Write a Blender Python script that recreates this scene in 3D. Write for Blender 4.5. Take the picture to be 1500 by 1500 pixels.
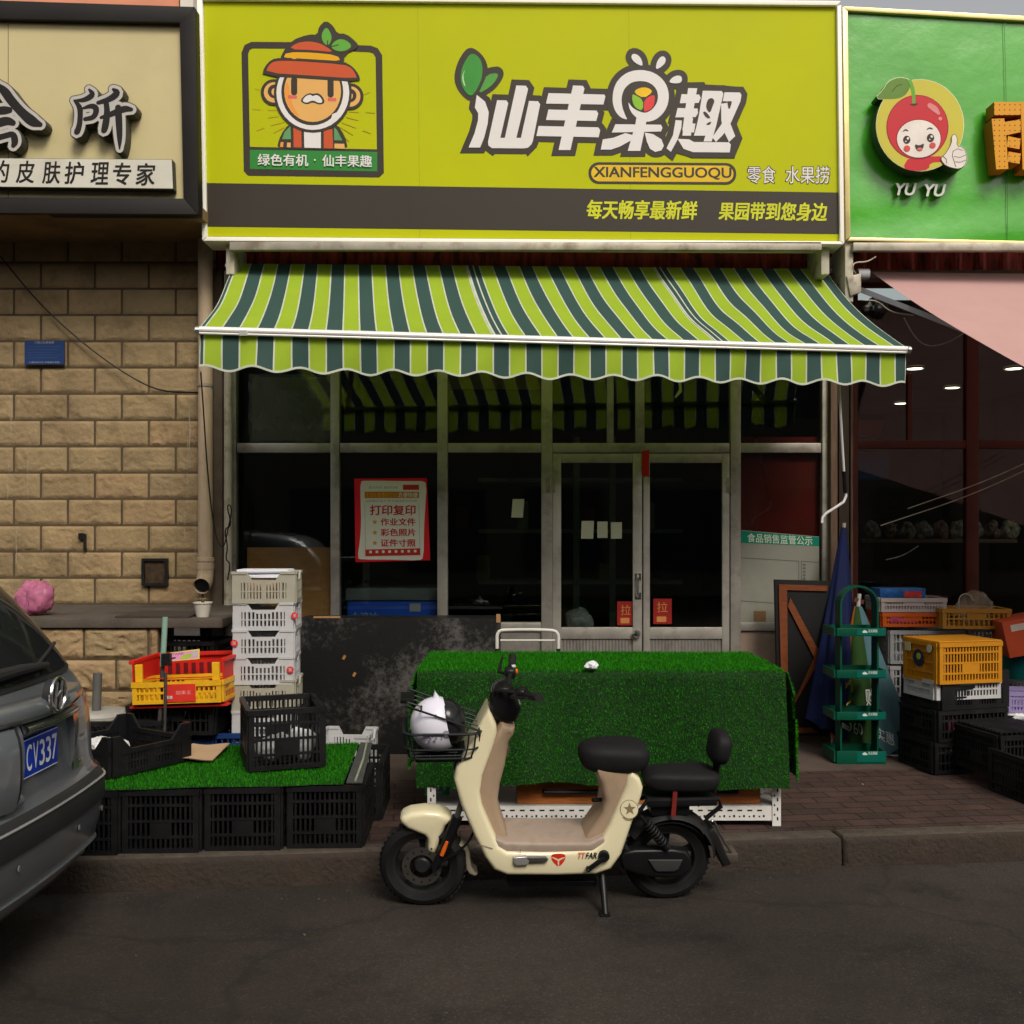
import bpy, bmesh, math, random
from mathutils.geometry import delaunay_2d_cdt
from mathutils import Vector, Matrix
R = math.radians
random.seed(7)
for o in list(bpy.data.objects): bpy.data.objects.remove(o)
SC = bpy.context.scene
COL = SC.collection
F, CH, HY = 1500.0, 1.7, 778.0

# ------------------------------------------------------------------ camera, sky, sun, exposure
cd = bpy.data.cameras.new('camera'); cam = bpy.data.objects.new('camera', cd); COL.objects.link(cam)
cam.location = (0, 0, CH); cam.rotation_euler = (R(90), 0, 0)
cd.sensor_width = 36; cd.lens = 36; cd.shift_y = (HY-750)/1500.0
cd.clip_start = 0.05; cd.clip_end = 500
SC.camera = cam
SUN_EL, SUN_AZ = R(45), R(22)
sdir = Vector((math.cos(SUN_EL)*math.sin(SUN_AZ), -math.cos(SUN_EL)*math.cos(SUN_AZ), math.sin(SUN_EL)))
W = bpy.data.worlds.new("World"); SC.world = W; W.use_nodes = True
wn, wl = W.node_tree.nodes, W.node_tree.links
sky = wn.new('ShaderNodeTexSky'); sky.sky_type = 'NISHITA'; sky.sun_disc = False
sky.sun_elevation = SUN_EL; sky.sun_rotation = math.atan2(sdir.x, sdir.y)
sky.air_density = 1.0; sky.dust_density = 3.0
hs = wn.new('ShaderNodeHueSaturation'); hs.inputs['Saturation'].default_value = 0.30
wl.new(sky.outputs[0], hs.inputs['Color'])
tint = wn.new('ShaderNodeMix'); tint.data_type = 'RGBA'; tint.blend_type = 'MULTIPLY'; tint.inputs[0].default_value = 1
tint.inputs[7].default_value = (1.0, 0.95, 0.88, 1); wl.new(hs.outputs[0], tint.inputs[6])
bg = wn['Background']; bg.inputs['Strength'].default_value = 0.095
wl.new(tint.outputs[2], bg.inputs['Color'])
sl = bpy.data.lights.new('sun', 'SUN'); sl.energy = 1.5; sl.angle = R(22); sl.color = (1.0, 0.93, 0.82)
so = bpy.data.objects.new('sun', sl); COL.objects.link(so); so.location = (5, -5, 20)
so.rotation_euler = sdir.to_track_quat('Z', 'Y').to_euler()
vs = SC.view_settings; vs.view_transform = 'Standard'; vs.look = 'None'; vs.exposure = 0.74; vs.gamma = 1.0
vs.use_curve_mapping = False
SC.cycles.max_bounces = 8; SC.cycles.transparent_max_bounces = 12; SC.cycles.diffuse_bounces = 3
SC.cycles.caustics_reflective = False; SC.cycles.caustics_refractive = False

# ------------------------------------------------------------------ coordinate helpers
def P(px, py, D): return Vector(((px-750)/F*D, D, CH-(py-HY)/F*D))
def G(px, py, z=0.15): return P(px, py, F*(CH-z)/(py-HY))

# ------------------------------------------------------------------ materials
MATS = {}
def M(name, col, rough=.6, metal=0., var=.14, scale=5., bump=0., bscale=60., spec=.25, dirt=None, dscale=2.5, damt=.5,
      dlo=.5, dhi=.7, coat=0., transl=0., stretch=None, alpha=None, emis=None):
    if name in MATS: return MATS[name]
    m = bpy.data.materials.new(name); m.use_nodes = True; MATS[name] = m
    n, l = m.node_tree.nodes, m.node_tree.links
    b = n['Principled BSDF']; out = n['Material Output']
    tc = n.new('ShaderNodeTexCoord'); co = tc.outputs['Object']
    if stretch:
        mp = n.new('ShaderNodeMapping'); mp.inputs['Scale'].default_value = stretch; l.new(co, mp.inputs[0]); co = mp.outputs[0]
    nz = n.new('ShaderNodeTexNoise'); nz.inputs['Scale'].default_value = scale; nz.inputs['Detail'].default_value = 6
    nz.inputs['Roughness'].default_value = .65; l.new(co, nz.inputs['Vector'])
    rp = n.new('ShaderNodeValToRGB'); rp.color_ramp.elements[0].position = .3; rp.color_ramp.elements[1].position = .7
    c0 = [max(0, c*(1-var)) for c in col]; c1 = [min(1, c*(1+var)) for c in col]
    rp.color_ramp.elements[0].color = (*c0, 1); rp.color_ramp.elements[1].color = (*c1, 1)
    l.new(nz.outputs['Fac'], rp.inputs[0]); cur = rp.outputs[0]
    if dirt:
        nd = n.new('ShaderNodeTexNoise'); nd.inputs['Scale'].default_value = dscale; nd.inputs['Detail'].default_value = 9
        nd.inputs['Roughness'].default_value = .7; l.new(co, nd.inputs['Vector'])
        r2 = n.new('ShaderNodeMapRange'); r2.inputs[1].default_value = dlo; r2.inputs[2].default_value = dhi
        r2.inputs[4].default_value = damt; l.new(nd.outputs['Fac'], r2.inputs[0])
        mx = n.new('ShaderNodeMix'); mx.data_type = 'RGBA'; l.new(r2.outputs[0], mx.inputs[0]); l.new(cur, mx.inputs[6])
        mx.inputs[7].default_value = (*dirt, 1); cur = mx.outputs[2]
    l.new(cur, b.inputs['Base Color'])
    b.inputs['Metallic'].default_value = metal; b.inputs['Specular IOR Level'].default_value = spec
    b.inputs['Coat Weight'].default_value = coat; b.inputs['Coat Roughness'].default_value = .08
    rr = n.new('ShaderNodeMapRange'); rr.inputs[3].default_value = max(.02, rough*.8); rr.inputs[4].default_value = min(1, rough*1.2)
    l.new(nz.outputs['Fac'], rr.inputs[0]); l.new(rr.outputs[0], b.inputs['Roughness'])
    if bump:
        nb = n.new('ShaderNodeTexNoise'); nb.inputs['Scale'].default_value = bscale; nb.inputs['Detail'].default_value = 8
        l.new(co, nb.inputs['Vector'])
        bp = n.new('ShaderNodeBump'); bp.inputs['Strength'].default_value = .8; bp.inputs['Distance'].default_value = bump
        l.new(nb.outputs['Fac'], bp.inputs['Height']); l.new(bp.outputs[0], b.inputs['Normal'])
    if emis:
        b.inputs['Emission Color'].default_value = (*col, 1); b.inputs['Emission Strength'].default_value = emis
    sh = b.outputs[0]
    if transl:
        tr = n.new('ShaderNodeBsdfTranslucent'); l.new(cur, tr.inputs[0])
        ms = n.new('ShaderNodeMixShader'); ms.inputs[0].default_value = transl; l.new(sh, ms.inputs[1]); l.new(tr.outputs[0], ms.inputs[2]); sh = ms.outputs[0]
    if alpha is not None:
        tp = n.new('ShaderNodeBsdfTransparent'); ms = n.new('ShaderNodeMixShader'); ms.inputs[0].default_value = alpha
        l.new(tp.outputs[0], ms.inputs[1]); l.new(sh, ms.inputs[2]); sh = ms.outputs[0]
    l.new(sh, out.inputs[0])
    return m

def glass(name, tintc=(.8, .85, .84), rough=.02, add=.02):
    if name in MATS: return MATS[name]
    m = bpy.data.materials.new(name); m.use_nodes = True; MATS[name] = m
    n, l = m.node_tree.nodes, m.node_tree.links; n.remove(n['Principled BSDF'])
    tp = n.new('ShaderNodeBsdfTransparent'); tp.inputs[0].default_value = (*tintc, 1)
    gl = n.new('ShaderNodeBsdfGlossy'); gl.inputs['Roughness'].default_value = rough
    fr = n.new('ShaderNodeFresnel'); fr.inputs[0].default_value = 1.33
    nz = n.new('ShaderNodeTexNoise'); nz.inputs['Scale'].default_value = 2.5; nz.inputs['Detail'].default_value = 4
    bp = n.new('ShaderNodeBump'); bp.inputs['Distance'].default_value = .002; bp.inputs['Strength'].default_value = .3
    tc = n.new('ShaderNodeTexCoord'); l.new(tc.outputs['Object'], nz.inputs['Vector']); l.new(nz.outputs['Fac'], bp.inputs['Height'])
    l.new(bp.outputs[0], gl.inputs['Normal'])
    ad = n.new('ShaderNodeMath'); ad.operation = 'ADD'; ad.inputs[1].default_value = add; l.new(fr.outputs[0], ad.inputs[0])
    ms = n.new('ShaderNodeMixShader'); l.new(ad.outputs[0], ms.inputs[0]); l.new(tp.outputs[0], ms.inputs[1]); l.new(gl.outputs[0], ms.inputs[2])
    l.new(ms.outputs[0], n['Material Output'].inputs[0])
    return m

# ------------------------------------------------------------------ mesh builder
def wm(o):
    m = o.matrix_basis.copy()
    if o.parent: m = wm(o.parent) @ o.matrix_parent_inverse @ m
    return m
class MB:
    def __init__(s, T=None): s.bm = bmesh.new(); s.mats = []; s.T = T
    def mi(s, m):
        if m not in s.mats: s.mats.append(m)
        return s.mats.index(m)
    def v(s, p):
        p = Vector(p); return s.bm.verts.new(s.T @ p if s.T else p)
    def face(s, pts, m):
        f = s.bm.faces.new([s.v(p) for p in pts]); f.material_index = s.mi(m); return f
    def ngon(s, pts, m):                           # planar outline of any shape
        s.fill([Vector(p) for p in pts], m)
    def fill(s, pts, m, lift=None):
        k = s.mi(m); n = len(pts)
        if n <= 3 and lift is None: s.face(pts, m); return
        nw = Vector((0,0,0)); o = pts[0]
        for i in range(1, n-1): nw += (pts[i]-o).cross(pts[i+1]-o)
        nw.normalize(); ax = nw.orthogonal().normalized(); ay = nw.cross(ax)
        p2 = [Vector(((p-o).dot(ax), (p-o).dot(ay))) for p in pts]
        vs2, _, tri, *_r = delaunay_2d_cdt(p2, [], [list(range(n))], 1, 1e-7)
        vv = [s.v(lift(o+ax*q.x+ay*q.y) if lift else o+ax*q.x+ay*q.y) for q in vs2]
        for t in tri:
            try: f = s.bm.faces.new([vv[i] for i in t]); f.material_index = k
            except ValueError: pass
    def hexa(s, c, m, bev=0, seg=2):            # eight corners: bottom 4 then top 4
        vs_ = [s.v(p) for p in c]; k = s.mi(m); fs = []
        for idx in ((3,2,1,0), (4,5,6,7), (0,1,5,4), (1,2,6,5), (2,3,7,6), (3,0,4,7)):
            f = s.bm.faces.new([vs_[i] for i in idx]); f.material_index = k; fs.append(f)
        if bev:
            es = list({e for f in fs for e in f.edges})
            r = bmesh.ops.bevel(s.bm, geom=es, offset=bev, segments=seg, profile=.6, affect='EDGES')
            for f in r['faces']: f.material_index = k
    def box(s, a, b, m, bev=0, seg=2):
        (x0, x1), (y0, y1), (z0, z1) = [sorted(t) for t in zip(a, b)]
        s.hexa([(x0,y0,z0),(x1,y0,z0),(x1,y1,z0),(x0,y1,z0),(x0,y0,z1),(x1,y0,z1),(x1,y1,z1),(x0,y1,z1)], m, bev, seg)
    def cbox(s, c, sz, m, rot=None, bev=0):
        c = Vector(c); q = []
        for dz in (-.5, .5):
            for dx, dy in ((-.5,-.5),(.5,-.5),(.5,.5),(-.5,.5)):
                p = Vector((dx*sz[0], dy*sz[1], dz*sz[2]))
                q.append(c + (rot @ p if rot else p))
        s.hexa(q, m, bev)
    def bar(s, a, b, w, h, m, up=(0,0,1), bev=0):
        a, b = Vector(a), Vector(b); d = (b-a).normalized(); up = Vector(up)
        if abs(d.dot(up)) > .99: up = Vector((0,1,0))
        x = d.cross(up).normalized()*w/2; z = x.cross(d).normalized()*h/2
        s.hexa([a-x-z, a+x-z, b+x-z, b-x-z, a-x+z, a+x+z, b+x+z, b-x+z], m, bev)
    def px(s, x0, y0, x1, y1, D, dep, m, bev=0):   # box whose front face covers a photo rectangle at distance D
        a = P(x0, y0, D); b = P(x1, y1, D); s.box((a.x, D, a.z), (b.x, D+dep, b.z), m, bev)
    def pq(s, quad, D, dep, m, bev=0):             # four photo corners TL TR BR BL
        tl, tr, br, bl = [P(x, y, D) for x, y in quad]; o = Vector((0, dep, 0))
        s.hexa([bl, br, br+o, bl+o, tl, tr, tr+o, tl+o], m, bev)
    def grid(s, fn, nu, nv, m, cu=False, cv=False):
        vv = [[s.v(fn(i/nu, j/nv)) for j in range(nv if cv else nv+1)] for i in range(nu if cu else nu+1)]
        for i in range(nu):
            for j in range(nv):
                a, b = vv[i], vv[(i+1) % len(vv)]; j2 = (j+1) % len(a)
                f = s.bm.faces.new((a[j], b[j], b[j2], a[j2])); f.material_index = s.mi(m(i, j) if callable(m) else m)
        return vv
    def tube(s, pts, r, m, n=8, closed=False, cap=True):
        pts = [Vector(p) for p in pts]; k = len(pts); rs = r if isinstance(r, (list, tuple)) else [r]*k
        rings = []; prev = None
        for i, p in enumerate(pts):
            if closed: d = pts[(i+1) % k]-pts[i-1]
            else: d = pts[min(i+1, k-1)]-pts[max(i-1, 0)]
            d.normalize()
            if prev is None:
                u = d.cross(Vector((0,0,1)) if abs(d.z) < .9 else Vector((0,1,0))).normalized()
            else:
                u = (prev - d*prev.dot(d)).normalized()
            prev = u; w = d.cross(u)
            rings.append([s.v(p + (u*math.cos(t)+w*math.sin(t))*rs[i]) for t in [2*math.pi*j/n for j in range(n)]])
        kk = s.mi(m)
        for i in range(k if closed else k-1):
            a, b = rings[i], rings[(i+1) % k]
            for j in range(n):
                f = s.bm.faces.new((a[j], a[(j+1) % n], b[(j+1) % n], b[j])); f.material_index = kk
        if cap and not closed:
            for ring in (rings[0][::-1], rings[-1]):
                f = s.bm.faces.new(ring); f.material_index = kk
    def lathe(s, prof, c, m, n=24, ax=None):       # profile (radius, height) round axis ax at c
        c = Vector(c); q = (Vector(ax).to_track_quat('Z', 'Y').to_matrix() if ax else Matrix.Identity(3))
        rings = [[s.v(c + q @ Vector((max(r, 1e-4)*math.cos(t), max(r, 1e-4)*math.sin(t), h))) for t in [2*math.pi*j/n for j in range(n)]] for r, h in prof]
        for i in range(len(prof)-1):
            mm = m[i] if isinstance(m, (list, tuple)) else m
            for j in range(n):
                f = s.bm.faces.new((rings[i][j], rings[i][(j+1) % n], rings[i+1][(j+1) % n], rings[i+1][j])); f.material_index = s.mi(mm)
    def sup(s, c, r, m, e1=1., e2=1., nu=28, nv=16, rot=None, fn=None):   # superellipsoid
        c = Vector(c); pw = lambda a, e: math.copysign(abs(a)**e, a)
        def q(u, v):
            t, f_ = 2*math.pi*u, math.pi*(v-.5)*.9999
            p = Vector((r[0]*pw(math.cos(f_), e1)*pw(math.cos(t), e2), r[1]*pw(math.cos(f_), e1)*pw(math.sin(t), e2), r[2]*pw(math.sin(f_), e1)))
            if fn: p = fn(p)
            return c + (rot @ p if rot else p)
        s.grid(q, nu, nv, m, cu=True)
    def prism(s, poly, vec, m):                    # polygon swept along vec, closed
        poly = [Vector(p) for p in poly]; vec = Vector(vec); n = len(poly); k = s.mi(m)
        s.fill(poly, m); s.fill([p+vec for p in poly], m)
        a = [s.v(p) for p in poly]; b = [s.v(p+vec) for p in poly]
        for i in range(n):
            f = s.bm.faces.new((a[i], b[i], b[(i+1) % n], a[(i+1) % n])); f.material_index = k
    def puff(s, poly, hw, m, rnd=.02, cy=0., n=4): # side-view polygon (x,z), rounded and width hw(x,z) each way in y
        f = hw if callable(hw) else (lambda x, z: hw)
        loops = []
        seq = []
        for i in range(n+1):
            a = math.pi/2*i/n; seq.append((-1, rnd*(1-math.cos(a)), rnd*(1-math.sin(a))))
        for i in range(n, -1, -1):
            a = math.pi/2*i/n; seq.append((1, rnd*(1-math.cos(a)), rnd*(1-math.sin(a))))
        for sgn, dy, ins in seq:
            pp = inset(poly, ins)
            loops.append([s.v((x, cy + sgn*(f(x, z)-dy), z)) for x, z in pp])
        k = s.mi(m); L = len(poly)
        for i in range(len(loops)-1):
            for j in range(L):
                fc = s.bm.faces.new((loops[i][j], loops[i][(j+1) % L], loops[i+1][(j+1) % L], loops[i+1][j])); fc.material_index = k
        for sgn, dy, ins in (seq[0], seq[-1]):
            s.fill([Vector((x, 0, z)) for x, z in inset(poly, ins)], m, lambda p: (p.x, cy + sgn*(f(p.x, p.z)-dy), p.z))
        bmesh.ops.remove_doubles(s.bm, verts=s.bm.verts, dist=.00004)
    def build(s, name, parent=None, smooth=35, origin=None):
        bm = s.bm
        bmesh.ops.recalc_face_normals(bm, faces=bm.faces)
        vs_ = [v.co for v in bm.verts]
        lo = Vector([min(v[i] for v in vs_) for i in range(3)]); hi = Vector([max(v[i] for v in vs_) for i in range(3)])
        c = (lo+hi)/2
        if parent is None: c.z = lo.z
        if origin is not None: c = Vector(origin)
        bmesh.ops.translate(bm, verts=bm.verts, vec=-c)
        me = bpy.data.meshes.new(name); bm.to_mesh(me); bm.free()
        for m in s.mats: me.materials.append(m)
        if smooth:
            me.shade_smooth(); me.set_sharp_from_angle(angle=R(smooth))
        o = bpy.data.objects.new(name, me); COL.objects.link(o); o.location = c
        if parent is not None:
            o.parent = parent; o.matrix_parent_inverse = wm(parent).inverted()
        return o
from mathutils.bvhtree import BVHTree
def onto(o, lift=.002):                            # drops graphics onto a curved thing along +Y
    me = o.data; w = wm(o); bv = BVHTree.FromPolygons([w @ v.co for v in me.vertices], [tuple(p.vertices) for p in me.polygons])
    def fn(x, y, d):
        p = P(x, y, d); h = bv.ray_cast(Vector((p.x, p.y-1.5, p.z)), Vector((0,1,0)))
        return Vector((p.x, h[0].y-lift-(6.9-d)*.02, p.z)) if h[0] else p
    return fn
def inset(poly, d):
    if not d: return list(poly)
    n = len(poly); A = sum(poly[i][0]*poly[(i+1) % n][1]-poly[(i+1) % n][0]*poly[i][1] for i in range(n)); sg = 1 if A > 0 else -1
    out = []
    for i in range(n):
        p0, p1, p2 = Vector(poly[i-1]), Vector(poly[i]), Vector(poly[(i+1) % n])
        d1 = (p1-p0); d2 = (p2-p1)
        if d1.length < 1e-9 or d2.length < 1e-9: out.append(tuple(p1)); continue
        d1.normalize(); d2.normalize()
        n1 = Vector((-d1.y, d1.x))*sg; n2 = Vector((-d2.y, d2.x))*sg
        b = n1+n2
        if b.length < .2: b = n1
        b.normalize(); k = min(1/max(.35, b.dot(n1)), 1.9)
        out.append(tuple(p1 + b*d*k))
    return out
def smooth_poly(pts, it=2, closed=True):
    for _ in range(it):
        o = []; n = len(pts)
        for i in range(n if closed else n-1):
            a, b = pts[i], pts[(i+1) % n]
            o += [tuple(x*.75+y*.25 for x, y in zip(a, b)), tuple(x*.25+y*.75 for x, y in zip(a, b))]
        pts = o if closed else [pts[0]]+o+[pts[-1]]
    return pts

def thing(name, label, cat, loc, group=None):
    o = bpy.data.objects.new(name, None); COL.objects.link(o); o.location = loc; o.empty_display_size = .1
    return tag(o, label, cat, group)
def tag(o, label, cat=None, group=None):
    o['label'] = label
    if cat: o['category'] = cat
    if group: o['group'] = group
    return o
def struct(o): o['kind'] = 'structure'; return o
def dup(o, M4=None, label=None, loc=None, rz=None):
    c = o.copy(); COL.objects.link(c)
    for ch in list(o.children):
        d = ch.copy(); COL.objects.link(d); d.parent = c
        for g in list(ch.children):
            e = g.copy(); COL.objects.link(e); e.parent = d
    if M4 is not None: c.matrix_basis = M4
    if loc is not None: c.location = loc
    if rz is not None: c.rotation_euler = (0, 0, rz)
    if label: c['label'] = label
    return c

# ------------------------------------------------------------------ lettering and flat graphics
def text_mesh(body, bold=0., shear=0., ext=0., spacing=1., res=4):
    cu = bpy.data.curves.new('t', 'FONT'); cu.body = body; cu.size = 1; cu.offset = bold; cu.shear = shear
    cu.extrude = ext; cu.space_character = spacing; cu.resolution_u = res
    ob = bpy.data.objects.new('t', cu); COL.objects.link(ob)
    dg = bpy.context.evaluated_depsgraph_get()
    me = bpy.data.meshes.new_from_object(ob.evaluated_get(dg))
    bpy.data.objects.remove(ob); bpy.data.curves.remove(cu)
    return me
def add_text(mb, body, fn, m, **k):               # fn(u, v, w): u right, v down, 0..1 over the inked box, w = local depth
    bold = k.pop('bold', 0.); me = text_mesh(body, **k); vs_ = [v.co for v in me.vertices]
    if not vs_: return
    x0, x1 = min(v.x for v in vs_), max(v.x for v in vs_); y0, y1 = min(v.y for v in vs_), max(v.y for v in vs_)
    k_ = mb.mi(m); b = bold*.75; sh_ = [(0, 0)] if not b else [(0, 0), (b, b*.7), (-b, b*.7), (b, -b*.7), (-b, -b*.7)]   # heavier strokes: the glyphs struck again a hair aside
    o_ = Vector(fn(0, 0, 0)); nn = (Vector(fn(1, 0, 0))-o_).cross(Vector(fn(0, 1, 0))-o_).normalized()
    for q, (sx, sy) in enumerate(sh_):
        bv = [mb.v(Vector(fn((v.x+sx-x0)/(x1-x0), 1-(v.y+sy-y0)/max(1e-6, y1-y0), v.z))-nn*.00003*q) for v in vs_]
        for p in me.polygons:
            try: f = mb.bm.faces.new([bv[i] for i in p.vertices]); f.material_index = k_
            except ValueError: pass
    bpy.data.meshes.remove(me)
class Decal:                                       # printed graphics lying on a plane; every layer 0.4 mm above the last
    def __init__(s, D, off=(0, 0), sc=1., step=.00015, fn=None): s.D = D; s.off = off; s.sc = sc; s.mb = MB(); s.step = step; s.fn = fn
    def pt(s, p, D=None):
        x, y = s.off[0]+p[0]/s.sc, s.off[1]+p[1]/s.sc
        d = s.D if D is None else D
        return s.fn(x, y, d) if s.fn else P(x, y, d)
    def up(s): s.D -= s.step
    def poly(s, pts, m): s.up(); s.mb.ngon([s.pt(p) for p in pts], m)
    def smo(s, pts, m, it=2): s.poly(smooth_poly(pts, it), m)
    def ell(s, cx, cy, rx, ry, m, a0=0, a1=360, n=36):
        pts = [(cx+rx*math.cos(R(a0+(a1-a0)*i/n)), cy-ry*math.sin(R(a0+(a1-a0)*i/n))) for i in range(n+(0 if a1-a0 == 360 else 1))]
        if a1-a0 != 360: pts.append((cx, cy))
        s.poly(pts, m)
    def rrect(s, x0, y0, x1, y1, r, m, sl=0.):
        pts = []
        for cx, cy, a in ((x1-r, y0+r, 0), (x0+r, y0+r, 90), (x0+r, y1-r, 180), (x1-r, y1-r, 270)):
            for i in range(7):
                t = R(a+15*i); x = cx+r*math.cos(t); pts.append((x, cy-r*math.sin(t)+sl*(x-x0)))
        s.poly(pts, m)
    def stroke(s, pts, w, m, closed=False): s.poly(ribbon(pts, w), m)
    def brush(s, pts, m, grow=0.): s.poly(brush_poly(pts, grow), m)
    def out(s, poly, d, m): s.poly(inset(poly, -d), m)
    def text(s, body, x0, y0, x1, y1, m, sl=0., depth=0., **k):
        s.up()
        def fn(u, v, w): 
            x = x0+(x1-x0)*u
            return s.pt((x, y0+(y1-y0)*v+sl*(x-x0)), s.D-w)
        add_text(s.mb, body, fn, m, **k)
    def star(s, cx, cy, r, m, rot=90):
        s.poly([(cx+(r if i % 2 == 0 else r*.42)*math.cos(R(rot+36*i)), cy-(r if i % 2 == 0 else r*.42)*math.sin(R(rot+36*i))) for i in range(10)], m)
def ribbon(pts, w):
    return brush_poly([(p[0], p[1], w) for p in pts], 0, False)
def brush_poly(pts, grow=0., caps=True):
    if caps: pts = smooth_poly([tuple(p) for p in pts], 2, False)
    n = len(pts); L_, R_ = [], []
    for i in range(n):
        a, b = Vector(pts[max(i-1, 0)][:2]), Vector(pts[min(i+1, n-1)][:2]); c0 = Vector(pts[i][:2]); d = ((c0-a).normalized() if i else Vector((0,0)))+((b-c0).normalized() if i < n-1 else Vector((0,0)))
        if d.length < 1e-9: d = Vector((1, 0))
        d.normalize(); nn = Vector((-d.y, d.x)); w = (pts[i][2]+grow)/2
        if 0 < i < n-1 and not caps:
            d1 = (Vector(pts[i][:2])-a).normalized(); k = max(.4, Vector((-d1.y, d1.x)).dot(nn)); w /= k
        p = Vector(pts[i][:2]); L_.append(tuple(p+nn*w)); R_.append(tuple(p-nn*w))
    if caps:
        def cap(i, j):
            p = Vector(pts[i][:2]); d = (p-Vector(pts[j][:2])).normalized(); nn = Vector((-d.y, d.x)); w = (pts[i][2]+grow)/2
            return [tuple(p+d*w*math.cos(R(t))+nn*w*math.sin(R(t))) for t in (-54, -18, 18, 54)]
        return L_ + cap(n-1, n-2)[::-1] + R_[::-1] + cap(0, 1)[::-1]
    return L_ + R_[::-1]
from mathutils import noise as NZ
# ------------------------------------------------------------------ shared materials
ALU = M('aluminium', (.43,.40,.36), .42, .55, .2, 3, dirt=(.10,.08,.06), dscale=4, damt=.6, bump=.0006, bscale=90)
STEEL = M('weathered_steel', (.36,.33,.27), .5, .5, .25, 4, dirt=(.12,.07,.035), dscale=5, damt=.8)
PALE = M('pale_post_paint', (.46,.42,.33), .6, 0, .2, 5, dirt=(.10,.06,.03), dscale=6, damt=.9)
WHITE = M('white_plastic', (.43,.43,.44), .45, 0, .07, 4, dirt=(.35,.33,.30), dscale=6, damt=.5)
CREAMW = M('yellowed_plastic', (.31,.295,.235), .5, 0, .1, 4, dirt=(.25,.22,.17), dscale=6, damt=.5)
BLACKP = M('black_plastic', (.007,.007,.008), .42, 0, .3, 6, dirt=(.022,.02,.018), dscale=9, damt=.5)
BLACKR = M('black_rubber', (.006,.006,.006), .75, 0, .3, 8, dirt=(.02,.018,.016), dscale=6, damt=.5)
CHROME = M('chrome', (.7,.7,.7), .2, 1, .05)
DARKM = M('dark_metal', (.03,.03,.03), .4, .7, .3)
GLASS = glass('window_glass')
CONC = M('concrete', (.075,.062,.05), .85, 0, .3, 3, bump=.004, bscale=70, dirt=(.045,.036,.03), dscale=2.2, damt=.7)
WOOD = M('orange_wood', (.36,.115,.03), .45, 0, .35, 5, stretch=(1.2,14,14), bump=.0005, bscale=60)

# ------------------------------------------------------------------ ground
def kerbY(x): return 4.79 + .1006*(x+2.14)
KD = Vector((1, .1006, 0)).normalized(); KN = Vector((-KD.y, KD.x, 0)); KA = math.atan2(KD.y, KD.x)
def kp(u, w, z): # u along kerb from x=0, w away from the road
    o = Vector((0, kerbY(0), 0)) + KD*u + KN*w; o.z = z; return o

asph = M('asphalt', (.029,.0225,.0185), .86, 0, .22, 1.3, bump=.006, bscale=150, dirt=(.011,.009,.008), dscale=1.3, damt=.85, dlo=.50, dhi=.64)
def asphalt_detail(m):
    n, l = m.node_tree.nodes, m.node_tree.links
    b = n['Principled BSDF']; src = b.inputs['Base Color'].links[0].from_socket
    tc = n.new('ShaderNodeTexCoord'); vo = n.new('ShaderNodeTexVoronoi'); vo.inputs['Scale'].default_value = 130
    l.new(tc.outputs['Object'], vo.inputs['Vector'])
    bw = n.new('ShaderNodeSeparateColor'); l.new(vo.outputs['Color'], bw.inputs[0])
    mr = n.new('ShaderNodeMapRange'); mr.inputs[1].default_value = .74; mr.inputs[2].default_value = 1; mr.inputs[4].default_value = .3; l.new(bw.outputs[0], mr.inputs[0])
    mx = n.new('ShaderNodeMix'); mx.data_type = 'RGBA'; l.new(mr.outputs[0], mx.inputs[0]); l.new(src, mx.inputs[6]); mx.inputs[7].default_value = (.085,.07,.058,1)
    mr2 = n.new('ShaderNodeMapRange'); mr2.inputs[1].default_value = .25; mr2.inputs[2].default_value = .0; mr2.inputs[4].default_value = .5; l.new(bw.outputs[1], mr2.inputs[0])
    mx2 = n.new('ShaderNodeMix'); mx2.data_type = 'RGBA'; l.new(mr2.outputs[0], mx2.inputs[0]); l.new(mx.outputs[2], mx2.inputs[6]); mx2.inputs[7].default_value = (.012,.011,.010,1)
    # long faint cracks and tar seams
    wv = n.new('ShaderNodeTexVoronoi'); wv.feature = 'DISTANCE_TO_EDGE'; wv.inputs['Scale'].default_value = .55
    nz = n.new('ShaderNodeTexNoise'); nz.inputs['Scale'].default_value = 3; nz.inputs['Detail'].default_value = 8
    ad = n.new('ShaderNodeMixRGB'); ad.inputs[0].default_value = .35; l.new(tc.outputs['Object'], ad.inputs[1]); l.new(nz.outputs['Color'], ad.inputs[2]); l.new(tc.outputs['Object'], nz.inputs['Vector'])
    l.new(ad.outputs[0], wv.inputs['Vector'])
    mr3 = n.new('ShaderNodeMapRange'); mr3.inputs[1].default_value = .010; mr3.inputs[2].default_value = .0; mr3.inputs[4].default_value = .75; l.new(wv.outputs[0], mr3.inputs[0])
    mx3 = n.new('ShaderNodeMix'); mx3.data_type = 'RGBA'; l.new(mr3.outputs[0], mx3.inputs[0]); l.new(mx2.outputs[2], mx3.inputs[6]); mx3.inputs[7].default_value = (.016,.014,.012,1)
    n4 = n.new('ShaderNodeTexNoise'); n4.inputs['Scale'].default_value = .45; n4.inputs['Detail'].default_value = 7; l.new(tc.outputs['Object'], n4.inputs['Vector'])
    m4 = n.new('ShaderNodeMapRange'); m4.inputs[1].default_value = .35; m4.inputs[2].default_value = .65; m4.inputs[3].default_value = .72; m4.inputs[4].default_value = 1.45; l.new(n4.outputs['Fac'], m4.inputs[0])
    v4 = n.new('ShaderNodeVectorMath'); v4.operation = 'SCALE'; l.new(mx3.outputs[2], v4.inputs[0]); l.new(m4.outputs[0], v4.inputs['Scale'])
    l.new(v4.outputs[0], b.inputs['Base Color'])
asphalt_detail(asph)
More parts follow.
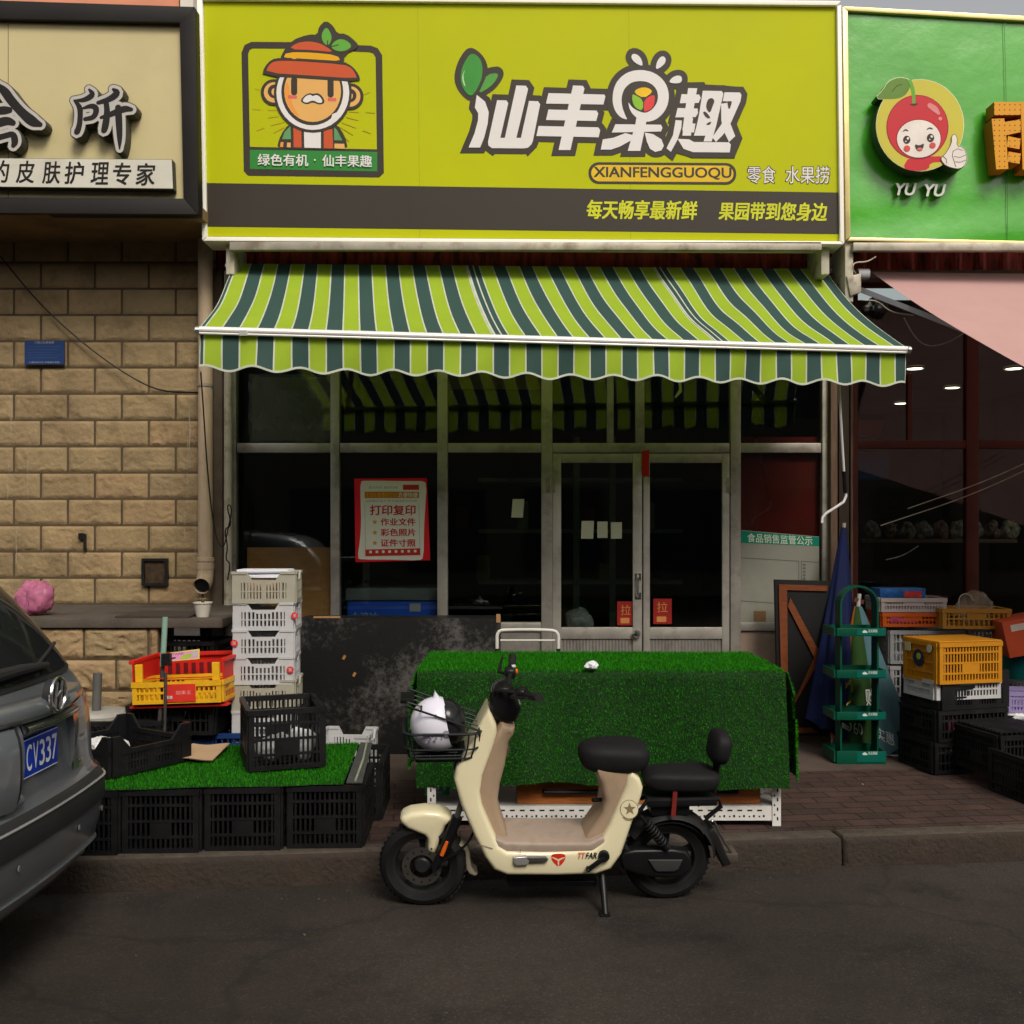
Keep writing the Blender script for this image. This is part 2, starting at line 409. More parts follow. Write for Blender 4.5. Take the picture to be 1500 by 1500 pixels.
mb = MB(); mb.face([(-90,-60,0),(90,-60,0),(90,60,0),(-90,60,0)], asph); struct(mb.build('road', smooth=0))

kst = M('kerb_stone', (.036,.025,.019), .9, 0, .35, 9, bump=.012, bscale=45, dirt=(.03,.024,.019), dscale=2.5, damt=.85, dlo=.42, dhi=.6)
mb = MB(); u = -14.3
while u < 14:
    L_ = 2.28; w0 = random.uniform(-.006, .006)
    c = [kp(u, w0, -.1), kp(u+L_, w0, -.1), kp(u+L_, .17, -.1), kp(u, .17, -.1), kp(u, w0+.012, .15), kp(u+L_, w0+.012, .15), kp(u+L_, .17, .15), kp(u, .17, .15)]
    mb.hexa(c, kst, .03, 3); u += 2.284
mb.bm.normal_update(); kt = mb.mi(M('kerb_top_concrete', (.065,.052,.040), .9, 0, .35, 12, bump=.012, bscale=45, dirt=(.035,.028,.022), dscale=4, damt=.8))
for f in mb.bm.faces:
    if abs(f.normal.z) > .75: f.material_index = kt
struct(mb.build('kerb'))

def paver_mat():
    m = M('brick_paving', (.050,.031,.026), .85, 0, .3, 6, bump=.0)
    n, l = m.node_tree.nodes, m.node_tree.links; b = n['Principled BSDF']; src = b.inputs['Base Color'].links[0].from_socket
    tc = n.new('ShaderNodeTexCoord'); mp = n.new('ShaderNodeMapping'); mp.inputs['Rotation'].default_value = (0,0,-KA); l.new(tc.outputs['Object'], mp.inputs[0])
    nz = n.new('ShaderNodeTexNoise'); nz.inputs['Scale'].default_value = 5; nz.inputs['Detail'].default_value = 3; l.new(tc.outputs['Object'], nz.inputs['Vector'])
    va = n.new('ShaderNodeVectorMath'); va.operation = 'MULTIPLY_ADD'; va.inputs[1].default_value = (.02,.02,0); l.new(nz.outputs['Color'], va.inputs[0]); l.new(mp.outputs[0], va.inputs[2])
    br = n.new('ShaderNodeTexBrick'); br.inputs['Scale'].default_value = 1; br.inputs['Brick Width'].default_value = .23; br.inputs['Row Height'].default_value = .115
    br.inputs['Mortar Size'].default_value = .005; br.inputs['Color1'].default_value = (.75,.75,.75,1); br.inputs['Color2'].default_value = (1.15,1.05,1,1); br.inputs['Mortar'].default_value = (.32,.3,.28,1)
    br.inputs['Bias'].default_value = 0; l.new(va.outputs[0], br.inputs['Vector'])
    mx = n.new('ShaderNodeMix'); mx.data_type = 'RGBA'; mx.blend_type = 'MULTIPLY'; mx.inputs[0].default_value = 1; l.new(src, mx.inputs[6]); l.new(br.outputs['Color'], mx.inputs[7])
    l.new(mx.outputs[2], b.inputs['Base Color'])
    n2 = n.new('ShaderNodeTexNoise'); n2.inputs['Scale'].default_value = 60; n2.inputs['Detail'].default_value = 8; l.new(tc.outputs['Object'], n2.inputs['Vector'])
    ma = n.new('ShaderNodeMath'); ma.operation = 'MULTIPLY_ADD'; ma.inputs[1].default_value = -1.2; l.new(br.outputs['Fac'], ma.inputs[0]); l.new(n2.outputs['Fac'], ma.inputs[2])
    bp = n.new('ShaderNodeBump'); bp.inputs['Distance'].default_value = .006; l.new(ma.outputs[0], bp.inputs['Height']); l.new(bp.outputs[0], b.inputs['Normal'])
    return m
mb = MB()
def slab(mb, w0, w1, z, m, cap=True):
    mb.hexa([kp(-14,w0,-.1), kp(14,w0,-.1), kp(14,w1,-.1), kp(-14,w1,-.1), kp(-14,w0,z), kp(14,w0,z), kp(14,w1,z), kp(-14,w1,z)], m)
slab(mb, .17, 1.42, .146, paver_mat()); struct(mb.build('pavement', smooth=0))
mb = MB(); slab(mb, 1.42, 5.5, .152, M('pavement_concrete', (.075,.055,.045), .88, 0, .25, 2.5, bump=.004, bscale=60, dirt=(.04,.03,.025), dscale=3, damt=.7)); struct(mb.build('path', smooth=0))
mb = MB()
for i in range(26):
    u = random.uniform(-4, 5); a = random.uniform(0, 6.28); s_ = random.uniform(.004, .011)
    w = random.choice([random.uniform(-2.6, -.1), random.uniform(.2, 1.3)]); z = .001 if w < 0 else .147
    c = kp(u, w, z+.002); mb.cbox(c, (s_*2.2, s_, .003), M('litter_paper' if i % 3 == 1 else 'litter_leaf', (.36,.34,.30) if i % 3 == 1 else (.17,.09,.03), .8), Matrix.Rotation(a, 3, 'Z'))
gm_ = [M('grit_pale', (.075,.064,.05), .9, 0, .3, 30), M('grit_dark', (.03,.025,.02), .9, 0, .3, 30)]
for i in range(420):
    u = random.uniform(-3.2, 4.2); w = -abs(random.gauss(0, .10))-.004 if i % 3 else random.uniform(-2.6, -.02); s_ = random.uniform(.002, .006)
    mb.cbox(kp(u, w, s_*.35), (s_*1.5, s_, s_*.8), random.choice(gm_), Matrix.Rotation(random.uniform(0, 6), 3, 'Z'))
o = mb.build('ground_litter', smooth=0); tag(o, 'grit, specks of paper and dry leaf scattered over the road and pavement', 'litter'); o['kind'] = 'stuff'

# ------------------------------------------------------------------ left: stone building
st = M('tan_stone', (.255,.185,.10), .85, 0, .16, 5, bump=.012, bscale=26, dirt=(.075,.048,.025), dscale=3, damt=.7, dlo=.52, dhi=.75)
ST_ = [st, st]+[M('tan_stone_%s' % nm, (.27*k, .19*k*g, .10*k*g), .85, 0, .2, 5, bump=.012, bscale=26, dirt=(.075,.048,.025), dscale=3, damt=.7, dlo=.5, dhi=.72) for nm, k, g in (('pale', 1.07, 1.), ('dull', .92, 1.01), ('warm', 1.02, .97), ('grey', .97, 1.03))]
mort = M('dark_mortar', (.075,.052,.03), .9, 0, .3, 8)
def stones(mb, x0, x1, z0, Hc, n, Wd, Y, rel, off, amp=.011):
    mb.box((x0, Y, z0), (x1, Y+.3, z0+Hc*n), mort)
    for r in range(n):
        x = x0 - ((off + (r % 2)*.5) % 1)*Wd
        while x < x1-.02:
            a, b = max(x, x0)+.0045, min(x+Wd, x1)-.0045; c, d = z0+r*Hc+.0045, z0+(r+1)*Hc-.0045
            if b-a > .03:
                sd = random.random()*90; nu, nv = max(3, int((b-a)/.0125)), 17
                def fn(u_, v_):
                    X, Z = a+(b-a)*u_, c+(d-c)*v_
                    e = min(X-a, b-X, Z-c, d-Z); k = min(1, e/.022)
                    q = NZ.noise(Vector((X*7+sd, Z*13, sd)))*.7 + 1.1*(1-2.4*abs(NZ.noise(Vector((X*7+sd, Z*26+2.2*NZ.noise(Vector((X*11,Z*8,sd))), sd))))) + .35*NZ.noise(Vector((X*40,Z*60,sd)))
                    return (X, Y-(k*rel + k*k*q*amp*.75 if e > 1e-4 else -.002), Z)
                mb.grid(fn, nu, nv, random.choice(ST_))
            x += Wd
SB = thing('stone_building', 'tan split face stone building on the left with a dark sign across its front', 'building', (-4.2, 7.7, 0))
D0 = 7.7; zb = P(0, 885, D0).z
def joff(px, D, Wd): return (-((P(px,0,D).x+6.6)/Wd)) % 1
WD = 79/F*D0; DB = 6.45
mb = MB(); stones(mb, -6.6, P(318,0,D0).x, zb, 38.5/F*D0, 14, WD, D0, .0075, joff(60, D0, WD), .0045); mb.build('wall', SB, 40)
mb = MB(); stones(mb, -6.6, P(232,0,DB).x, .102, .1976, 5, WD, DB, .012, joff(123, DB, WD), .012); mb.build('base_wall', SB, 40)
mb = MB(); mb.box((-6.6, DB-.03, 1.092), (P(328,0,DB).x, 7.69, zb), CONC, .01); mb.build('ledge', SB)
mb = MB(); mb.box((-6.6, 7.03, 3.872), (P(291,0,7.03).x, 7.99, 3.95), M('brown_soffit', (.20,.13,.06), .8, 0, .2, 3, dirt=(.06,.04,.02))); mb.build('soffit', SB)
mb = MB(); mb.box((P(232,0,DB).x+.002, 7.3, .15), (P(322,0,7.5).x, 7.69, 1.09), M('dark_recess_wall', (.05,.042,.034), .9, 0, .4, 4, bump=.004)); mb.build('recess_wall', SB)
mb = MB(); mb.box((-6.6, 7.64, 3.952), (P(262,0,7.64).x, 7.99, 6.6), M('salmon_render', (.62,.25,.15), .85, 0, .1, 3)); mb.box((P(264,0,7.6).x, 7.6, 3.952), (P(283,0,7.6).x, 7.9, 6.6), M('pale_render', (.6,.55,.48), .8)); mb.build('upper_wall', SB, 0)
lime = M('lime_streak', (.50,.45,.36), .9, 0, .2, 20, alpha=.34)
for px_, y0_, y1_, wd in ((278,592,690,3.2), (275,640,745,2.2), (286,745,872,2.4), (271,748,800,3.), (16,580,640,3.), (12,655,745,2.2), (41,660,735,2.6), (24,770,830,2.4)):
    mb = MB(); ll, rr2 = [], []
    for i in range(15):
        y = y0_+(y1_-y0_)*i/14; c = px_+2.2*NZ.noise(Vector((y*.05, px_, 0))); w_ = wd*(.25+.75*abs(NZ.noise(Vector((y*.13, px_, 3))))*1.8)*(1-.6*abs(i/7-1)**3); ll.append(P(c-w_*.5, y, D0-.0125)); rr2.append(P(c+w_*.5, y, D0-.0125))
    for i in range(14): mb.face([ll[i], rr2[i], rr2[i+1], ll[i+1]], lime)
    mb.build('lime_streak', SB, 0)
mb = MB(); mb.px(122, 782, 124.5, 806, 7.66, .04, DARKM); mb.px(114.5, 781, 122, 790, 7.66, .02, DARKM); mb.build('wall_bracket', SB, 0)
mb = MB(); c = P(226, 838, 7.66); mb.px(207, 818, 211, 858, 7.655, .05, DARKM); mb.px(241, 818, 245, 858, 7.655, .05, DARKM); mb.px(211, 818, 241, 822, 7.656, .05, DARKM); mb.px(211, 854, 241, 858, 7.656, .05, DARKM)
mb.px(211, 822, 241, 854, 7.675, .02, M('rusty_hatch', (.045,.028,.015), .9, 0, .6, 20, bump=.008, bscale=30)); mb.build('vent_hatch', SB)

# ------------------------------------------------------------------ centre: fruit shop front
DF = 7.77
FS = thing('fruit_shop', 'glass fronted shop with aluminium frames behind the striped awning', 'building', (0, DF, .15))
PW, PCH = P(330,0,DF).x, 3.62
ribm = M('rusty_red_sheet', (.55,.085,.065), .65, .1, .3, 3, dirt=(.035,.016,.012), dscale=5, damt=.9, dlo=.45, dhi=.62, stretch=(3,1,.6))
mb = MB(); xa, xb = P(300,0,7.72).x, P(1216,0,7.72).x
def corr(xa, xb, z0, z1, Y):
    nn = int((xb-xa)/.03)
    return lambda u_, v_: (xa+(xb-xa)*u_, Y - (.018 if int(u_*nn+.01) % 6 in (1, 2) else 0.), z0+(z1-z0)*v_)
mb.grid(corr(xa, xb, P(0,394,7.72).z, P(0,362,7.72).z, 7.72), int((xb-xa)/.03), 1, ribm); mb.box((xa, 7.76, 3.62), (xb, 8.0, 5.2), M('shop_upper_wall', (.3,.27,.24), .9)); mb.build('fascia', FS, 20)
mb = MB(); mb.px(336, 353.5, 1204, 366, 7.22, .05, STEEL, .006); mb.build('beam', FS)
for x0, x1 in ((331, 343), (1203, 1215)):
    mb = MB(); mb.px(x0, 352, x1, 402, 7.3, .35, PALE, .006); mb.build('bracket_post', FS)
mb = MB()
for x0, x1 in ((330,347), (485,498), (641,656), (793,809), (1069,1084), (1203,1216)):
    a, b = P(x0,0,DF).x, P(x1,0,DF).x; mb.box((a, DF-.03, .15), (b, DF+.07, PCH), ALU, .004)
tr = [(347,485), (498,641), (656,793), (809,1069), (1084,1203)]
for x0, x1 in tr:
    mb.px(x0, 649, x1, 663, DF-.022, .085, ALU, .004); a = P(x0,0,DF); b = P(x1,0,DF); mb.box((a.x, DF-.02, PCH-.07), (b.x, DF+.06, PCH-.002), ALU, .004)
for x0, x1 in ((347,485), (498,641), (656,793), (1084,1203)): mb.px(x0, 912, x1, 924, DF-.022, .085, ALU, .004)
for x0, x1, D in ((889,899,DF+.0), (931,944,DF-.015)): mb.px(x0, 408, x1, 649, D, .05, ALU, .003)
mb.build('window_frame', FS)
dk = glass('window_glass')
for x0, x1, y0, y1 in [(347,485,408,649), (498,641,408,649), (656,793,408,649), (809,889,408,649), (899,931,408,649), (944,1069,408,649), (1084,1203,408,649), (347,485,663,912), (498,641,663,912), (656,793,663,912), (1084,1203,663,912)]:
    mb = MB(); mb.px(x0, y0, x1, y1, DF+.018, .006, GLASS); mb.build('window_pane', FS, 0)
low = M('ribbed_panel', (.26,.24,.22), .5, .4, .2, 4, dirt=(.1,.08,.06), damt=.6)
for i, (x0, x1) in enumerate(((347,485), (498,641), (656,793), (1084,1203))):
    mb = MB(); mb.box((P(x0,0,DF).x, DF, .152), (P(x1,0,DF).x, DF+.05, P(0,924,DF).z), M('beige_board', (.30,.22,.17), .7, 0, .15, 4, dirt=(.12,.09,.07)) if i == 3 else low); mb.build('lower_panel', FS, 0)
for k, (x0, x1, s0, s1) in enumerate(((809,941,822,927), (942,1069,952,1058))):
    D = DF-.025; mb = MB(); zb_ = .17; T_ = .045
    for a, b in ((x0+.4, s0), (s1, x1-.4)): mb.box((P(a,0,D).x, D, zb_), (P(b,0,D).x, D+T_, P(0,664,D).z), ALU, .003)
    for y0, y1 in ((664.5,678), (919,936)): mb.px(s0, y0, s1, y1, D+.004, T_-.008, ALU, .003)
    mb.box((P(s0,0,D).x, D+.004, zb_), (P(s1,0,D).x, D+.04, zb_+.1), ALU, .003)
    a, b = P(s0,0,D).x, P(s1,0,D).x; n = 22
    mb.grid(lambda u_, v_: (a+(b-a)*u_, D+.014+(.006 if int(u_*n*2+.01) % 2 else 0), zb_+.1+(P(0,936,D).z-zb_-.1)*v_), n*2, 1, low)
    dr = mb.build('door', FS, 25)
    mb = MB(); mb.px(s0, 678, s1, 919, D+.02, .005, GLASS); mb.build('door_pane', dr, 0)
    if k == 0:
        mb = MB(); p0, p1 = P(934,846,D-.03), P(934,872,D-.03); mb.tube([P(934,843,D), p0, p1, P(934,875,D)], .008, CHROME); mb.box(P(930,840,D-.003), P(939,850,D), CHROME); mb.box(P(930,868,D-.003), P(939,878,D), CHROME); mb.build('handle', dr)
        mb = MB(); c = P(932,928,D); mb.lathe([(0,.05),(.018,.048),(.03,.035),(.03,.018),(.016,.008),(.022,0)], c, CHROME, 20, (0,-1,0)); mb.build('door_knob', dr)
    mb = MB(); hx = 806 if k == 0 else 1071
    mb.px(hx-7, 699, hx-1, 722, DF-.034, .006, STEEL); mb.px(hx+1, 699, hx+7, 722, DF-.035, .006, STEEL); c = P(hx, 0, DF-.038); mb.tube([(c.x, DF-.038, P(0,722,DF).z), (c.x, DF-.038, P(0,699,DF).z)], .007, STEEL); mb.build('hinge', dr)
# the room behind the glass
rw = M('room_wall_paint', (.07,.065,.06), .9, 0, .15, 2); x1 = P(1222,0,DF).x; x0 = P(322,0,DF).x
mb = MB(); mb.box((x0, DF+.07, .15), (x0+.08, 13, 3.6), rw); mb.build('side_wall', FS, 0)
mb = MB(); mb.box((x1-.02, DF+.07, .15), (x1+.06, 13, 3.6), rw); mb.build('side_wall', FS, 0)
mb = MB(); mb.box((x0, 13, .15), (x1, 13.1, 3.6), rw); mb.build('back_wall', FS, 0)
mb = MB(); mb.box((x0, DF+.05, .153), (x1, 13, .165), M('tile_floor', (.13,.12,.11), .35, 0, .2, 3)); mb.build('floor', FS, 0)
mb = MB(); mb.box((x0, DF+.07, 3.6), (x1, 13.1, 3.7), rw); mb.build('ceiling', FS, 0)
mb = MB(); mb.box((P(312,0,7.72).x, 7.66, .15), (P(329,0,7.72).x, 8.2, 3.66), M('dark_pier', (.11,.085,.06), .9, 0, .3, 4, dirt=(.03,.02,.015)), .004); mb.build('pier', FS)
mb = MB(); mb.tube([P(334, 1070, 7.62), P(334, 560, 7.62), P(334, 398, 7.62)], .03, PALE, 10); mb.build('corner_post', FS)

# goods and boards inside, seen through the glass
def simple(name, label, cat, fn, group=None, smooth=35):
    mb = MB(); fn(mb); return tag(mb.build(name, None, smooth), label, cat, group)
simple('wooden_board', 'brown plywood board leaning inside the window behind the white crate stack', 'board', lambda mb: mb.px(362, 802, 484, 960, 7.812, .02, M('plywood', (.62,.27,.09), .6, 0, .2, 3, stretch=(2,2,9))))
def wrapped(mb):
    mb.box(P(368,552,7.87), P(484,646,7.87)+Vector((0,.4,0)), M('carton', (.40,.24,.12), .8), .02)
    def fn(u_, v_):
        X = 364+124*u_; Y = 548+100*v_; return P(X+4*NZ.noise(Vector((u_*7,v_*7,1))), Y, 7.85-.03*abs(NZ.noise(Vector((u_*11, v_*9, 4)))))
    mb.grid(fn, 26, 22, M('cling_film', (.5,.5,.46), .15, 0, .3, 6, alpha=.4, bump=.01, bscale=20))
simple('wrapped_carton', 'carton wrapped in clear film high up behind the left shop window', 'carton', wrapped)
FZ = thing('chest_freezer', 'blue chest freezer with glass lid standing inside under the red poster', 'freezer', P(575,1010,8.2))
blu = M('freezer_blue', (.01,.09,.60), .4)
mb = MB(); mb.px(508, 880, 640, 1010, 7.92, .6, blu, .02); mb.build('body', FZ)
mb = MB(); mb.px(506, 862, 642, 879.5, 7.90, .64, M('freezer_rim', (.18,.2,.2), .4), .01); mb.build('lid_rim', FZ)
mb = MB(); mb.px(600, 884, 616, 896, 7.915, .01, WHITE); mb.build('thermostat', FZ)
mb = MB(); add_text(mb, '小浪冰', lambda u_, v_, w: P(512+42*u_, 897+12*v_, 7.915), WHITE, bold=.02, shear=.2); mb.build('lettering', FZ, 0)
simple('red_banner', 'dark red hanging banner inside behind the right window', 'banner', lambda mb: mb.px(1075, 640, 1200, 830, 7.83, .02, M('banner_red', (.24,.014,.008), .7, 0, .3, 3, dirt=(.15,.05,.01), dscale=4)))
simple('yellow_sign_board', 'yellow board hung just under the ceiling inside the shop', 'board', lambda mb: mb.px(657, 535, 795, 570, 8.9, .03, M('yellow_board', (.5,.27,.02), .6)))
NB = thing('notice_board', 'white notice board with a green header leaning behind the right window pane', 'notice board', P(1145, 905, 7.765))
nb = MB(); grn = M('header_green', (.0,.20,.13), .5); wbd = M('old_white_board', (.25,.25,.21), .5, 0, .08, 3, dirt=(.2,.19,.15), damt=.5)
q = [(1082,776),(1200,786),(1200,915),(1082,915)]; nb.pq(q, 7.765, .012, wbd); nb.build('panel', NB, 0)
d = Decal(7.764); d.poly([(1083,777),(1200,787),(1200,800),(1083,795)], grn); d.text('食品销售监管公示', 1095, 781, 1190, 794, M('header_text', (.55,.6,.5), .6), sl=.05, bold=.015)
thin = M('thin_grey', (.12,.12,.11), .7)
for pts in ([(1084,817),(1170,822),(1170,852)], [(1084,880),(1172,886),(1172,850)], [(1200,824),(1174,822),(1174,852)]): d.stroke(pts, 1., thin)
for i in range(5): d.rrect(1176, 826+i*5, 1180, 829+i*5, .5, thin)
d.rrect(1104, 895, 1122, 910, 1, M('brown_label', (.16,.09,.04), .7)); d.mb.build('printing', NB, 0)
SH = thing('steel_shelf', 'dark perforated shelf rack deep inside the shop behind the left door', 'shelf', P(880, 1000, 10.5))
for k, xx in enumerate((840, 893)):
    mb = MB(); mb.px(xx, 640, xx+9, 1000, 10.4, .04, M('shelf_grey', (.25,.26,.25), .5)); mb.build('upright', SH, 0)
for k in range(4):
    mb = MB(); y = 700+k*75; mb.px(700, y, 1000, y+6, 10.44, .5, MATS['shelf_grey']); mb.build('shelf_board', SH, 0)
random.seed(3)
cols = [(.2,.05,.03), (.25,.2,.1), (.05,.12,.06), (.3,.3,.28), (.08,.06,.15), (.3,.15,.02)]
for i in range(11):
    x = 668+i*30; y = 775+75*(i % 3); w = random.uniform(16, 26); h = random.uniform(20, 45)
    simple('goods_carton', 'small %s carton standing on the steel shelf inside the shop' % ('dim red','beige','dark green','white','violet','orange')[i % 6], 'carton', lambda mb: mb.px(x, y-h, x+w, y-.5, 10.5, .3, M('carton_tone_%d' % (i % 6), cols[i % 6], .7), .005), 'cartons on the shelf inside')
def plasticbag(mb, c, r, m, seed, fl=.8):
    def fn(p):
        n_ = p/r; k = .95+.42*NZ.noise(n_*1.1+Vector((seed,0,0)))+.13*(.5-abs(NZ.noise(Vector((n_.x*2.6,n_.y*2.6,n_.z*1.1+seed)))*2))+.07*(.5-abs(NZ.noise(Vector((n_.x*5,n_.y*5,n_.z*3+seed)))*2))+.12*max(0,n_.z)
        return Vector((p.x*k, p.y*k, p.z*k))
    mb.sup(c, (r, r*.8, r*fl), m, nu=52, nv=36, fn=fn)
simple('plastic_bag', 'crumpled clear plastic bag on the floor inside the left door', 'bag', lambda mb: plasticbag(mb, P(848,908,8.1), .11, M('clear_film', (.55,.55,.52), .2, alpha=.35), 3))

# posters and papers stuck on the glass
PO = thing('print_poster', 'red bordered white poster in Chinese about printing and copying, taped on the window', 'poster', P(574, 823, DF+.012))
red = M('poster_red', (.72,.012,.025), .5, 0, .12, 4); pap = M('poster_paper', (.78,.77,.68), .6, 0, .05, 3); pred = M('poster_ink_red', (.55,.03,.02), .6)
s_ = 10.715; d = Decal(DF+.012, (510,690), s_)
d.poly([(95,120),(1235,110),(1290,1400),(115,1430)], red); d.mb.build('sheet', PO, 0)
d = Decal(DF+.0115, (510,690), s_); d.smo([(190,165),(255,150),(1060,160),(1165,155),(1235,195),(1205,640),(1190,900),(1185,1360),(1120,1405),(680,1390),(210,1390),(145,1365),(185,1100),(205,800),(195,500)], pap, 1)
oran = M('poster_orange', (.55,.16,.01), .6); dim = M('poster_dim', (.33,.30,.25), .6); gold = M('poster_gold', (.65,.36,.03), .6)
d.text('夏日时光 复印归来', 320, 238, 780, 278, dim); d.rrect(860, 215, 1112, 296, 6, pred)
d.rrect(258, 325, 1112, 425, 6, oran); d.text('扫码复制打印', 285, 335, 770, 415, gold, bold=.02); d.text('方便快捷', 785, 335, 1090, 415, pap, bold=.02)
d.text('#给家长孩子学习成绩好打印机', 280, 450, 1085, 488, dim)
for pts in ([(262,500),(272,1330)], [(1110,500),(1130,1320)]): d.stroke(pts, 5, dim)
d.text('打印复印', 345, 535, 1055, 690, pred, bold=.03)
for k, t in enumerate(('作业文件', '彩色照片', '证件寸照')):
    y = 740+165*k; d.text(t, 512, y, 1055, y+115, pred, bold=.03); d.star(418, y+60, 46, gold)
d.poly([(270,1232),(1132,1212),(1132,1318),(270,1336)], pred)
for k in range(8): d.rrect(330+100*k, 1250-2*k, 372+100*k, 1290-2*k, 8, pap)
d.mb.build('printing', PO, 0)
for k, (x0, y0, x1, y1, tl) in enumerate(((749,731,766,758,2), (851,763,869,789,1), (875,764,890,788,0), (895,765,911,789,0))):
    lab = ['small cream paper slip stuck by itself on the window left of the doors', 'leftmost of three cream paper slips on the left door, slightly curled', 'middle one of three cream paper slips on the left door glass', 'rightmost of three cream paper slips on the left door glass'][k]
    D = DF+.016 if k == 0 else DF-.008
    def fn(mb):
        mb.grid(lambda u_, v_: P(x0+(x1-x0)*u_+tl*(1-v_), y0+(y1-y0)*v_, D-.004*(u_**3)*(1-v_)), 6, 6, M('paper_slip', (.50,.50,.38), .7, 0, .05))
    simple('paper_slip', lab, 'paper', fn, 'paper slips on the shop glass')
for k, (x0, y0, x1, y1) in enumerate(((904,881,930,916), (957,877,984,914))):
    t = thing('pull_sticker', ('red pull sticker low on the left door beside the handle', 'red pull sticker low on the right door beside the lock stile')[k], 'sticker', P((x0+x1)/2, y1, DF-.006), 'red door stickers')
    d = Decal(DF-.006); d.poly([(x0,y0),(x1,y0),(x1,y1),(x0,y1)], M('sticker_red', (.26,.014,.01), .5)); d.mb.build('sheet', t, 0)
    d = Decal(DF-.0068); d.text('拉', x0+5.5, y0+5, x1-6, y0+20, M('sticker_gold', (.5,.2,.06), .5)); d.rrect(x0+5, y1-11, x1-8, y1-3, 1, M('sticker_gold', (.5,.2,.06), .5)); d.mb.build('printing', t, 0)
simple('red_paper_scrap', 'torn scrap of red paper at the top of the door joint', 'paper', lambda mb: mb.ngon([P(x, y, DF-.029) for x, y in ((940,661),(951,659),(951,700),(947,697),(943,699),(940,694))], M('scrap_red', (.5,.02,.012), .7)))

# ------------------------------------------------------------------ right: neighbouring shop
NS = thing('neighbouring_shop', 'dark shop on the right with red frames and lit ceiling lamps inside', 'building', (4.2, 7.9, .15))
rf = M('dark_red_frame', (.085,.022,.016), .5, .1, .25, 4); DN = 7.9
mb = MB()
mb.box((P(1250,0,DN).x, DN, .15), (P(1257,0,DN).x, DN+.07, 3.62), rf, .004)
for x0, x1 in ((1416,1434), (1590,1608), (1760,1778)): mb.box((P(x0,0,DN).x, DN, .15), (P(x1,0,DN).x, DN+.07, 3.62), rf, .004)
for x0, x1 in ((1257,1416), (1434,1590), (1608,1760)): mb.px(x0, 645, x1, 657, DN+.006, .06, rf, .004); mb.px(x0, 410, x1, 420, DN+.006, .06, rf, .004)
mb.px(1330, 548, 1336, 645, DN+.012, .045, rf); mb.build('window_frame', NS)
for x0, x1 in ((1257,1416), (1434,1590), (1608,1760)):
    for y0, y1 in ((420,645), (657,1070)):
        mb = MB(); mb.px(x0, y0, x1, y1, DN+.03, .006, GLASS); mb.build('window_pane', NS, 0)
mb = MB(); xa, xb = P(1217,0,7.72).x, 6.4
mb.grid(corr(xa, xb, P(0,396,7.72).z, P(0,362,7.72).z, 7.72), int((xb-xa)/.03), 1, ribm); mb.box((xa, 7.76, 3.62), (xb, 8.1, 5.15), MATS['shop_upper_wall']); mb.build('fascia', NS, 20)
mb = MB(); mb.px(1250, 355, 1900, 367, 7.25, .05, STEEL, .006); mb.build('beam', NS)
mb = MB(); mb.px(1238, 351, 1250, 442, 7.3, .3, PALE, .006); mb.build('bracket_post', NS)
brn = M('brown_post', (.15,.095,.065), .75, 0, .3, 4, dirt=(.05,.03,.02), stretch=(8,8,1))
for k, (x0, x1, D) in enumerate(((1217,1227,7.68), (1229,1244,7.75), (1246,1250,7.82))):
    mb = MB(); mb.box((P(x0,0,D).x, D, .15), (P(x1,0,D).x, D+.12, 3.64), brn if k != 1 else M('gap_shade_strip', (.05,.036,.028), .8), .004); mb.build('pillar', NS)  # middle piece only fills the gap between posts, its shade put into the colour
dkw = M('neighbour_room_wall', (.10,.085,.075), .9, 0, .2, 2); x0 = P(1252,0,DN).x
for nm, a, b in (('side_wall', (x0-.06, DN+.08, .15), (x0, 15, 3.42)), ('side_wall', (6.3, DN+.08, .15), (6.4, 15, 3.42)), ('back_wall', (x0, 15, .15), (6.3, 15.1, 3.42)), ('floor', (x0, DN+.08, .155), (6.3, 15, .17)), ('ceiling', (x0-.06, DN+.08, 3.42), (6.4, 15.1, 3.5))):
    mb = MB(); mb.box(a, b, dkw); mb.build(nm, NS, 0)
lamp = M('lamp_glow', (1., .82, .55), .5, var=0, emis=6)
for k, (x, y) in enumerate(((1340,540), (1395,568), (1320,591), (1485,540))):
    D = F*(3.4-CH)/(HY-y); c = P(x, y, D)
    t = thing('ceiling_lamp', ['small round ceiling lamp nearest the pillar of the right shop', 'lit round lamp between two others in the middle of the dark ceiling', 'lit round lamp deepest in the right shop, lowest of the four', 'lit round lamp at the far right under the pink awning'][k], 'lamp', c, 'round ceiling lamps in the right shop')
    mb = MB(); mb.lathe([(0,-.002),(.075,-.002),(.075,.004)], c, lamp, 20); mb.build('diffuser', t)
    mb = MB(); mb.lathe([(.076,.01),(.098,-.006),(.098,.018)], c, WHITE, 20); mb.build('rim', t)
for k in range(1):
    mb = MB(); y = 745+k*70; mb.px(1262, y+45, 1490, y+50, 9.3, .45, M('right_shelf_wood', (.16,.10,.06), .7)); tag(mb.build('goods_shelf', None, 0), ('top', 'middle', 'bottom')[k]+' wooden shelf of goods behind the right shop window', 'shelf', 'shelves in the right shop')
random.seed(5)
for k in range(1):
    y = 745+k*70
    for i in range(9):
        x = 1268+i*25; 
        mb = MB(); plasticbag(mb, P(x+10, y+32, 9.42), .075, M('goods_bag_%d' % (i % 3), ((.30,.28,.25),(.20,.12,.08),(.26,.24,.16))[i % 3], .3, 0, .6, 22, alpha=.7), i+k*9, 1.05)
        o = mb.build('goods_bag'); tag(o, 'wrapped bag in the row on the long goods shelf behind the right glass', 'bag', 'bags on the right shop shelf')
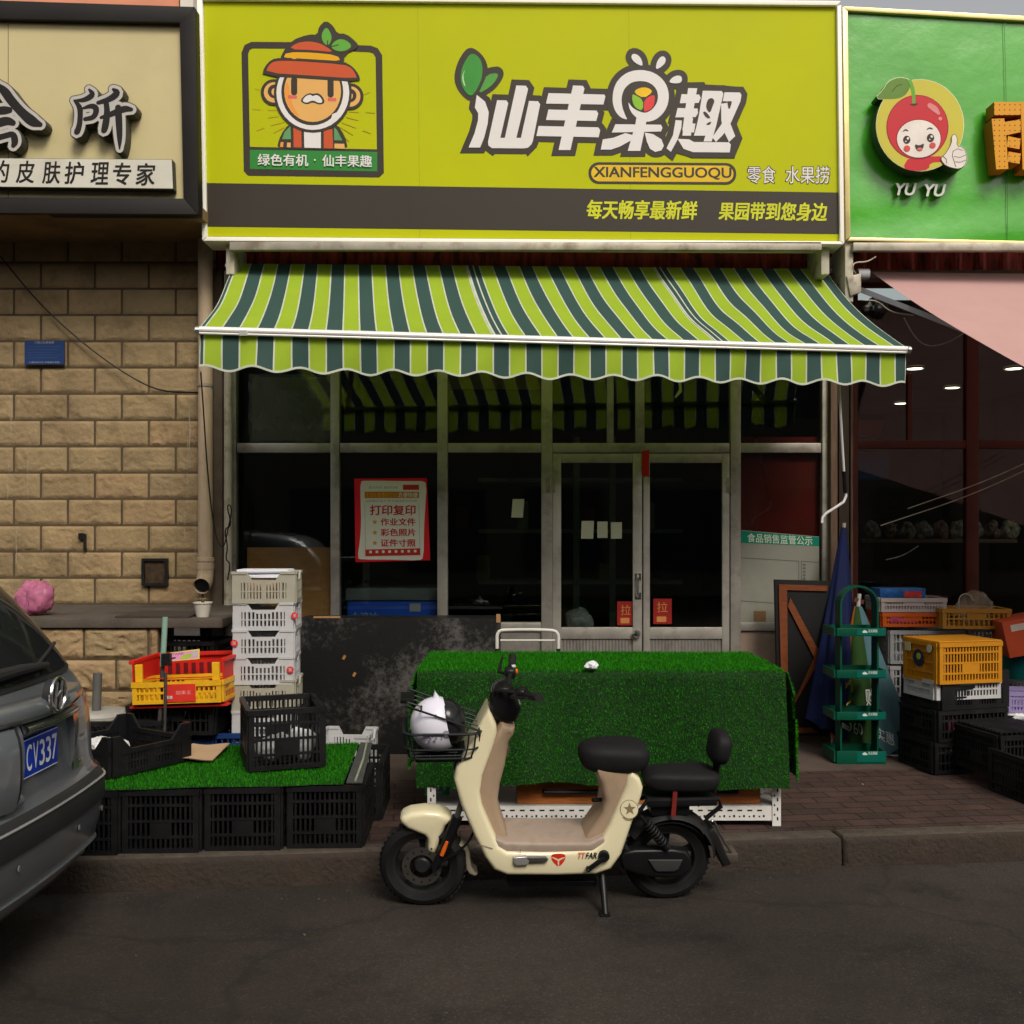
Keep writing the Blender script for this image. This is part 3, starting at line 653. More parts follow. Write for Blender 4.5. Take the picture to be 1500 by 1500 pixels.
simple('blue_plaque', 'blue square plaque hanging inside the right shop below its transom', 'plaque', lambda mb: mb.px(1257, 664, 1302, 702, DN+.12, .02, M('plaque_blue', (.015,.06,.16), .5)))
simple('red_tub', 'dark red tub standing on a ledge high in the right shop', 'tub', lambda mb: mb.lathe([(0,0),(.10,0),(.13,.12),(.12,.12),(.09,.01)], P(1270, 640, DN+.35), M('tub_red', (.22,.02,.015), .5), 20))

# opposite side of the street (seen only as reflections in the glass)
OB = thing('opposite_building', 'plain grey building across the street, seen only reflected in the glass', 'building', (0, -11, 0))
mb = MB(); mb.box((-22, -14, 0), (22, -11, 8.5), M('opposite_render', (.16,.14,.12), .9, 0, .15, 1.5)); mb.build('wall', OB, 0)
mb = MB()
for i in range(14):
    for z in (.2, 4.2): mb.box((-21+i*3.05, -10.98, z+.5), (-19+i*3.05, -10.9, z+2.6), M('opposite_glass', (.03,.035,.04), .2)); 
o = mb.build('window', OB, 0); o['kind'] = 'stuff'
# ------------------------------------------------------------------ left sign
blk = M('sign_black', (.010,.008,.007), .5, 0, .2, 4); crm = M('sign_cream', (.50,.43,.23), .5, 0, .04, 1.2, dirt=(.40,.33,.18), dscale=.8, damt=.5)
LS = thing('salon_sign', 'black framed cream signboard with black brush style Chinese characters on the stone building', 'sign', P(130, 314, 7.0))
mb = MB(); L0 = -330
mb.pq([(L0,-10),(285,10),(268,33),(L0,20)], 7.0, .10, blk, .004)
mb.pq([(L0,286),(269,290.5),(290,314),(L0,310)], 7.0, .10, blk, .004)
mb.pq([(263,33.5),(285.5,10.5),(290.5,313.5),(268.5,290)], 7.001, .10, blk, .004); mb.pq([(L0,-10),(285,10),(290.5,313),(L0,309)], 7.11, .5, M('sign_box_side', (.03,.025,.02), .6)); mb.build('frame', LS)
mb = MB(); mb.pq([(L0,18),(266,31),(270,292),(L0,288)], 7.05, .02, crm); mb.box(P(11.5,27,7.046), P(12.5,290,7.05), M('seam_brown', (.2,.15,.08), .8)); mb.build('panel', LS, 0)
gry = M('letter_grey', (.42,.40,.37), .5, 0, .05); side = M('letter_side', (.06,.058,.04), .6)
suo = [[(890,212,22),(935,262,62),(850,318,52),(745,325,24)], [(742,322,22),(798,385,58),(803,470,52),(792,580,56),(762,655,62),(746,612,6)],
       [(830,400,24),(915,372,52),(968,398,62),(945,490,52),(850,508,42)], [(1132,212,32),(1180,242,72),(1105,308,62),(980,345,40)],
       [(1060,335,52),(1072,450,62),(1052,580,72),(1032,640,52),(1014,602,6)], [(1010,492,32),(1080,472,52),(1170,432,62),(1250,402,70),(1310,412,42)],
       [(1180,392,62),(1186,500,72),(1196,700,56),(1194,805,14)]]
hui = [[(-30,170,50),(45,225,90),(100,310,92),(215,440,88),(325,535,112),(400,562,52)], [(-60,430,70),(40,420,90),(92,418,66)], [(-60,560,90),(70,520,90),(128,545,62)],
       [(-60,705,60),(60,672,56),(135,652,62),(152,735,74),(132,775,44)], [(-20,180,70),(-120,320,80),(-260,470,80),(-380,540,30)], [(-60,560,90),(-160,580,60),(-210,585,40)], [(-50,575,50),(-110,650,50),(-180,720,56),(-60,705,60)]]
for nm, strokes in (('所', suo), ('会', hui)):
    d = Decal(6.945, (0,100), 6.818)
    mb = d.mb
    for s_ in strokes:
        d.up(); D = d.D; pl = brush_poly(s_, 84)
        mb.prism([P(x/6.818, 100+y/6.818, D+.014) for x, y in pl], (0, .085, 0), side)
    d.D = 6.95
    for s_ in strokes: d.brush(s_, gry, 66)
    for s_ in strokes: d.brush(s_, blk)
    lt = mb.build('letter', LS, 0)
PQ = MB(); PQ.pq([(L0,229),(252,233.5),(254,277),(L0,270)], 6.97, .07, side); d = Decal(6.9695); d.poly([(L0,229.5),(251.5,234),(253.3,276),(L0,269.5)], M('plaque_white', (.55,.53,.46), .45, 0, .06, 2, dirt=(.40,.37,.30), dscale=3)); 
pl = PQ.build('plaque', LS, 0); d.mb.build('plaque_face', pl, 0)
d = Decal(6.9685)
for ch, cx, w in (('的',0,27), ('皮',37,27), ('肤',75,26), ('护',109,28), ('理',146,26), ('专',179,26), ('家',213,28)):
    d.text(ch, cx-w/2, 235+cx*.02, cx+w/2, 267+cx*.02, blk, bold=.022, shear=.12)
d.mb.build('lettering', pl, 0)

# ------------------------------------------------------------------ main yellow green sign
yg = M('sign_yellow_green', (.415,.44,.0), .6, 0, .05, .9, spec=.15); dkb = M('sign_charcoal', (.034,.026,.019), .5, 0, .05, 2); wht = M('border_white', (.86,.83,.75), .4, 0, .04, 3)
lw = M('letter_white', (.66,.63,.62), .5, 0, .03, 3); YD = 7.25
YS = thing('shop_sign', 'large yellow green fruit shop signboard with white logo lettering above the striped awning', 'sign', P(765, 354, YD))
mb = MB(); mb.pq([(299,0),(1226,8),(1231,353),(303,346)], YD, .03, yg)
mb.build('panel', YS, 0)
mb = MB(); Y2 = YD-.03
mb.pq([(288,-6),(296,-4),(302.6,346.4),(296,352)], Y2, .25, wht, .004); mb.pq([(1226.5,8.5),(1232.5,7),(1237,357),(1231,353)], Y2, .25, wht, .004)
mb.pq([(288,-8),(1232.5,1),(1226,7.6),(296,-.8)], Y2, .25, wht, .004); mb.pq([(303,346.5),(1231,353.4),(1236,357.6),(297,352.6)], Y2, .25, wht, .004); mb.build('border', YS)
for sx_ in (612, 921):
    d = Decal(YD-.0005); d.stroke([(sx_,3+(sx_-300)*.009),(sx_+3,349+(sx_-300)*.007)], .7, M('panel_seam', (.30,.31,.0), .6)); d.mb.build('panel_seam', YS, 0)
d = Decal(YD-.001); d.poly([(300.5,268),(1228,282),(1229,343),(302,332)], dkb); d.mb.build('band', YS, 0)
# emblem on the left
d = Decal(YD-.001, (330,20), 5.769); ora = M('print_red', (.50,.075,.018), .5, 0, .03); orl = M('print_orange', (.72,.27,.045), .5, 0, .03); pch = M('print_peach', (.66,.36,.10), .5, 0, .03)
lg = M('print_green', (.045,.26,.035), .5, 0, .03); lf = M('print_leaf', (.10,.33,.03), .5, 0, .03); amb = M('print_amber', (.66,.33,.0), .5, 0, .03); ray = M('print_ray', (.45,.28,.01), .5); pk = M('print_pink', (.62,.12,.10), .5)
d.stroke([(560,268),(225,266),(185,285),(165,335),(184,1320),(205,1342),(1290,1356),(1312,1335),(1298,360),(1270,315),(1225,298),(1080,292)], 56, dkb)
d.rrect(206, 1125, 1285, 1165, 2, dkb, .02); d.poly([(208,1150),(1284,1168),(1284,1332),(208,1312)], M('print_band_green', (.022,.20,.03), .5, 0, .03))
for x0, y0, x1, y1 in ((250,633,330,660),(230,808,300,812),(360,815,440,818),(362,880,450,868),(385,945,500,915),(265,988,330,965),(410,1008,500,960),(1170,685,1220,662),(1045,828,1130,833),(1185,833,1265,838),(1020,875,1125,900),(985,920,1105,965),(1160,985,1230,1012),(955,950,1080,1025),(975,1005,1045,1080)):
    d.stroke([(x0,y0),(x1,y1)], 6, ray)
# shoulders, collar and shirt
d.smo([(440,1135),(450,1070),(500,970),(570,915),(740,900),(920,920),(980,980),(1020,1060),(1035,1145),(740,1150)], dkb, 1)
d.poly([(480,1060),(500,1000),(550,950),(555,1060)], M('print_sleeve', (.10,.27,.10), .5)); d.poly([(920,960),(945,985),(990,1072),(920,1068)], MATS['print_sleeve'])
d.poly([(575,955),(642,970),(645,1130),(578,1128)], ora); d.poly([(832,985),(905,975),(912,1140),(832,1136)], ora); d.poly([(665,985),(808,985),(808,1136),(668,1132)], lw)
d.poly([(468,1085),(492,1085),(488,1128),(462,1126)], orl); d.poly([(522,1090),(552,1090),(552,1130),(520,1128)], pch); d.poly([(922,1098),(1005,1100),(1012,1142),(922,1138)], pch)
for cx, cy in ((412,665), (1056,700)):
    d.ell(cx, cy, 112, 112, dkb); d.ell(cx, cy, 86, 86, pch); d.ell(cx+(5 if cx < 700 else -5), cy-8, 58, 58, dkb); d.ell(cx+(12 if cx < 700 else -12), cy-4, 34, 34, pch)
d.ell(740, 670, 330, 335, dkb); d.ell(740, 670, 308, 312, lw); d.ell(735, 660, 262, 284, dkb); d.ell(738, 655, 240, 260, pch)
d.smo([(498,640),(530,560),(560,760),(640,890),(560,830),(508,730)], orl, 1)
d.poly([(880,930),(905,850),(950,830),(935,880),(910,905)], lw)
for x0 in (556, 864): d.rrect(x0, 535, x0+52, 690+(x0-556)*.06, 25, dkb)
d.rrect(530, 688, 606, 716, 8, pk, .03); d.rrect(866, 710, 938, 738, 8, pk, .03)
d.smo([(628,740),(670,690),(715,668),(740,680),(780,668),(820,695),(846,752),(795,772),(740,745),(690,770)], dkb, 2); d.smo([(648,738),(680,695),(720,682),(738,700),(770,684),(805,705),(826,748),(790,757),(738,728),(690,756)], lw, 2)
# hat with two leaves
d.smo([(455,420),(480,330),(560,225),(700,175),(780,178),(790,110),(850,55),(915,105),(945,168),(1020,168),(1110,240),(1130,285),(1010,340),(1000,430),(740,440)], dkb, 1)
d.smo([(310,525),(330,450),(390,385),(470,372),(740,385),(1000,402),(1080,450),(1130,515),(1142,578),(740,552)], dkb, 1)
d.smo([(340,498),(370,430),(420,400),(560,398),(1000,428),(1070,460),(1105,520),(1112,548),(740,524)], ora, 1)
d.smo([(490,380),(515,325),(740,328),(950,352),(975,405),(740,388)], amb, 1); d.stroke([(480,382),(565,386)], 22, dkb); d.stroke([(600,388),(985,412)], 22, dkb)
d.smo([(535,300),(600,248),(700,232),(800,250),(870,290),(915,326),(740,308)], ora, 1)
d.smo([(860,265),(900,225),(965,195),(1060,235),(1092,280),(1040,330),(930,335)], dkb, 2)
d.smo([(855,105),(900,180),(895,235),(862,275),(820,235),(812,170)], lf, 2); d.smo([(885,282),(930,225),(1000,210),(1078,270),(1020,315),(945,318)], lf, 2)
d.stroke([(862,280),(866,225)], 9, dkb); d.stroke([(880,284),(960,262)], 9, dkb)
d.text('绿色有机', 275, 1184, 700, 1282, lw, sl=.014, bold=.022); d.ell(757, 1236, 8, 8, lw); d.text('仙丰果趣', 822, 1192, 1238, 1290, lw, sl=.014, bold=.022)
d.mb.build('emblem', YS, 0)
# logo lettering
A = (660,60); B = (880,60); s_ = 6.522
wA = [[(250,515),(330,580),(365,680),(355,790),(322,920),(283,1018),(172,1018),(230,880),(262,760),(264,690),(232,636)],
      [(445,565),(535,568),(551,595),(475,928),(395,1024),(362,1000),(357,965)], [(368,926),(792,926),(775,985),(740,1020),(700,1026),(395,1024),(360,995)], [(628,425),(720,428),(741,458),(628,928),(518,928)], [(750,572),(835,576),(856,605),(785,962),(740,1015),(672,926)],
      [(935,498),(1470,512),(1479,532),(1460,607),(912,598)], [(935,655),(1395,665),(1411,692),(1392,765),(912,755)], [(840,812),(1410,825),(1430,852),(1415,920),(820,908)], [(1170,425),(1265,428),(1279,455),(1145,1042),(1032,1042)]]
ring = [(243,742,14),(205,710,56),(165,640,82),(152,540,86),(182,425,98),(270,345,104),(385,325,106),(500,352,104),(580,430,104),(604,530,104),(580,630,104),(510,708,100),(420,735,86),(340,695,62),(292,650,34),(266,592,4)]
wB = [[(340,735),(442,740),(432,790),(378,1050),(258,1050),(330,800)], [(140,795),(575,800),(590,830),(575,865),(105,875)], [(235,880),(310,900),(290,950),(180,1010),(100,1038),(0,1038),(20,940),(120,925)], [(420,875),(500,890),(580,940),(603,1000),(580,1045),(520,1060),(470,1030),(440,960)],
      [(400,245),(320,205),(290,160),(300,125),(335,122),(375,150),(398,200)], [(522,282),(535,200),(570,150),(605,145),(625,180),(605,230)], [(645,400),(680,350),(730,328),(772,335),(778,380),(750,408)],
      [(772,508),(940,512),(955,545),(935,592),(755,595)], [(735,640),(925,645),(930,690),(905,728),(712,730)], [(835,450),(922,452),(850,860),(780,855)], [(800,730),(882,735),(862,905),(780,905)], [(840,785),(905,790),(890,875),(830,870)],
      [(715,755),(775,760),(770,830),(735,940),(670,1060),(628,1025),(690,900)], [(735,935),(845,940),(890,965),(1225,968),(1243,990),(1232,1065),(880,1062),(790,1030)],
      [(975,475),(1155,478),(1172,502),(1105,800),(1060,960),(982,960),(1000,905),(890,905),(915,815),(940,700)], [(1182,490),(1330,492),(1344,516),(1335,575),(1235,800),(1165,900),(1100,965),(1066,920),(1150,800),(1255,580),(1165,575)], [(1150,600),(1215,590),(1235,780),(1285,910),(1225,965),(1170,850),(1152,760)]]
d = Decal(YD-.001, A, s_, .0001)
l1 = [(180,45),(300,120),(362,240),(350,400),(290,520),(200,590),(110,530),(40,420),(35,300),(90,150)]; l2 = [(330,270),(380,250),(465,240),(512,290),(500,360),(420,470),(300,540),(230,560)]
d.smo(l1, dkb, 2); d.smo(l2, dkb, 2)
for p in wA: d.out(p, 56, dkb)
d.off = B
for i_, p in enumerate(wB): d.poly(smooth_poly(inset(smooth_poly(p, 2) if 3 <= i_ < 7 else p, -56), 2 if 3 <= i_ < 7 else 0), dkb)
d.brush([(x, y, w) for x, y, w in ring], dkb, 116); d.ell(408, 560, 150, 150, dkb)
d.poly([(850,395),(990,392),(1000,415),(1180,425),(1340,440),(1390,490),(1300,800),(1355,930),(1280,1110),(860,1110),(720,1070),(760,500)], dkb)
d.off = A
d.smo([(205,110),(280,160),(308,250),(300,350),(260,450),(200,535),(140,490),(95,400),(100,280),(150,170)], M('logo_leaf', (.035,.25,.03), .5), 2); d.smo([(350,318),(460,305),(440,370),(380,440),(262,510),(310,410)], M('logo_leaf_light', (.07,.28,.04), .5), 1)
d.smo([(140,265),(118,340),(148,450),(118,400),(108,340)], M('leaf_glint', (.45,.62,.36), .5), 1)
for p in wA: d.poly(p, lw)
d.off = B; d.brush(ring, lw)
for p in wB[:4]+wB[7:]: d.poly(p, lw)
for p in wB[4:7]: d.smo(p, lw, 2)
d.ell(408, 558, 118, 118, dkb); d.smo([(318,495),(340,460),(410,440),(470,455),(496,490),(410,548)], M('fruit_yellow', (.70,.42,.0), .5), 1); d.smo([(302,515),(312,508),(405,560),(402,668),(330,640),(300,570)], M('fruit_green', (.20,.42,.015), .5), 1); d.smo([(414,560),(508,508),(520,550),(500,640),(430,680),(412,670)], M('fruit_red', (.60,.035,.035), .5), 1)
for p in ([(1005,620),(1020,560),(1060,540),(1090,570),(1070,620),(1045,690),(1015,660)], [(972,682),(1000,670),(1056,738),(1010,738)], [(1008,790),(1058,765),(1050,797),(1015,804)], [(1205,575),(1258,575),(1226,668)]): d.smo(p, dkb, 1)
d.mb.build('lettering', YS, 0)
d = Decal(YD-.001); d.rrect(862, 237.5, 1078.5, 269.5, 15, dkb, .006); d.rrect(866, 241.5, 1074.5, 265.5, 12, M('badge_amber', (.62,.40,.005), .5), .006)
d.text('XIANFENGGUOQU', 870, 244.5, 1071, 262, dkb, sl=.006, bold=.028); d.mb.build('badge', YS, 0)
d = Decal(YD-.001)
for t, x0, x1 in (('零食', 1095, 1136), ('水果捞', 1151, 1215)):
    d.text(t, x0-.6, 243, x1+.6, 269, dkb, sl=.006, bold=.05); d.text(t, x0, 243.5, x1, 268.5, lw, sl=.006, bold=.006)
d.D = YD-.0025; ygt = M('band_lettering', (.52,.54,.01), .5)
d.text('每天畅享最新鲜', 860, 293, 1021, 320, ygt, sl=.01, bold=.035, shear=.12); d.mb.build('slogan', YS, 0); d = Decal(YD-.0025); d.text('果园带到您身边', 1053, 296, 1211, 322, ygt, sl=.01, bold=.035, shear=.12); d.mb.build('slogan', YS, 0)

# ------------------------------------------------------------------ green sign on the right
GD = 7.3
GS = thing('green_sign', 'green signboard with gold frame, cherry emblem and orange letter on the right shop', 'sign', P(1400, 357, GD))
gm = M('sign_green', (.055,.34,.015), .25, 0, .16, 1.1, spec=.5, coat=.3, bump=.02, bscale=2.2); gld = M('gold_frame', (.66,.55,.24), .3, .55, .15, 3)
mb = MB(); top = lambda x: 16+(x-1242)*.056; bot = lambda x: 347+(x-1242)*.022
XR = 1640
mb.grid(lambda u_, v_: (lambda x: P(x, top(x)+(bot(x)-top(x))*v_, GD+.004*NZ.noise(Vector((x*.02, v_*3, 0)))+.012*math.sin(v_*26+x*.012)*max(0, v_-.75)*2))(1240+(XR-1240)*u_), 50, 40, gm)
mb.build('panel', GS)
sg = MB(); d = Decal(GD-.014)
d.stroke([(1471,29),(1475,190),(1476,352)], .9, M('seam_green', (.03,.15,.015), .5)); d.mb.build('seam', GS, 0); sg.bm.free()
mb = MB(); Y2 = GD-.03
mb.pq([(1234.5,9.5),(1242,16),(1246,347),(1239,352)], Y2, .2, gld, .004); mb.pq([(1235,9),(XR,top(XR)-7.5),(XR,top(XR)),(1242.5,15.5)], Y2, .2, gld, .004); mb.pq([(1246,347.5),(XR,bot(XR)),(XR,bot(XR)+6),(1241,352.5)], Y2, .2, gld, .004); mb.build('frame', GS)
# round emblem stands off the panel
off = (1200,0); s_ = 3.947
E = Decal(GD-.14, off, s_, .0003); dsk = M('emblem_yellow', (.50,.44,.04), .45, 0, .03); eg = M('emblem_side', (.02,.05,.02), .5); edge = M('emblem_edge', (.62,.66,.42), .5)
disc = [(583+252*math.cos(R(a)), 724-264*math.sin(R(a))) for a in range(0, 360, 8)]; leaf = smooth_poly([(322,568),(370,520),(400,470),(460,446),(520,458),(535,480),(510,540),(470,568),(400,575)], 1); hand = smooth_poly([(700,915),(730,890),(765,830),(765,785),(785,772),(800,800),(795,845),(835,850),(855,900),(850,950),(815,978),(760,970),(720,950)], 1)
for pl in (disc, leaf, hand):
    p2 = inset(pl, -2); E.mb.prism([E.pt(p, E.D) for p in p2], (0, .11, 0), eg); E.up(); E.up()
for pl in (disc, leaf, hand): E.poly(inset(pl, -3), edge)
E.poly(disc, dsk); e2 = MATS['print_leaf']; crd = M('cherry_red', (.48,.012,.022), .45, 0, .04); cdk = M('cherry_outline', (.25,.008,.015), .5); fc = M('cherry_face', (.68,.62,.57), .5); ink = M('emblem_ink', (.03,.02,.015), .5)
E.poly(leaf, M('cherry_leaf', (.10,.20,.025), .5)); E.stroke([(420,530),(450,495),(480,488)], 4, ink)
E.smo([(480,975),(520,905),(640,905),(715,902),(720,935),(640,940),(635,980),(560,990)], crd, 1)
E.ell(568, 735, 180, 187, cdk); E.ell(568, 735, 175, 182, crd); E.brush([(525,470,22),(545,520,20),(548,600,16)], e2); E.smo([(515,603),(548,598),(580,598),(550,614)], ink, 1)
E.ell(576, 802, 131, 114, cdk); E.ell(576, 802, 126, 109, fc)
shn = M('cherry_shine', (.60,.20,.20), .4); E.brush([(640,610,30),(670,630,36),(690,655,18)], shn); E.ell(700, 686, 11, 11, shn)
for x, y in ((506,808), (644,797)): E.ell(x, y, 21, 24, ink); E.ell(x+7, y-8, 7, 7, fc); E.ell(x-5, y+9, 4, 4, fc)
bl = M('cheek_red', (.58,.06,.05), .5); E.ell(508, 858, 19, 18, bl); E.ell(656, 840, 18, 17, bl)
E.brush([(487,757,4),(500,747,6),(514,756,4)], ink); E.brush([(625,746,4),(640,737,6),(655,744,4)], ink); E.smo([(552,832),(580,842),(608,826),(600,862),(582,874),(562,862)], ink, 1); E.ell(582, 862, 16, 9, pk)
E.poly(inset(hand, -1), ink); E.poly(inset(hand, 2), fc)
for p in ([(775,875),(800,860),(830,870)], [(780,905),(815,910),(848,895)], [(785,935),(815,938),(850,925)], [(775,870),(770,900),(790,965)], [(712,900),(735,920),(738,945)]): E.stroke(p, 3, ink)
E.mb.build('emblem', GS, 0)
d = Decal(GD-.035, off, s_); slv = M('letter_silver', (.55,.56,.50), .4); shd = M('letter_silver_side', (.10,.12,.08), .5)
for t, x0, x1, dy in (('YU', 445, 562, 0), ('YU', 612, 732, 6)):
    me = text_mesh(t, bold=.03, shear=.25)
    d.text(t, x0, 1060+dy, x1, 1128+dy, shd, bold=.03, shear=.25, ext=.02); d.D -= .022; d.text(t, x0, 1060+dy, x1, 1128+dy, slv, bold=.03, shear=.25); d.D += .02
d.mb.build('lettering', GS, 0)
def dots_mat():
    m = M('perforated_orange', (.62,.27,.003), .45, 0, .04); n, l = m.node_tree.nodes, m.node_tree.links; b = n['Principled BSDF']; src = b.inputs['Base Color'].links[0].from_socket
    tc = n.new('ShaderNodeTexCoord'); sx = n.new('ShaderNodeSeparateXYZ'); l.new(tc.outputs['Object'], sx.inputs[0]); hs_ = []
    for k in (0, 2):
        a = n.new('ShaderNodeMath'); a.operation = 'PINGPONG'; a.inputs[1].default_value = .018; l.new(sx.outputs[k], a.inputs[0]); q = n.new('ShaderNodeMath'); q.operation = 'POWER'; q.inputs[1].default_value = 2; l.new(a.outputs[0], q.inputs[0]); hs_.append(q)
    ad = n.new('ShaderNodeMath'); l.new(hs_[0].outputs[0], ad.inputs[0]); l.new(hs_[1].outputs[0], ad.inputs[1])
    lt = n.new('ShaderNodeMath'); lt.operation = 'LESS_THAN'; lt.inputs[1].default_value = .0048**2; l.new(ad.outputs[0], lt.inputs[0])
    mx = n.new('ShaderNodeMix'); mx.data_type = 'RGBA'; l.new(lt.outputs[0], mx.inputs[0]); l.new(src, mx.inputs[6]); mx.inputs[7].default_value = (.10,.04,.01,1); l.new(mx.outputs[2], b.inputs['Base Color'])
    return m
og = dots_mat(); ogs = M('letter_orange_side', (.40,.13,.01), .5)
mb = MB(); D = GD-.15
half = [[(570,370),(865,371),(865,512),(575,515)], [(545,555),(685,550),(690,590),(865,560),(865,700),(705,735),(728,1105),(595,1110)], [(725,745),(866,775),(850,888),(712,862)], [(730,915),(866,938),(852,1048),(722,1028)]]
full = half + [[(2*970-x, y) for x, y in p[::-1]] for p in half] + [[(865,371),(1075,371),(1075,1112),(885,1112)]]
for p in full:
    q = [(1380+x/7.5, 100+y/7.5) for x, y in p]
    mb.ngon([P(x, y, D) for x, y in q], og); mb.prism([P(x, y, D+.001) for x, y in q], (0, .125, 0), ogs)
mb.build('letter', GS, 0)

# ------------------------------------------------------------------ striped awning
g1 = M('awning_lime', (.42,.60,.04), .75, 0, .05, 2, transl=.42); g2 = M('awning_slate', (.038,.085,.076), .75, 0, .06, 2, transl=.25); wl_ = M('awning_piping', (.62,.66,.55), .7, transl=.3)
AW = thing('striped_awning', 'lime and slate green striped retractable awning with scalloped valance under the yellow sign', 'awning', P(800, 500, 6.2))
BL, BR = P(343, 386, 7.6), P(1207, 394, 7.6); FL, FR = P(292, 480, 5.9), P(1328, 509, 6.5)
total = 44.0; edges = [(-.01, .26, 1)] + [(.26+i, 1.26+i, i % 2) for i in range(43)] + [(43.26, 44.0, 1)]
def canopy(u_, v_):                        # u along the awning, v from back to front
    a = BL.lerp(BR, u_); b = FL.lerp(FR, u_); p = a.lerp(b, v_)
    sag = .065*math.sin(math.pi*v_)*(.85+.15*math.sin(u_*9))
    wr = .012*math.sin(v_*9+u_*34)*max(0, math.sin((u_-.55)*7))*math.sin(math.pi*v_) + .006*math.sin(u_*60+v_*5)*math.sin(math.pi*v_)
    p.z -= sag - wr; return p
def valance(u_, v_):
    p = FL.lerp(FR, u_); s_ = .5-.5*math.cos(2*math.pi*(u_*16.2-.62))
    n = .012*math.sin(u_*70+v_*2)*v_ + .02*math.sin(u_*23)*v_
    p = p + Vector((0, .010-n, -.036-v_*(.185+.032*(1-s_)))); return p
for nm, fn, nv in (('canopy', canopy, 28), ('valance', valance, 8)):
    mb = MB(); w = .045
    for a, b, k in edges:
        a0, b0 = max(a, 0)/total, b/total; e = w/total
        for c, dd, m, nn in ((a0, a0+e, wl_, 1), (a0+e, b0-e, g1 if k == 0 else g2, 4), (b0-e, b0, wl_, 1)):
            mb.grid(lambda u_, v_: fn(c+(dd-c)*u_, v_), nn, nv, m)
    if nm == 'valance':
        for i in range(160):
            u0, u1 = i/160, (i+1)/160; p0, p1 = fn(u0, 1), fn(u1, 1); h = Vector((0,0,.013)); q = Vector((0,-.003,0))
            mb.face([p0+q, p1+q, p1+q+h, p0+q+h], wl_)
    else:
        for us in ((17.3,17.45), (17.75,17.85), (31.3,31.42), (31.7,31.8)):
            mb.grid(lambda u_, v_: fn((us[0]+(us[1]-us[0])*u_)/total, v_)+Vector((0,0,.004)), 1, nv, wl_)
    bmesh.ops.remove_doubles(mb.bm, verts=mb.bm.verts, dist=.0004); mb.build(nm, AW, 60)
dx = (FR-FL).normalized(); mb = MB(); wb = M('awning_bar_white', (.72,.71,.68), .35, .2, .05)
mb.tube([FL-dx*.01+Vector((0,-.012,-.014)), FR+dx*.01+Vector((0,-.012,-.014))], .020, wb, 14); mb.tube([FL-dx*.01+Vector((0,-.016,-.034)), FR+dx*.01+Vector((0,-.016,-.034))], .009, wb, 10); mb.build('front_bar', AW)
mb = MB(); mb.tube([BL+Vector((0,.05,-.035)), BR+Vector((0,.05,-.035))], .035, STEEL, 12); mb.build('roller', AW)
for a, b, s_ in ((BL+Vector((.12,.05,-.05)), FL+Vector((.25,0,-.03)), 1), (BR+Vector((-.12,.05,-.05)), FR+Vector((-.25,0,-.03)), -1)):
    mid = (a+b)/2 + Vector((s_*.38, .05, -.12)); mb = MB(); mb.bar(a, mid, .045, .03, wb); mb.bar(mid, b, .045, .03, wb); mb.lathe([(0,.03),(.035,.03),(.035,-.03),(0,-.03)], mid, STEEL, 14); mb.build('folding_arm', AW)
for p in (BL, BR):
    mb = MB(); s_ = -1 if p is BL else 1; c = p+Vector((s_*.04,.07,0)); mb.box(c+Vector((-.025,-.07,-.09)), c+Vector((.025,.07,.09)), STEEL, .008); mb.lathe([(0,.03),(.02,.03),(.02,0)], c+Vector((0,-.07,-.02)), CHROME, 10, (0,-1,0)); mb.build('end_bracket', AW)
for p, s_ in ((FL, -1), (FR, 1)):
    mb = MB(); c = p+dx*s_*.015+Vector((0,-.013,-.02)); mb.lathe([(0,.008),(.022,.006),(.027,0),(.027,-.02)], c, CHROME, 14, dx*s_); mb.build('end_cap', AW)
mb = MB(); mb.tube([P(1229,562,6.6), P(1233,640,6.7), P(1238,720,6.8), P(1239.5,726,6.8), P(1236,735,6.8), P(1226,742,6.8), P(1210,752,6.8), P(1205,758,6.8), P(1204,766,6.8)], .009, M('crank_white', (.6,.6,.6), .4)); mb.tube([P(1236.3,690,6.765), P(1238.3,722,6.8)], .014, BLACKP); o = mb.build('awning_crank'); tag(o, 'thin white crank rod with bent handle hanging below the striped awning', 'crank')

simple('ribbon_scrap', 'torn pale yellow ribbon scrap hanging under the awning before the right upper pane', 'ribbon', lambda mb: (mb.ngon([P(x, y, 7.2) for x, y in ((994,545),(998,560),(999,574),(990,583),(988,582),(995,570),(993,556))], M('ribbon_yellow', (.55,.50,.28), .8)), mb.tube([P(994,545,7.2), P(995,520,7.1)], .003, MATS['ribbon_yellow'], 5)))
# pink awning on the right
PA = thing('pink_awning', 'plain pale pink awning with folding arm over the right shop', 'awning', P(1450, 450, 6.6))
pm = M('awning_pink', (.60,.36,.34), .75, 0, .05, 1.5, transl=.3)
Q = [P(1276,398,7.55), P(1900,404,7.55), P(2120,760,5.6), P(1600,586,5.6)]
mb = MB(); mb.grid(lambda u_, v_: Q[0].lerp(Q[1], u_).lerp(Q[3].lerp(Q[2], u_), v_) - Vector((0,0,.05*math.sin(math.pi*v_)+.004*math.sin(v_*9+u_*4))), 24, 16, pm); mb.build('canopy', PA)
mb = MB(); mb.bar(P(1262,425,7.35), P(1420,487,6.9), .05, .035, M('arm_grey', (.22,.22,.23), .35, .5)); mb.bar(P(1420,487,6.9), P(1610,590,5.7), .045, .03, MATS['arm_grey']); mb.build('folding_arm', PA)
mb = MB(); mb.pq([(1240,404),(1262,400),(1262,428),(1246,434)], 7.28, .1, STEEL, .012); mb.lathe([(0,.02),(.04,.02),(.04,-.06)], P(1268,402,7.4), WHITE, 14, (1,0,0)); mb.build('end_bracket', PA)
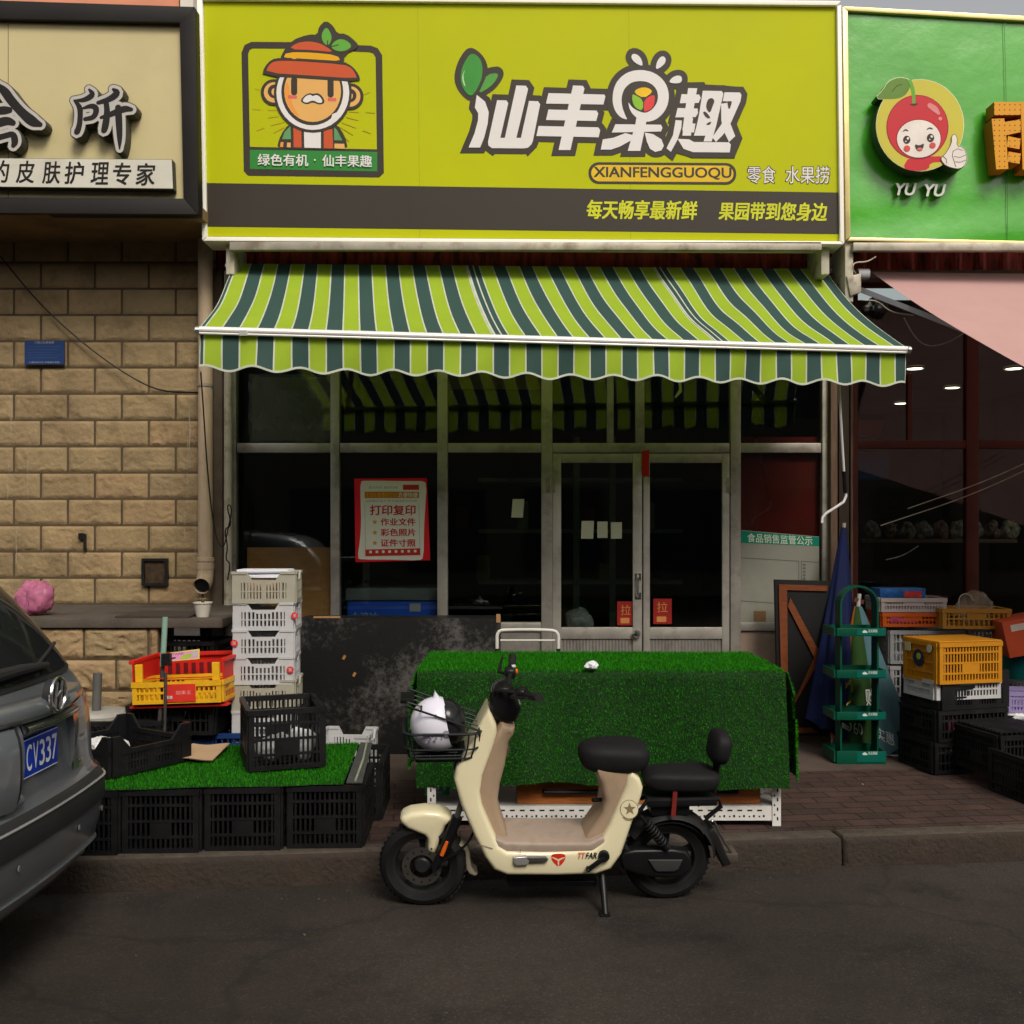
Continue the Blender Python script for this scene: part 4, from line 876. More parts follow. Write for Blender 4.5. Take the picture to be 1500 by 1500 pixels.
simple('cable_bundle', 'thin grey cables and torn black film dangling under the pink awning arm', 'cable', lambda mb: (
    mb.tube(smooth_poly([P(1254,402,7.25), P(1248,392,7.2), P(1252,384,7.2), P(1270,384,7.2), P(1283,376,7.2)], 2, False), .005, PALE, 6),
    mb.tube(smooth_poly([P(1262,440,7.4), P(1285,440,7.4), P(1305,458,7.3), P(1338,462,7.2)], 2, False), .005, STEEL, 6),
    mb.tube(smooth_poly([P(1324,465,7.3), P(1340,495,7.3), P(1358,508,7.3), P(1385,504,7.2), P(1412,488,7.1)], 2, False), .004, STEEL, 6),
    plasticbag(mb, P(1280,452,7.5), .09, BLACKP, 2)))
simple('overhead_wire', 'pale sagging wires slanting up across the right shop window', 'wire', lambda mb: [mb.tube(smooth_poly([P(*a, 7.6), P((a[0]+b[0])/2, (a[1]+b[1])/2+k, 7.5), P(*b, 7.4)], 3, False), .004, STEEL, 5) for a, b, k in (((1290,770),(1580,650),12), ((1330,745),(1580,640),9), ((1298,820),(1345,800),5))])

# ------------------------------------------------------------------ left wall fittings
DP = thing('drainpipe', 'cream plastic drainpipe running down the stone wall beside the shop', 'drainpipe', P(301, 858, 7.55)); pvc = M('old_pvc', (.42,.32,.22), .55, 0, .1, 4, dirt=(.15,.10,.06), dscale=4, damt=.6, stretch=(3,3,1))
mb = MB(); x = P(301,0,7.58).x; r = .054; mb.tube([(x, 7.58, P(0,842,7.58).z), (x, 7.58, 3.86)], r, pvc, 18); mb.build('pipe', DP)
mb = MB(); z = P(0,828,7.58).z; mb.lathe([(r+.002,.06),(r+.01,.055),(r+.01,.03),(r+.003,.028),(r+.003,.018),(r+.01,.016),(r+.01,-.03),(r+.004,-.032)], (x,7.58,z), pvc, 18)
mb.tube(smooth_poly([(x,7.58,z-.03), (x,7.575,z-.08), (x,7.55,z-.125), (x,7.48,z-.15)], 2, False), r+.006, pvc, 18, cap=False); mb.lathe([(r-.004,0),(0,-.001)], (x,7.5,z-.143), BLACKP, 18, (0,-.95,-.3)); mb.build('elbow', DP)
for yy in (575, 852):
    mb = MB(); mb.lathe([(r+.001,.012),(r+.006,.01),(r+.006,-.01),(r+.001,-.012)], (x,7.58,P(0,yy-10,7.58).z), STEEL, 18); mb.build('strap', DP)
simple('black_cable', 'thin black cable sagging across the stone wall to the drainpipe', 'cable', lambda mb: (mb.tube(smooth_poly([P(0,375,7.64), P(60,448,7.64), P(130,510,7.64), P(190,552,7.62), P(235,574,7.6), P(290,575,7.55)], 3, False), .006, BLACKP, 6)))
simple('tangled_wire', 'black wire hanging from the awning corner in knots beside the drainpipe', 'wire', lambda mb: mb.tube(smooth_poly([P(294,545,6.6), P(298,600,7.4), P(303,680,7.45), P(310,750,7.45), P(318,795,7.45), P(328,803,7.45), P(333,780,7.45), P(341,742,7.45), P(331,738,7.45), P(340,770,7.45), P(328,775,7.45), P(334,800,7.45), P(330,820,7.45), P(338,825,7.45), P(333,850,7.45)], 2, False), .005, BLACKP, 6))
BN = thing('blue_notice', 'small dark blue notice plate on the stone wall', 'notice', P(65, 535, 7.66))
mb = MB(); mb.px(36, 499, 94, 534, 7.66, .012, M('notice_blue', (.012,.035,.12), .5)); mb.build('plate', BN, 0)
d = Decal(7.659); npl = M('notice_print', (.28,.30,.30), .6); d.text('门前三包责任牌', 51, 500, 79, 503.4, npl); 
for i in range(5): d.stroke([(41,508+i*4),(89-(i % 3)*5,508+i*4)], .7, M('notice_line', (.03,.07,.2), .6))
d.text('上海市容卫生 共建美好家园', 42, 529.5, 87, 532, npl); d.mb.build('printing', BN, 0)
def pot(mb):
    mb.lathe([(0,0),(.04,0),(.057,.085),(.062,.087),(.062,.095),(.054,.095),(.050,.075),(0,.07)], Vector((P(297,0,6.55).x, 6.55, zb+.001)), M('pot_white', (.50,.46,.40), .5), 22)
    for i in range(7): 
        c = Vector((P(297,0,6.55).x, 6.55, zb+.09)); a = i*.9; mb.tube([c, c+Vector((.02*math.cos(a), .02*math.sin(a), .03)), c+Vector((.035*math.cos(a), .035*math.sin(a), .022))], [.006,.004,.002], M('dry_plant', (.16,.12,.06), .9), 5)
simple('flower_pot', 'small white flower pot with a dried plant on the stone ledge', 'pot', pot)
simple('dark_plank', 'dark thin plank lying on the ledge under the drainpipe', 'plank', lambda mb: mb.box((P(172,0,6.5).x, 6.46, zb+.002), (P(280,0,6.5).x, 6.9, zb+.014), M('plank_dark', (.045,.035,.028), .8)))
simple('pink_bag', 'crumpled pink plastic bag lying on the stone ledge behind the car', 'bag', lambda mb: plasticbag(mb, Vector((P(50,0,6.7).x, 6.7, zb+.115)), .125, M('pink_film', (.48,.15,.26), .35, 0, .3, 9, transl=.25), 8, .85))
# ------------------------------------------------------------------ crates
def wall_frame(mb, o, ux, L, h, m, style, t=.006, nv=12, nh=4):
    """one crate wall from o along ux, rising along z; flush faces are kept 1-2 mm apart"""
    o = Vector(o); ux = Vector(ux).normalized(); un = Vector((ux.y, -ux.x, 0)); uz = Vector((0,0,1))
    def bx(u0, u1, z0, z1, e):
        c = [o+ux*a+un*b+uz*z for z in (z0, z1) for a, b in ((u0,-t-e),(u1,-t-e),(u1,t+e),(u0,t+e))]; mb.hexa(c, m)
    def pr(pts, e):
        mb.prism([o+ux*a+uz*z+un*(t+e) for a, z in pts], -un*(2*t+2*e), m)
    if style == 'basket':
        bx(-.004, L+.004, h-.028, h, .007); bx(0, L, 0, .022, .004)
        bx(0, .028, .022, h-.028, .003); bx(L-.028, L, .022, h-.028, .003)
        for i in range(1, nh): bx(.028, L-.028, h*i/nh-.006, h*i/nh+.006, .0025)
        for i in range(nv): 
            u = .028+(L-.056)*(i+.5)/nv; bx(u-.005, u+.005, .022, h-.028, 0)
        bx(L*.36, L*.64, h*.5/nh*1.9, h*1.0/nh*1.9, .0015)
    elif style == 'tray':
        q = h*.26
        pr([(0,0),(L,0),(L,h),(L*.76,h),(L*.68,h-q),(L*.32,h-q),(L*.24,h),(0,h),(0,0)][:8] if False else [(0,h*.66),(L,h*.66),(L,h),(L*.77,h),(L*.69,h-q),(L*.31,h-q),(L*.23,h),(0,h)], .0)
        bx(0, L, 0, h*.15, .002); bx(0, L*.14, h*.15, h*.66, .001); bx(L*.86, L, h*.15, h*.66, .001)
        bx(L*.14, L*.86, h*.36, h*.40, .0015); bx(-.002, L*.23, h-.014, h+.001, .005); bx(L*.77, L+.002, h-.014, h+.001, .005)
        for i in range(nv):
            u = L*.14+L*.72*(i+.5)/nv; bx(u-.0055, u+.0055, h*.15, h*.66, 0)
        for u in (.23, .5, .77): bx(L*u-.005, L*u+.005, h*.13, h*.70, .003)
        bx(L*.36, L*.64, h*.60, h*.67, .0005)
    elif style == 'shallow':                    # corner posts rise above a lower wall
        bx(0, L, h*.52, h*.64, .003); bx(0, L, 0, h*.12, .003); bx(0, .05, h*.12, h, .004); bx(L-.05, L, h*.12, h, .004)
        bx(.05, L*.2, h*.12, h*.52, 0); bx(L*.44, L*.56, h*.12, h*.52, 0); bx(L*.8, L-.05, h*.12, h*.52, 0); bx(.05, L-.05, h*.30, h*.35, .001)
        pr([(.05,h*.64),(.11,h*.64),(.05,h*.98)], .002); pr([(L-.05,h*.64),(L-.05,h*.98),(L-.11,h*.64)], .002)
        for i in range(nv): 
            u = L*.2+L*.6*(i+.5)/nv; bx(u-.005, u+.005, h*.12, h*.52, -.001)
def crate(name, w, d, h, m, style='basket', nv=12, nh=4, lid=False, flip=False, T=None):
    mb = MB(T); x, y = w/2, d/2
    n2 = max(4, int(nv*d/w))
    wall_frame(mb, (-x,-y,0), (1,0,0), w, h, m, style, nv=nv, nh=nh); wall_frame(mb, (x,y,0), (-1,0,0), w, h, m, style, nv=nv, nh=nh)
    wall_frame(mb, (x,-y+.013,0), (0,1,0), d-.026, h, m, style, nv=n2, nh=nh); wall_frame(mb, (-x,y-.013,0), (0,-1,0), d-.026, h, m, style, nv=n2, nh=nh)
    for i in range(max(6, int(w/.035))):
        k = max(6, int(w/.035)); a = -x+.01+(w-.02)*i/k; mb.box((a, -y+.008, .003), (a+(w-.02)/k*.62, y-.008, .009), m)
    for i in range(6): mb.box((-x+.008, -y+.02+(d-.06)*i/5, .0095), (x-.008, -y+.036+(d-.06)*i/5, .014), m)
    return mb.build(name, None, 0, origin=(0,0,0) if T is None else None)
def place(o, x, y, z, rz=0, rx=0, ry=0):
    o.matrix_basis = Matrix.Translation((x,y,z)) @ Matrix.Rotation(rz,4,'Z') @ Matrix.Rotation(rx,4,'X') @ Matrix.Rotation(ry,4,'Y'); return o

# the low turf stand: black baskets along the kerb
cw, cdp, chh = .363, .47, .305
bk = crate('plastic_crate', cw, cdp, chh, BLACKP, 'basket', 13, 4)
grp = 'black baskets carrying the low turf stand'; lab = ['black basket under the left turf stand right behind the car bumper', 'black basket under the turf stand, second from the car', 'black basket under the turf stand below the cardboard sheet and big crate', 'black basket at the right front corner of the turf stand']
xs = [P(x, 0, 5.02).x for x in (129, 242, 357, 474)]
for i, x in enumerate(xs):
    o = bk if i == 0 else dup(bk)
    place(o, x, kerbY(x)+.1+cdp/2, .15, KA*.35); tag(o, lab[i], 'crate', grp)
o = dup(bk); place(o, xs[3]+.03, kerbY(xs[3])+.11+cdp*1.52, .15, KA*.3); tag(o, 'black basket at the right rear corner of the turf stand', 'crate', grp)
o = dup(bk); place(o, xs[1]+.1, kerbY(xs[1])+.14+cdp*1.52, .15, KA*.3); tag(o, 'black basket hidden under the rear of the turf stand', 'crate', grp)

def turf(name, surf, nu, nv, dens, base, blade, L0=.011, L1=.019, back=None, w=.0026):
    """surf(u,v) -> point; the mat plus single upright blades as one mesh"""
    mb = MB(); mb.grid(surf, nu, nv, base)
    bm = mb.bm; bm.faces.ensure_lookup_table(); bms = [mb.mi(b) for b in blade]
    fs = list(bm.faces)
    for f in fs: f.normal_update()
    for f in fs:
        vs_ = [v.co.copy() for v in f.verts]; A = f.calc_area(); n = f.normal.copy()
        c = f.calc_center_median()
        if n.dot(Vector((0,0,CH))-c) < 0 and n.z <= .2: n = -n
        if n.z < -.2: n = -n
        for _ in range(int(A*dens*(1 if n.z > .5 else .9)+random.random())):
            a, b = random.random(), random.random()
            p = vs_[0].lerp(vs_[1], a).lerp(vs_[3].lerp(vs_[2], a), b)
            rv = Vector((random.uniform(-1,1), random.uniform(-1,1), random.uniform(-1,1)))
            d = (n + rv*.55 + Vector((0,0,-.25 if n.z < .5 else 0))).normalized(); s_ = d.cross(rv).normalized()*w*random.uniform(.6,1.2)*.5
            L_ = random.uniform(L0, L1)
            q = [bm.verts.new(p-s_), bm.verts.new(p+s_), bm.verts.new(p+d*L_)]
            k = bm.faces.new(q); k.material_index = random.choice(bms)
    me = bpy.data.meshes.new(name); co = [v.co for v in bm.verts]
    lo = Vector([min(v[i] for v in co) for i in range(3)]); hi = Vector([max(v[i] for v in co) for i in range(3)]); c = (lo+hi)/2; c.z = lo.z
    bmesh.ops.translate(bm, verts=bm.verts, vec=-c); bm.to_mesh(me); bm.free()
    for m in mb.mats: me.materials.append(m)
    o = bpy.data.objects.new(name, me); COL.objects.link(o); o.location = c; return o
tb = M('turf_backing', (.006,.03,.004), .9); t1 = M('turf_blade', (.012,.14,.002), .7, 0, .25, 30, spec=.08); t2 = M('turf_blade_light', (.03,.24,.004), .7, 0, .25, 30, spec=.08); t3 = M('turf_blade_dark', (.005,.06,.001), .7, 0, .25, 30, spec=.08)
TB = [t1, t1, t2, t3]
zt = .15+chh+.006
def s1(u, v):
    xl, xr = -2.42, P(500,0,4.95).x+(P(519,0,5.8).x-P(500,0,4.95).x)*v
    x = xl+(xr-xl)*u; y0 = kerbY(x)+.085; z = zt+.006*NZ.noise(Vector((x*3, v*3, 2)))
    return Vector((x, y0-.004*NZ.noise(Vector((x*30,0,0)))+.98*v, z))
o = turf('turf_mat', s1, 24, 10, 34000, tb, TB); tag(o, 'flat green artificial turf mat on the row of black baskets beside the car', 'turf mat')
mb = MB(); a = s1(1, 0); b = s1(1, 1); dk_ = M('mat_underside', (.05,.055,.05), .8, 0, .3, 9)
mb.hexa([a+Vector((.012,.02,.001)), a+Vector((.09,.02,.001)), b+Vector((.08,-.02,.001)), b+Vector((.012,-.02,.001)), a+Vector((.012,.02,.009)), a+Vector((.09,.02,.006)), b+Vector((.08,-.02,.006)), b+Vector((.012,-.02,.009))], dk_)
mb.tube([a+Vector((.055,.03,.013)), a.lerp(b,.5)+Vector((.06,0,.014)), b+Vector((.05,-.03,.013))], .006, M('pale_tape', (.25,.27,.2), .6), 6); o = mb.build('rolled_strip'); tag(o, 'dark folded strip along the right end of the low turf stand', 'strip')

o = crate('plastic_crate', .385, .47, .31, BLACKP, 'basket', 14, 4); place(o, P(410,0,5.45).x, 5.50, zt+.014, R(19)); tag(o, 'tall open black basket standing on the turf mat in front of the white crates', 'crate')
for k, (x, y, r) in enumerate(((402,1105,.075), (440,1108,.08), (420,1100,.07))):
    mb = MB(); plasticbag(mb, (P(x,0,5.45).x, 5.38+.12*(k % 2), zt+.088+.008*k), r, M('white_film', (.62,.62,.62), .4, 0, .1, 8), 11+k, .95); o = mb.build('white_bag'); tag(o, ('crumpled white bag at the left inside the tall black basket', 'crumpled white bag at the right inside the tall black basket', 'crumpled white bag between two others inside the tall black basket')[k], 'bag', 'white bags in the tall black basket')
o = crate('plastic_crate', .52, .50, .20, BLACKP, 'shallow', 16); place(o, P(172,0,5.4).x, 5.42, zt+.014, R(-32)); tag(o, 'shallow black crate with raised corners on the turf nearest the car', 'crate')
mb = MB(); plasticbag(mb, (P(146,0,5.3).x, 5.40, zt+.09), .12, MATS['white_film'], 21, .5); o = mb.build('white_bag'); tag(o, 'crumpled white bag inside the shallow black crate by the car', 'bag')
def card(mb):
    q = [G(x, y, zt+.03) for x, y in ((243,1111),(311,1112),(337,1090),(283,1089))]
    f = lambda u, v: q[0].lerp(q[1], u).lerp(q[3].lerp(q[2], u), v)+Vector((0,0,.006*math.sin(u*5+v*3)))
    mb.grid(f, 10, 6, M('cardboard', (.42,.28,.17), .8, 0, .08, 6)); mb.grid(lambda u, v: f(u, v)-Vector((0,0,.004)), 10, 6, MATS['cardboard'])
simple('cardboard_sheet', 'tan cardboard sheet lying on the turf between two black crates', 'cardboard', card)

# white crate stack
SX, SY = P(380,0,6.13).x, 6.32; pitch = .163; base = .155
wc = crate('plastic_crate', .36, .29, .168, WHITE, 'tray', 11); yc = crate('plastic_crate', .372, .30, .19, CREAMW, 'tray', 14)
labs = [None, 'white crate mostly hidden behind the tall black basket, lowest of the tall stack', 'white crate of the tall stack half hidden behind the black basket', 'yellowed crate fifth from the top of the tall white stack', 'white crate with a red round sticker at its right corner in the tall stack', 'white crate with a red round sticker at its left corner in the tall stack', 'white crate with scribbled marks just under the yellowed top crate', 'yellowed crate on top of the tall white stack holding papers']
topz = P(0,839,6.17).z
zs = []
for k in range(7):
    z = topz-.185-pitch*k - (.0 if k == 0 else .0)
    src = yc if k in (0, 4) else wc
    o = src if (k in (0,) or (k == 1)) else dup(src)
    if k > 1: [bpy.data.objects.remove(c) for c in list(o.children)]
    place(o, SX+random.uniform(-.006,.006), SY+random.uniform(-.006,.006), z, R(4+random.uniform(-1.2,1.2))); tag(o, labs[7-k], 'crate', 'white crates in the tall stack')
    zs.append(z)
    if k in (1, 2, 3):
        rd = M('round_red_sticker', (.55,.02,.02), .5); sx_ = {1:.19, 2:-.17, 3:.165}[k]
        mb = MB(); c = Vector((sx_, -.163, .09)); mb.lathe([(0,.0015),(.021,.001),(.021,-.001)], c, rd, 18, (0,-1,0)); add_text(mb, '果', lambda u, v, w: c+Vector((-.011+.022*u, -.0022, .011-.022*v)), WHITE)
        s = mb.build('sticker', None, 0, origin=(0,0,0)); s.parent = o
z = zs[-1]
if z > .2:
    k = 0
    while z-pitch > .12:
        z -= pitch; o = dup(wc); [bpy.data.objects.remove(c) for c in list(o.children)]; place(o, SX, SY, z, R(4)); tag(o, 'white crate near the ground at the bottom of the tall stack', 'crate', 'white crates in the tall stack')
mb = MB()
for i in range(9): mb.cbox((SX+random.uniform(-.008,.008), SY+random.uniform(-.01,.01), topz-.03+.0055*i), (.31, .21, .005), M('copy_paper', (.66,.67,.72), .6, 0, .04), Matrix.Rotation(R(random.uniform(-3,5)),3,'Z'))
mb.build('sheets', None, 0); o = bpy.data.objects['sheets']; o.name = 'paper_pile'; tag(o, 'pile of white paper sheets in the topmost yellowed crate', 'paper')
mb = MB(); mb.cbox((SX, SY, topz-.096), (.30, .20, .12), MATS['carton'] if 'carton' in MATS else CONC); o = mb.build('packet', None, 0); tag(o, 'packet under the paper pile inside the topmost yellowed crate', 'packet')
o = crate('plastic_crate', .315, .28, .19, WHITE, 'tray', 12); place(o, P(503,0,6.12).x, 6.25, .29, R(-5)); tag(o, 'low white crate with a dipped rim between the turf stand and the black board', 'crate')
o = dup(o); place(o, P(503,0,6.12).x+.01, 6.25, .10, R(-5)); tag(o, 'white crate on the pavement supporting the low white crate behind the turf stand', 'crate')

# red and yellow crates by the stone base
YEL = M('yellow_plastic', (.66,.36,.012), .45, 0, .08, 4, dirt=(.35,.18,.02), dscale=6, damt=.5); REDP = M('red_plastic', (.52,.018,.012), .45, 0, .1, 4, dirt=(.25,.01,.01), dscale=5, damt=.5); BLUP = M('blue_plastic', (.008,.03,.12), .45, 0, .1, 4)
cx = P(264,0,5.98).x
o = crate('plastic_crate', .56, .36, .13, BLUP, 'basket', 14, 2); place(o, P(295,0,6.15).x, 6.3, .36, R(2)); tag(o, 'dark blue crate under the black crates behind the turf mat', 'crate')
o = crate('plastic_crate', .58, .38, .2, BLACKP, 'basket', 14, 3); place(o, P(250,0,6.15).x, 6.22, .152, R(1)); tag(o, 'black crate on the pavement beneath the dark blue crate', 'crate')
zr = P(0,1036,5.98).z
o = crate('plastic_crate', .52, .36, zr-.50, BLACKP, 'basket', 14, 2); place(o, P(262,0,6.2).x, 6.24, .495, R(-2)); tag(o, 'black crate directly under the red and yellow crates', 'crate')
RC = MB(); w, dd, h = .545, .40, .245
RC.box((-w/2,-dd/2,0), (w/2,dd/2,.008), REDP)
RC.box((-w/2,dd/2-.008,.008), (w/2,dd/2,h), REDP); RC.box((-w/2,-dd/2+.0,.008), (-w/2+.008,dd/2-.008,h), REDP); RC.box((w/2-.008,-dd/2,.008), (w/2,dd/2-.008,h), REDP)
RC.box((-w/2-.02,dd/2-.03,h), (w/2+.02,dd/2+.01,h+.022), REDP, .004); RC.box((-w/2-.02,-dd/2,h), (-w/2+.012,dd/2-.03,h+.022), REDP, .004); RC.box((w/2-.012,-dd/2,h), (w/2+.02,dd/2-.03,h+.022), REDP, .004)
RC.box((-w/2-.015,-dd/2-.02,-.012), (w/2+.02,-dd/2+.05,-.001), REDP, .003); RC.box((-w/2+.008,-dd/2,.155),(w/2-.008,-dd/2+.01,.16), REDP)
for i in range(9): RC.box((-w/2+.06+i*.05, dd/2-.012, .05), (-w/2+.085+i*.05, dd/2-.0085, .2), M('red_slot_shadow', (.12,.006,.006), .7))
o = RC.build('plastic_crate', None, 0, origin=(0,0,0)); place(o, cx, 6.19, zr+.012, R(-3), 0, R(-2.2)); tag(o, 'red crate open at the front with a yellow crate sitting in it', 'crate')
o = MB(); w, dd, h = .525, .33, .125
wall_frame(o, (-w/2,-dd/2,0), (1,0,0), w, h, YEL, 'basket', nv=16, nh=2); wall_frame(o, (w/2,dd/2,0), (-1,0,0), w, h, YEL, 'basket', nv=16, nh=2); wall_frame(o, (w/2,-dd/2+.013,0), (0,1,0), dd-.026, h, YEL, 'basket', nv=9, nh=2); wall_frame(o, (-w/2,dd/2-.013,0), (0,-1,0), dd-.026, h, YEL, 'basket', nv=9, nh=2)
o.box((-w/2,-dd/2,.001), (w/2,dd/2,.006), YEL)
for x in (-w/2+.012, w/2-.055): o.box((x,-dd/2+.01,h+.001), (x+.043,-dd/2+.03,h+.105), YEL, .004)
YC = o.build('plastic_crate', None, 0, origin=(0,0,0)); place(YC, cx, 6.12, zr+.027, R(-3), 0, R(-2.2)); tag(YC, 'yellow crate with raised corner lugs and a red label inside the red crate', 'crate')
mb = MB(); lb = M('red_label', (.55,.03,.02), .5); mb.box((-.07,-dd/2-.016,.01), (.115,-dd/2-.0135,h-.012), lb); add_text(mb, '甜果王', lambda u, v, w_: Vector((.0+.09*u, -dd/2-.0165, .075-.022*v)), M('label_pink', (.65,.3,.25), .5))
for i in range(2): mb.box((-.06+.022*i,-dd/2-.0175,.03), (-.043+.022*i,-dd/2-.0165,.047), WHITE)
s = mb.build('label', None, 0, origin=(0,0,0)); s.parent = YC
o = crate('plastic_crate', .50, .34, .2, BLACKP, 'basket', 13, 3); place(o, P(265,0,6.6).x, 6.72, P(0,985,6.55).z, R(-4)); tag(o, 'black basket behind the red crate against the stone base', 'crate')
o = dup(o); place(o, P(265,0,6.6).x, 6.72, P(0,985,6.55).z-.205, R(-4)); tag(o, 'black basket stacked below another behind the red crate', 'crate')
o = dup(o); place(o, P(265,0,6.6).x, 6.72, P(0,985,6.55).z-.41, R(-4)); tag(o, 'black basket at the ground behind the red crate', 'crate')
FL_ = thing('fruit_leaflet', 'pink and green fruit leaflet card propped on the red crate', 'leaflet', P(270, 970, 6.2))
d = Decal(6.2, (180,900), 6.82); d.mb.prism([d.pt(p, 6.2) for p in ((470,382),(765,345),(765,445),(470,470))], (0,.006,0), M('leaflet_yellow', (.66,.55,.12), .5)); d.D -= .0004
d.poly([(482,390),(752,358),(752,436),(482,462)], M('leaflet_pink', (.66,.28,.48), .5)); d.smo([(560,450),(610,400),(690,390),(690,420),(640,445)], M('leaflet_green', (.32,.48,.05), .5), 1); d.smo([(475,430),(535,425),(530,440),(480,452)], M('leaflet_dark', (.06,.04,.12), .5), 1); d.smo([(690,370),(745,362),(745,430),(700,436)], WHITE, 1)
d.text('TAAK', 490, 385, 610, 412, M('leaflet_purple', (.35,.05,.3), .5), sl=-.1); d.mb.build('card', FL_, 0)
o = crate('plastic_crate', .46, .34, .13, BLACKP, 'basket', 13, 2); place(o, P(195,0,6.1).x, 6.05, .478, R(3)); tag(o, 'black crate between the parasol base and the red crate', 'crate')
o = dup(o); place(o, P(195,0,6.1).x, 6.05, .34, R(1)); tag(o, 'black crate below the one between the parasol base and the red crate', 'crate')
o = dup(o); place(o, P(195,0,6.1).x, 6.05, .2, R(1)); tag(o, 'black crate lowest in the pile between the parasol base and the red crate', 'crate')
PBs = thing('parasol_base', 'round parasol base with a white rim and grey tube behind the car', 'parasol base', P(146, 1075, 6.1))
c = P(146,1045,6.1); mb = MB(); mb.lathe([(.0,-.35),(.17,-.35),(.175,-.02),(.17,0)], c, BLACKP, 26); mb.lathe([(.0,.018),(.14,.02),(.165,.012),(.178,-.002),(.176,-.02)], c, M('base_concrete', (.30,.29,.26), .85, 0, .2, 8, bump=.01, bscale=30), 26); mb.build('tub', PBs)
mb = MB(); mb.tube([c+Vector((-.02,0,.0)), c+Vector((-.012,0,.24))], .026, M('grey_tube', (.09,.09,.085), .6), 14); mb.build('tube', PBs)
def pole(mb):
    b = P(232,1095,5.95); t = P(242,905,6.1); mb.tube([b, t], .013, M('dark_pole', (.035,.03,.027), .6), 10); mb.tube([b.lerp(t,.62), t+Vector((0,0,.004))], .0165, M('green_tape', (.16,.26,.21), .6), 10)
    mb.tube([P(243,985,5.95), P(241,1080,5.9)], .009, MATS['dark_pole'], 8); mb.cbox(P(244,966,6.02), (.05,.04,.07), BLACKP)
simple('broom_pole', 'upright dark pole wrapped in pale green tape leaning before the red crate', 'pole', pole)

# black stained board before the windows
def stained():
    m = M('stained_black_board', (.0035,.003,.003), .8, 0, .4, 5, bump=.002, bscale=40); n, l = m.node_tree.nodes, m.node_tree.links; b = n['Principled BSDF']; src = b.inputs['Base Color'].links[0].from_socket
    tc = n.new('ShaderNodeTexCoord'); a = n.new('ShaderNodeTexNoise'); a.inputs['Scale'].default_value = 2.2; a.inputs['Detail'].default_value = 4; c = n.new('ShaderNodeTexNoise'); c.inputs['Scale'].default_value = 26; c.inputs['Detail'].default_value = 10; c.inputs['Roughness'].default_value = .8
    l.new(tc.outputs['Object'], a.inputs['Vector']); l.new(tc.outputs['Object'], c.inputs['Vector'])
    mu = n.new('ShaderNodeMath'); mu.operation = 'MULTIPLY'; l.new(a.outputs['Fac'], mu.inputs[0]); l.new(c.outputs['Fac'], mu.inputs[1])
    mr = n.new('ShaderNodeMapRange'); mr.inputs[1].default_value = .24; mr.inputs[2].default_value = .36; mr.inputs[4].default_value = .75; l.new(mu.outputs[0], mr.inputs[0])
    mx = n.new('ShaderNodeMix'); mx.data_type = 'RGBA'; l.new(mr.outputs[0], mx.inputs[0]); l.new(src, mx.inputs[6]); mx.inputs[7].default_value = (.085,.08,.075,1); l.new(mx.outputs[2], b.inputs['Base Color']); return m
BB = thing('black_board', 'weathered black board with grey scuffs standing before the left shop windows', 'board', P(585, 1105, 7.1))
mb = MB(); a = P(434,906,7.1); b = P(733,1105,7.1); mb.box((a.x, 7.1, .155), (b.x, 7.14, a.z), stained(), .003); mb.box((a.x, 7.141, .155), (b.x, 7.5, a.z-.01), BLACKP); mb.build('panel', BB)
mb = MB()
for x0, x1, y0, y1 in ((459,498,903,905.5), (727,733,900,912)): mb.px(x0, y0, x1, y1, 7.095, .03, M('torn_fibre', (.30,.17,.08), .8))
mb.build('torn_edge', BB, 0)
mb = MB()
for x, y in ((504,963), (519,988)): mb.cbox(P(x,y,7.097), (.018,.004,.03), M('dry_leaf', (.28,.14,.04), .8), Matrix.Rotation(.5,3,'Y'))
mb.build('leaf_scrap', BB, 0)
TR = thing('folding_trolley', 'white tubular folding trolley frame standing between the black board and the turf table', 'trolley', P(773, 1060, 6.75))
fr = M('trolley_white', (.55,.53,.48), .4, 0, .1); mb = MB(); D = 6.75
mb.tube(smooth_poly([P(728,1050,D), P(728,945,D), P(728,924,D), P(745,922.5,D), P(800,922.5,D), P(818,925,D), P(818,946,D), P(818,1050,D)], 2, False), .011, fr, 10); mb.tube([P(733,938,D), P(813,938,D)], .006, fr, 8); mb.tube([P(733,1040,D), P(813,1040,D)], .008, fr, 8); mb.build('frame', TR)
mb = MB()
for x in (728, 818): mb.tube([P(x,950,D), P(x,985,D)], .0145, BLACKP, 10)
mb.build('grip', TR)

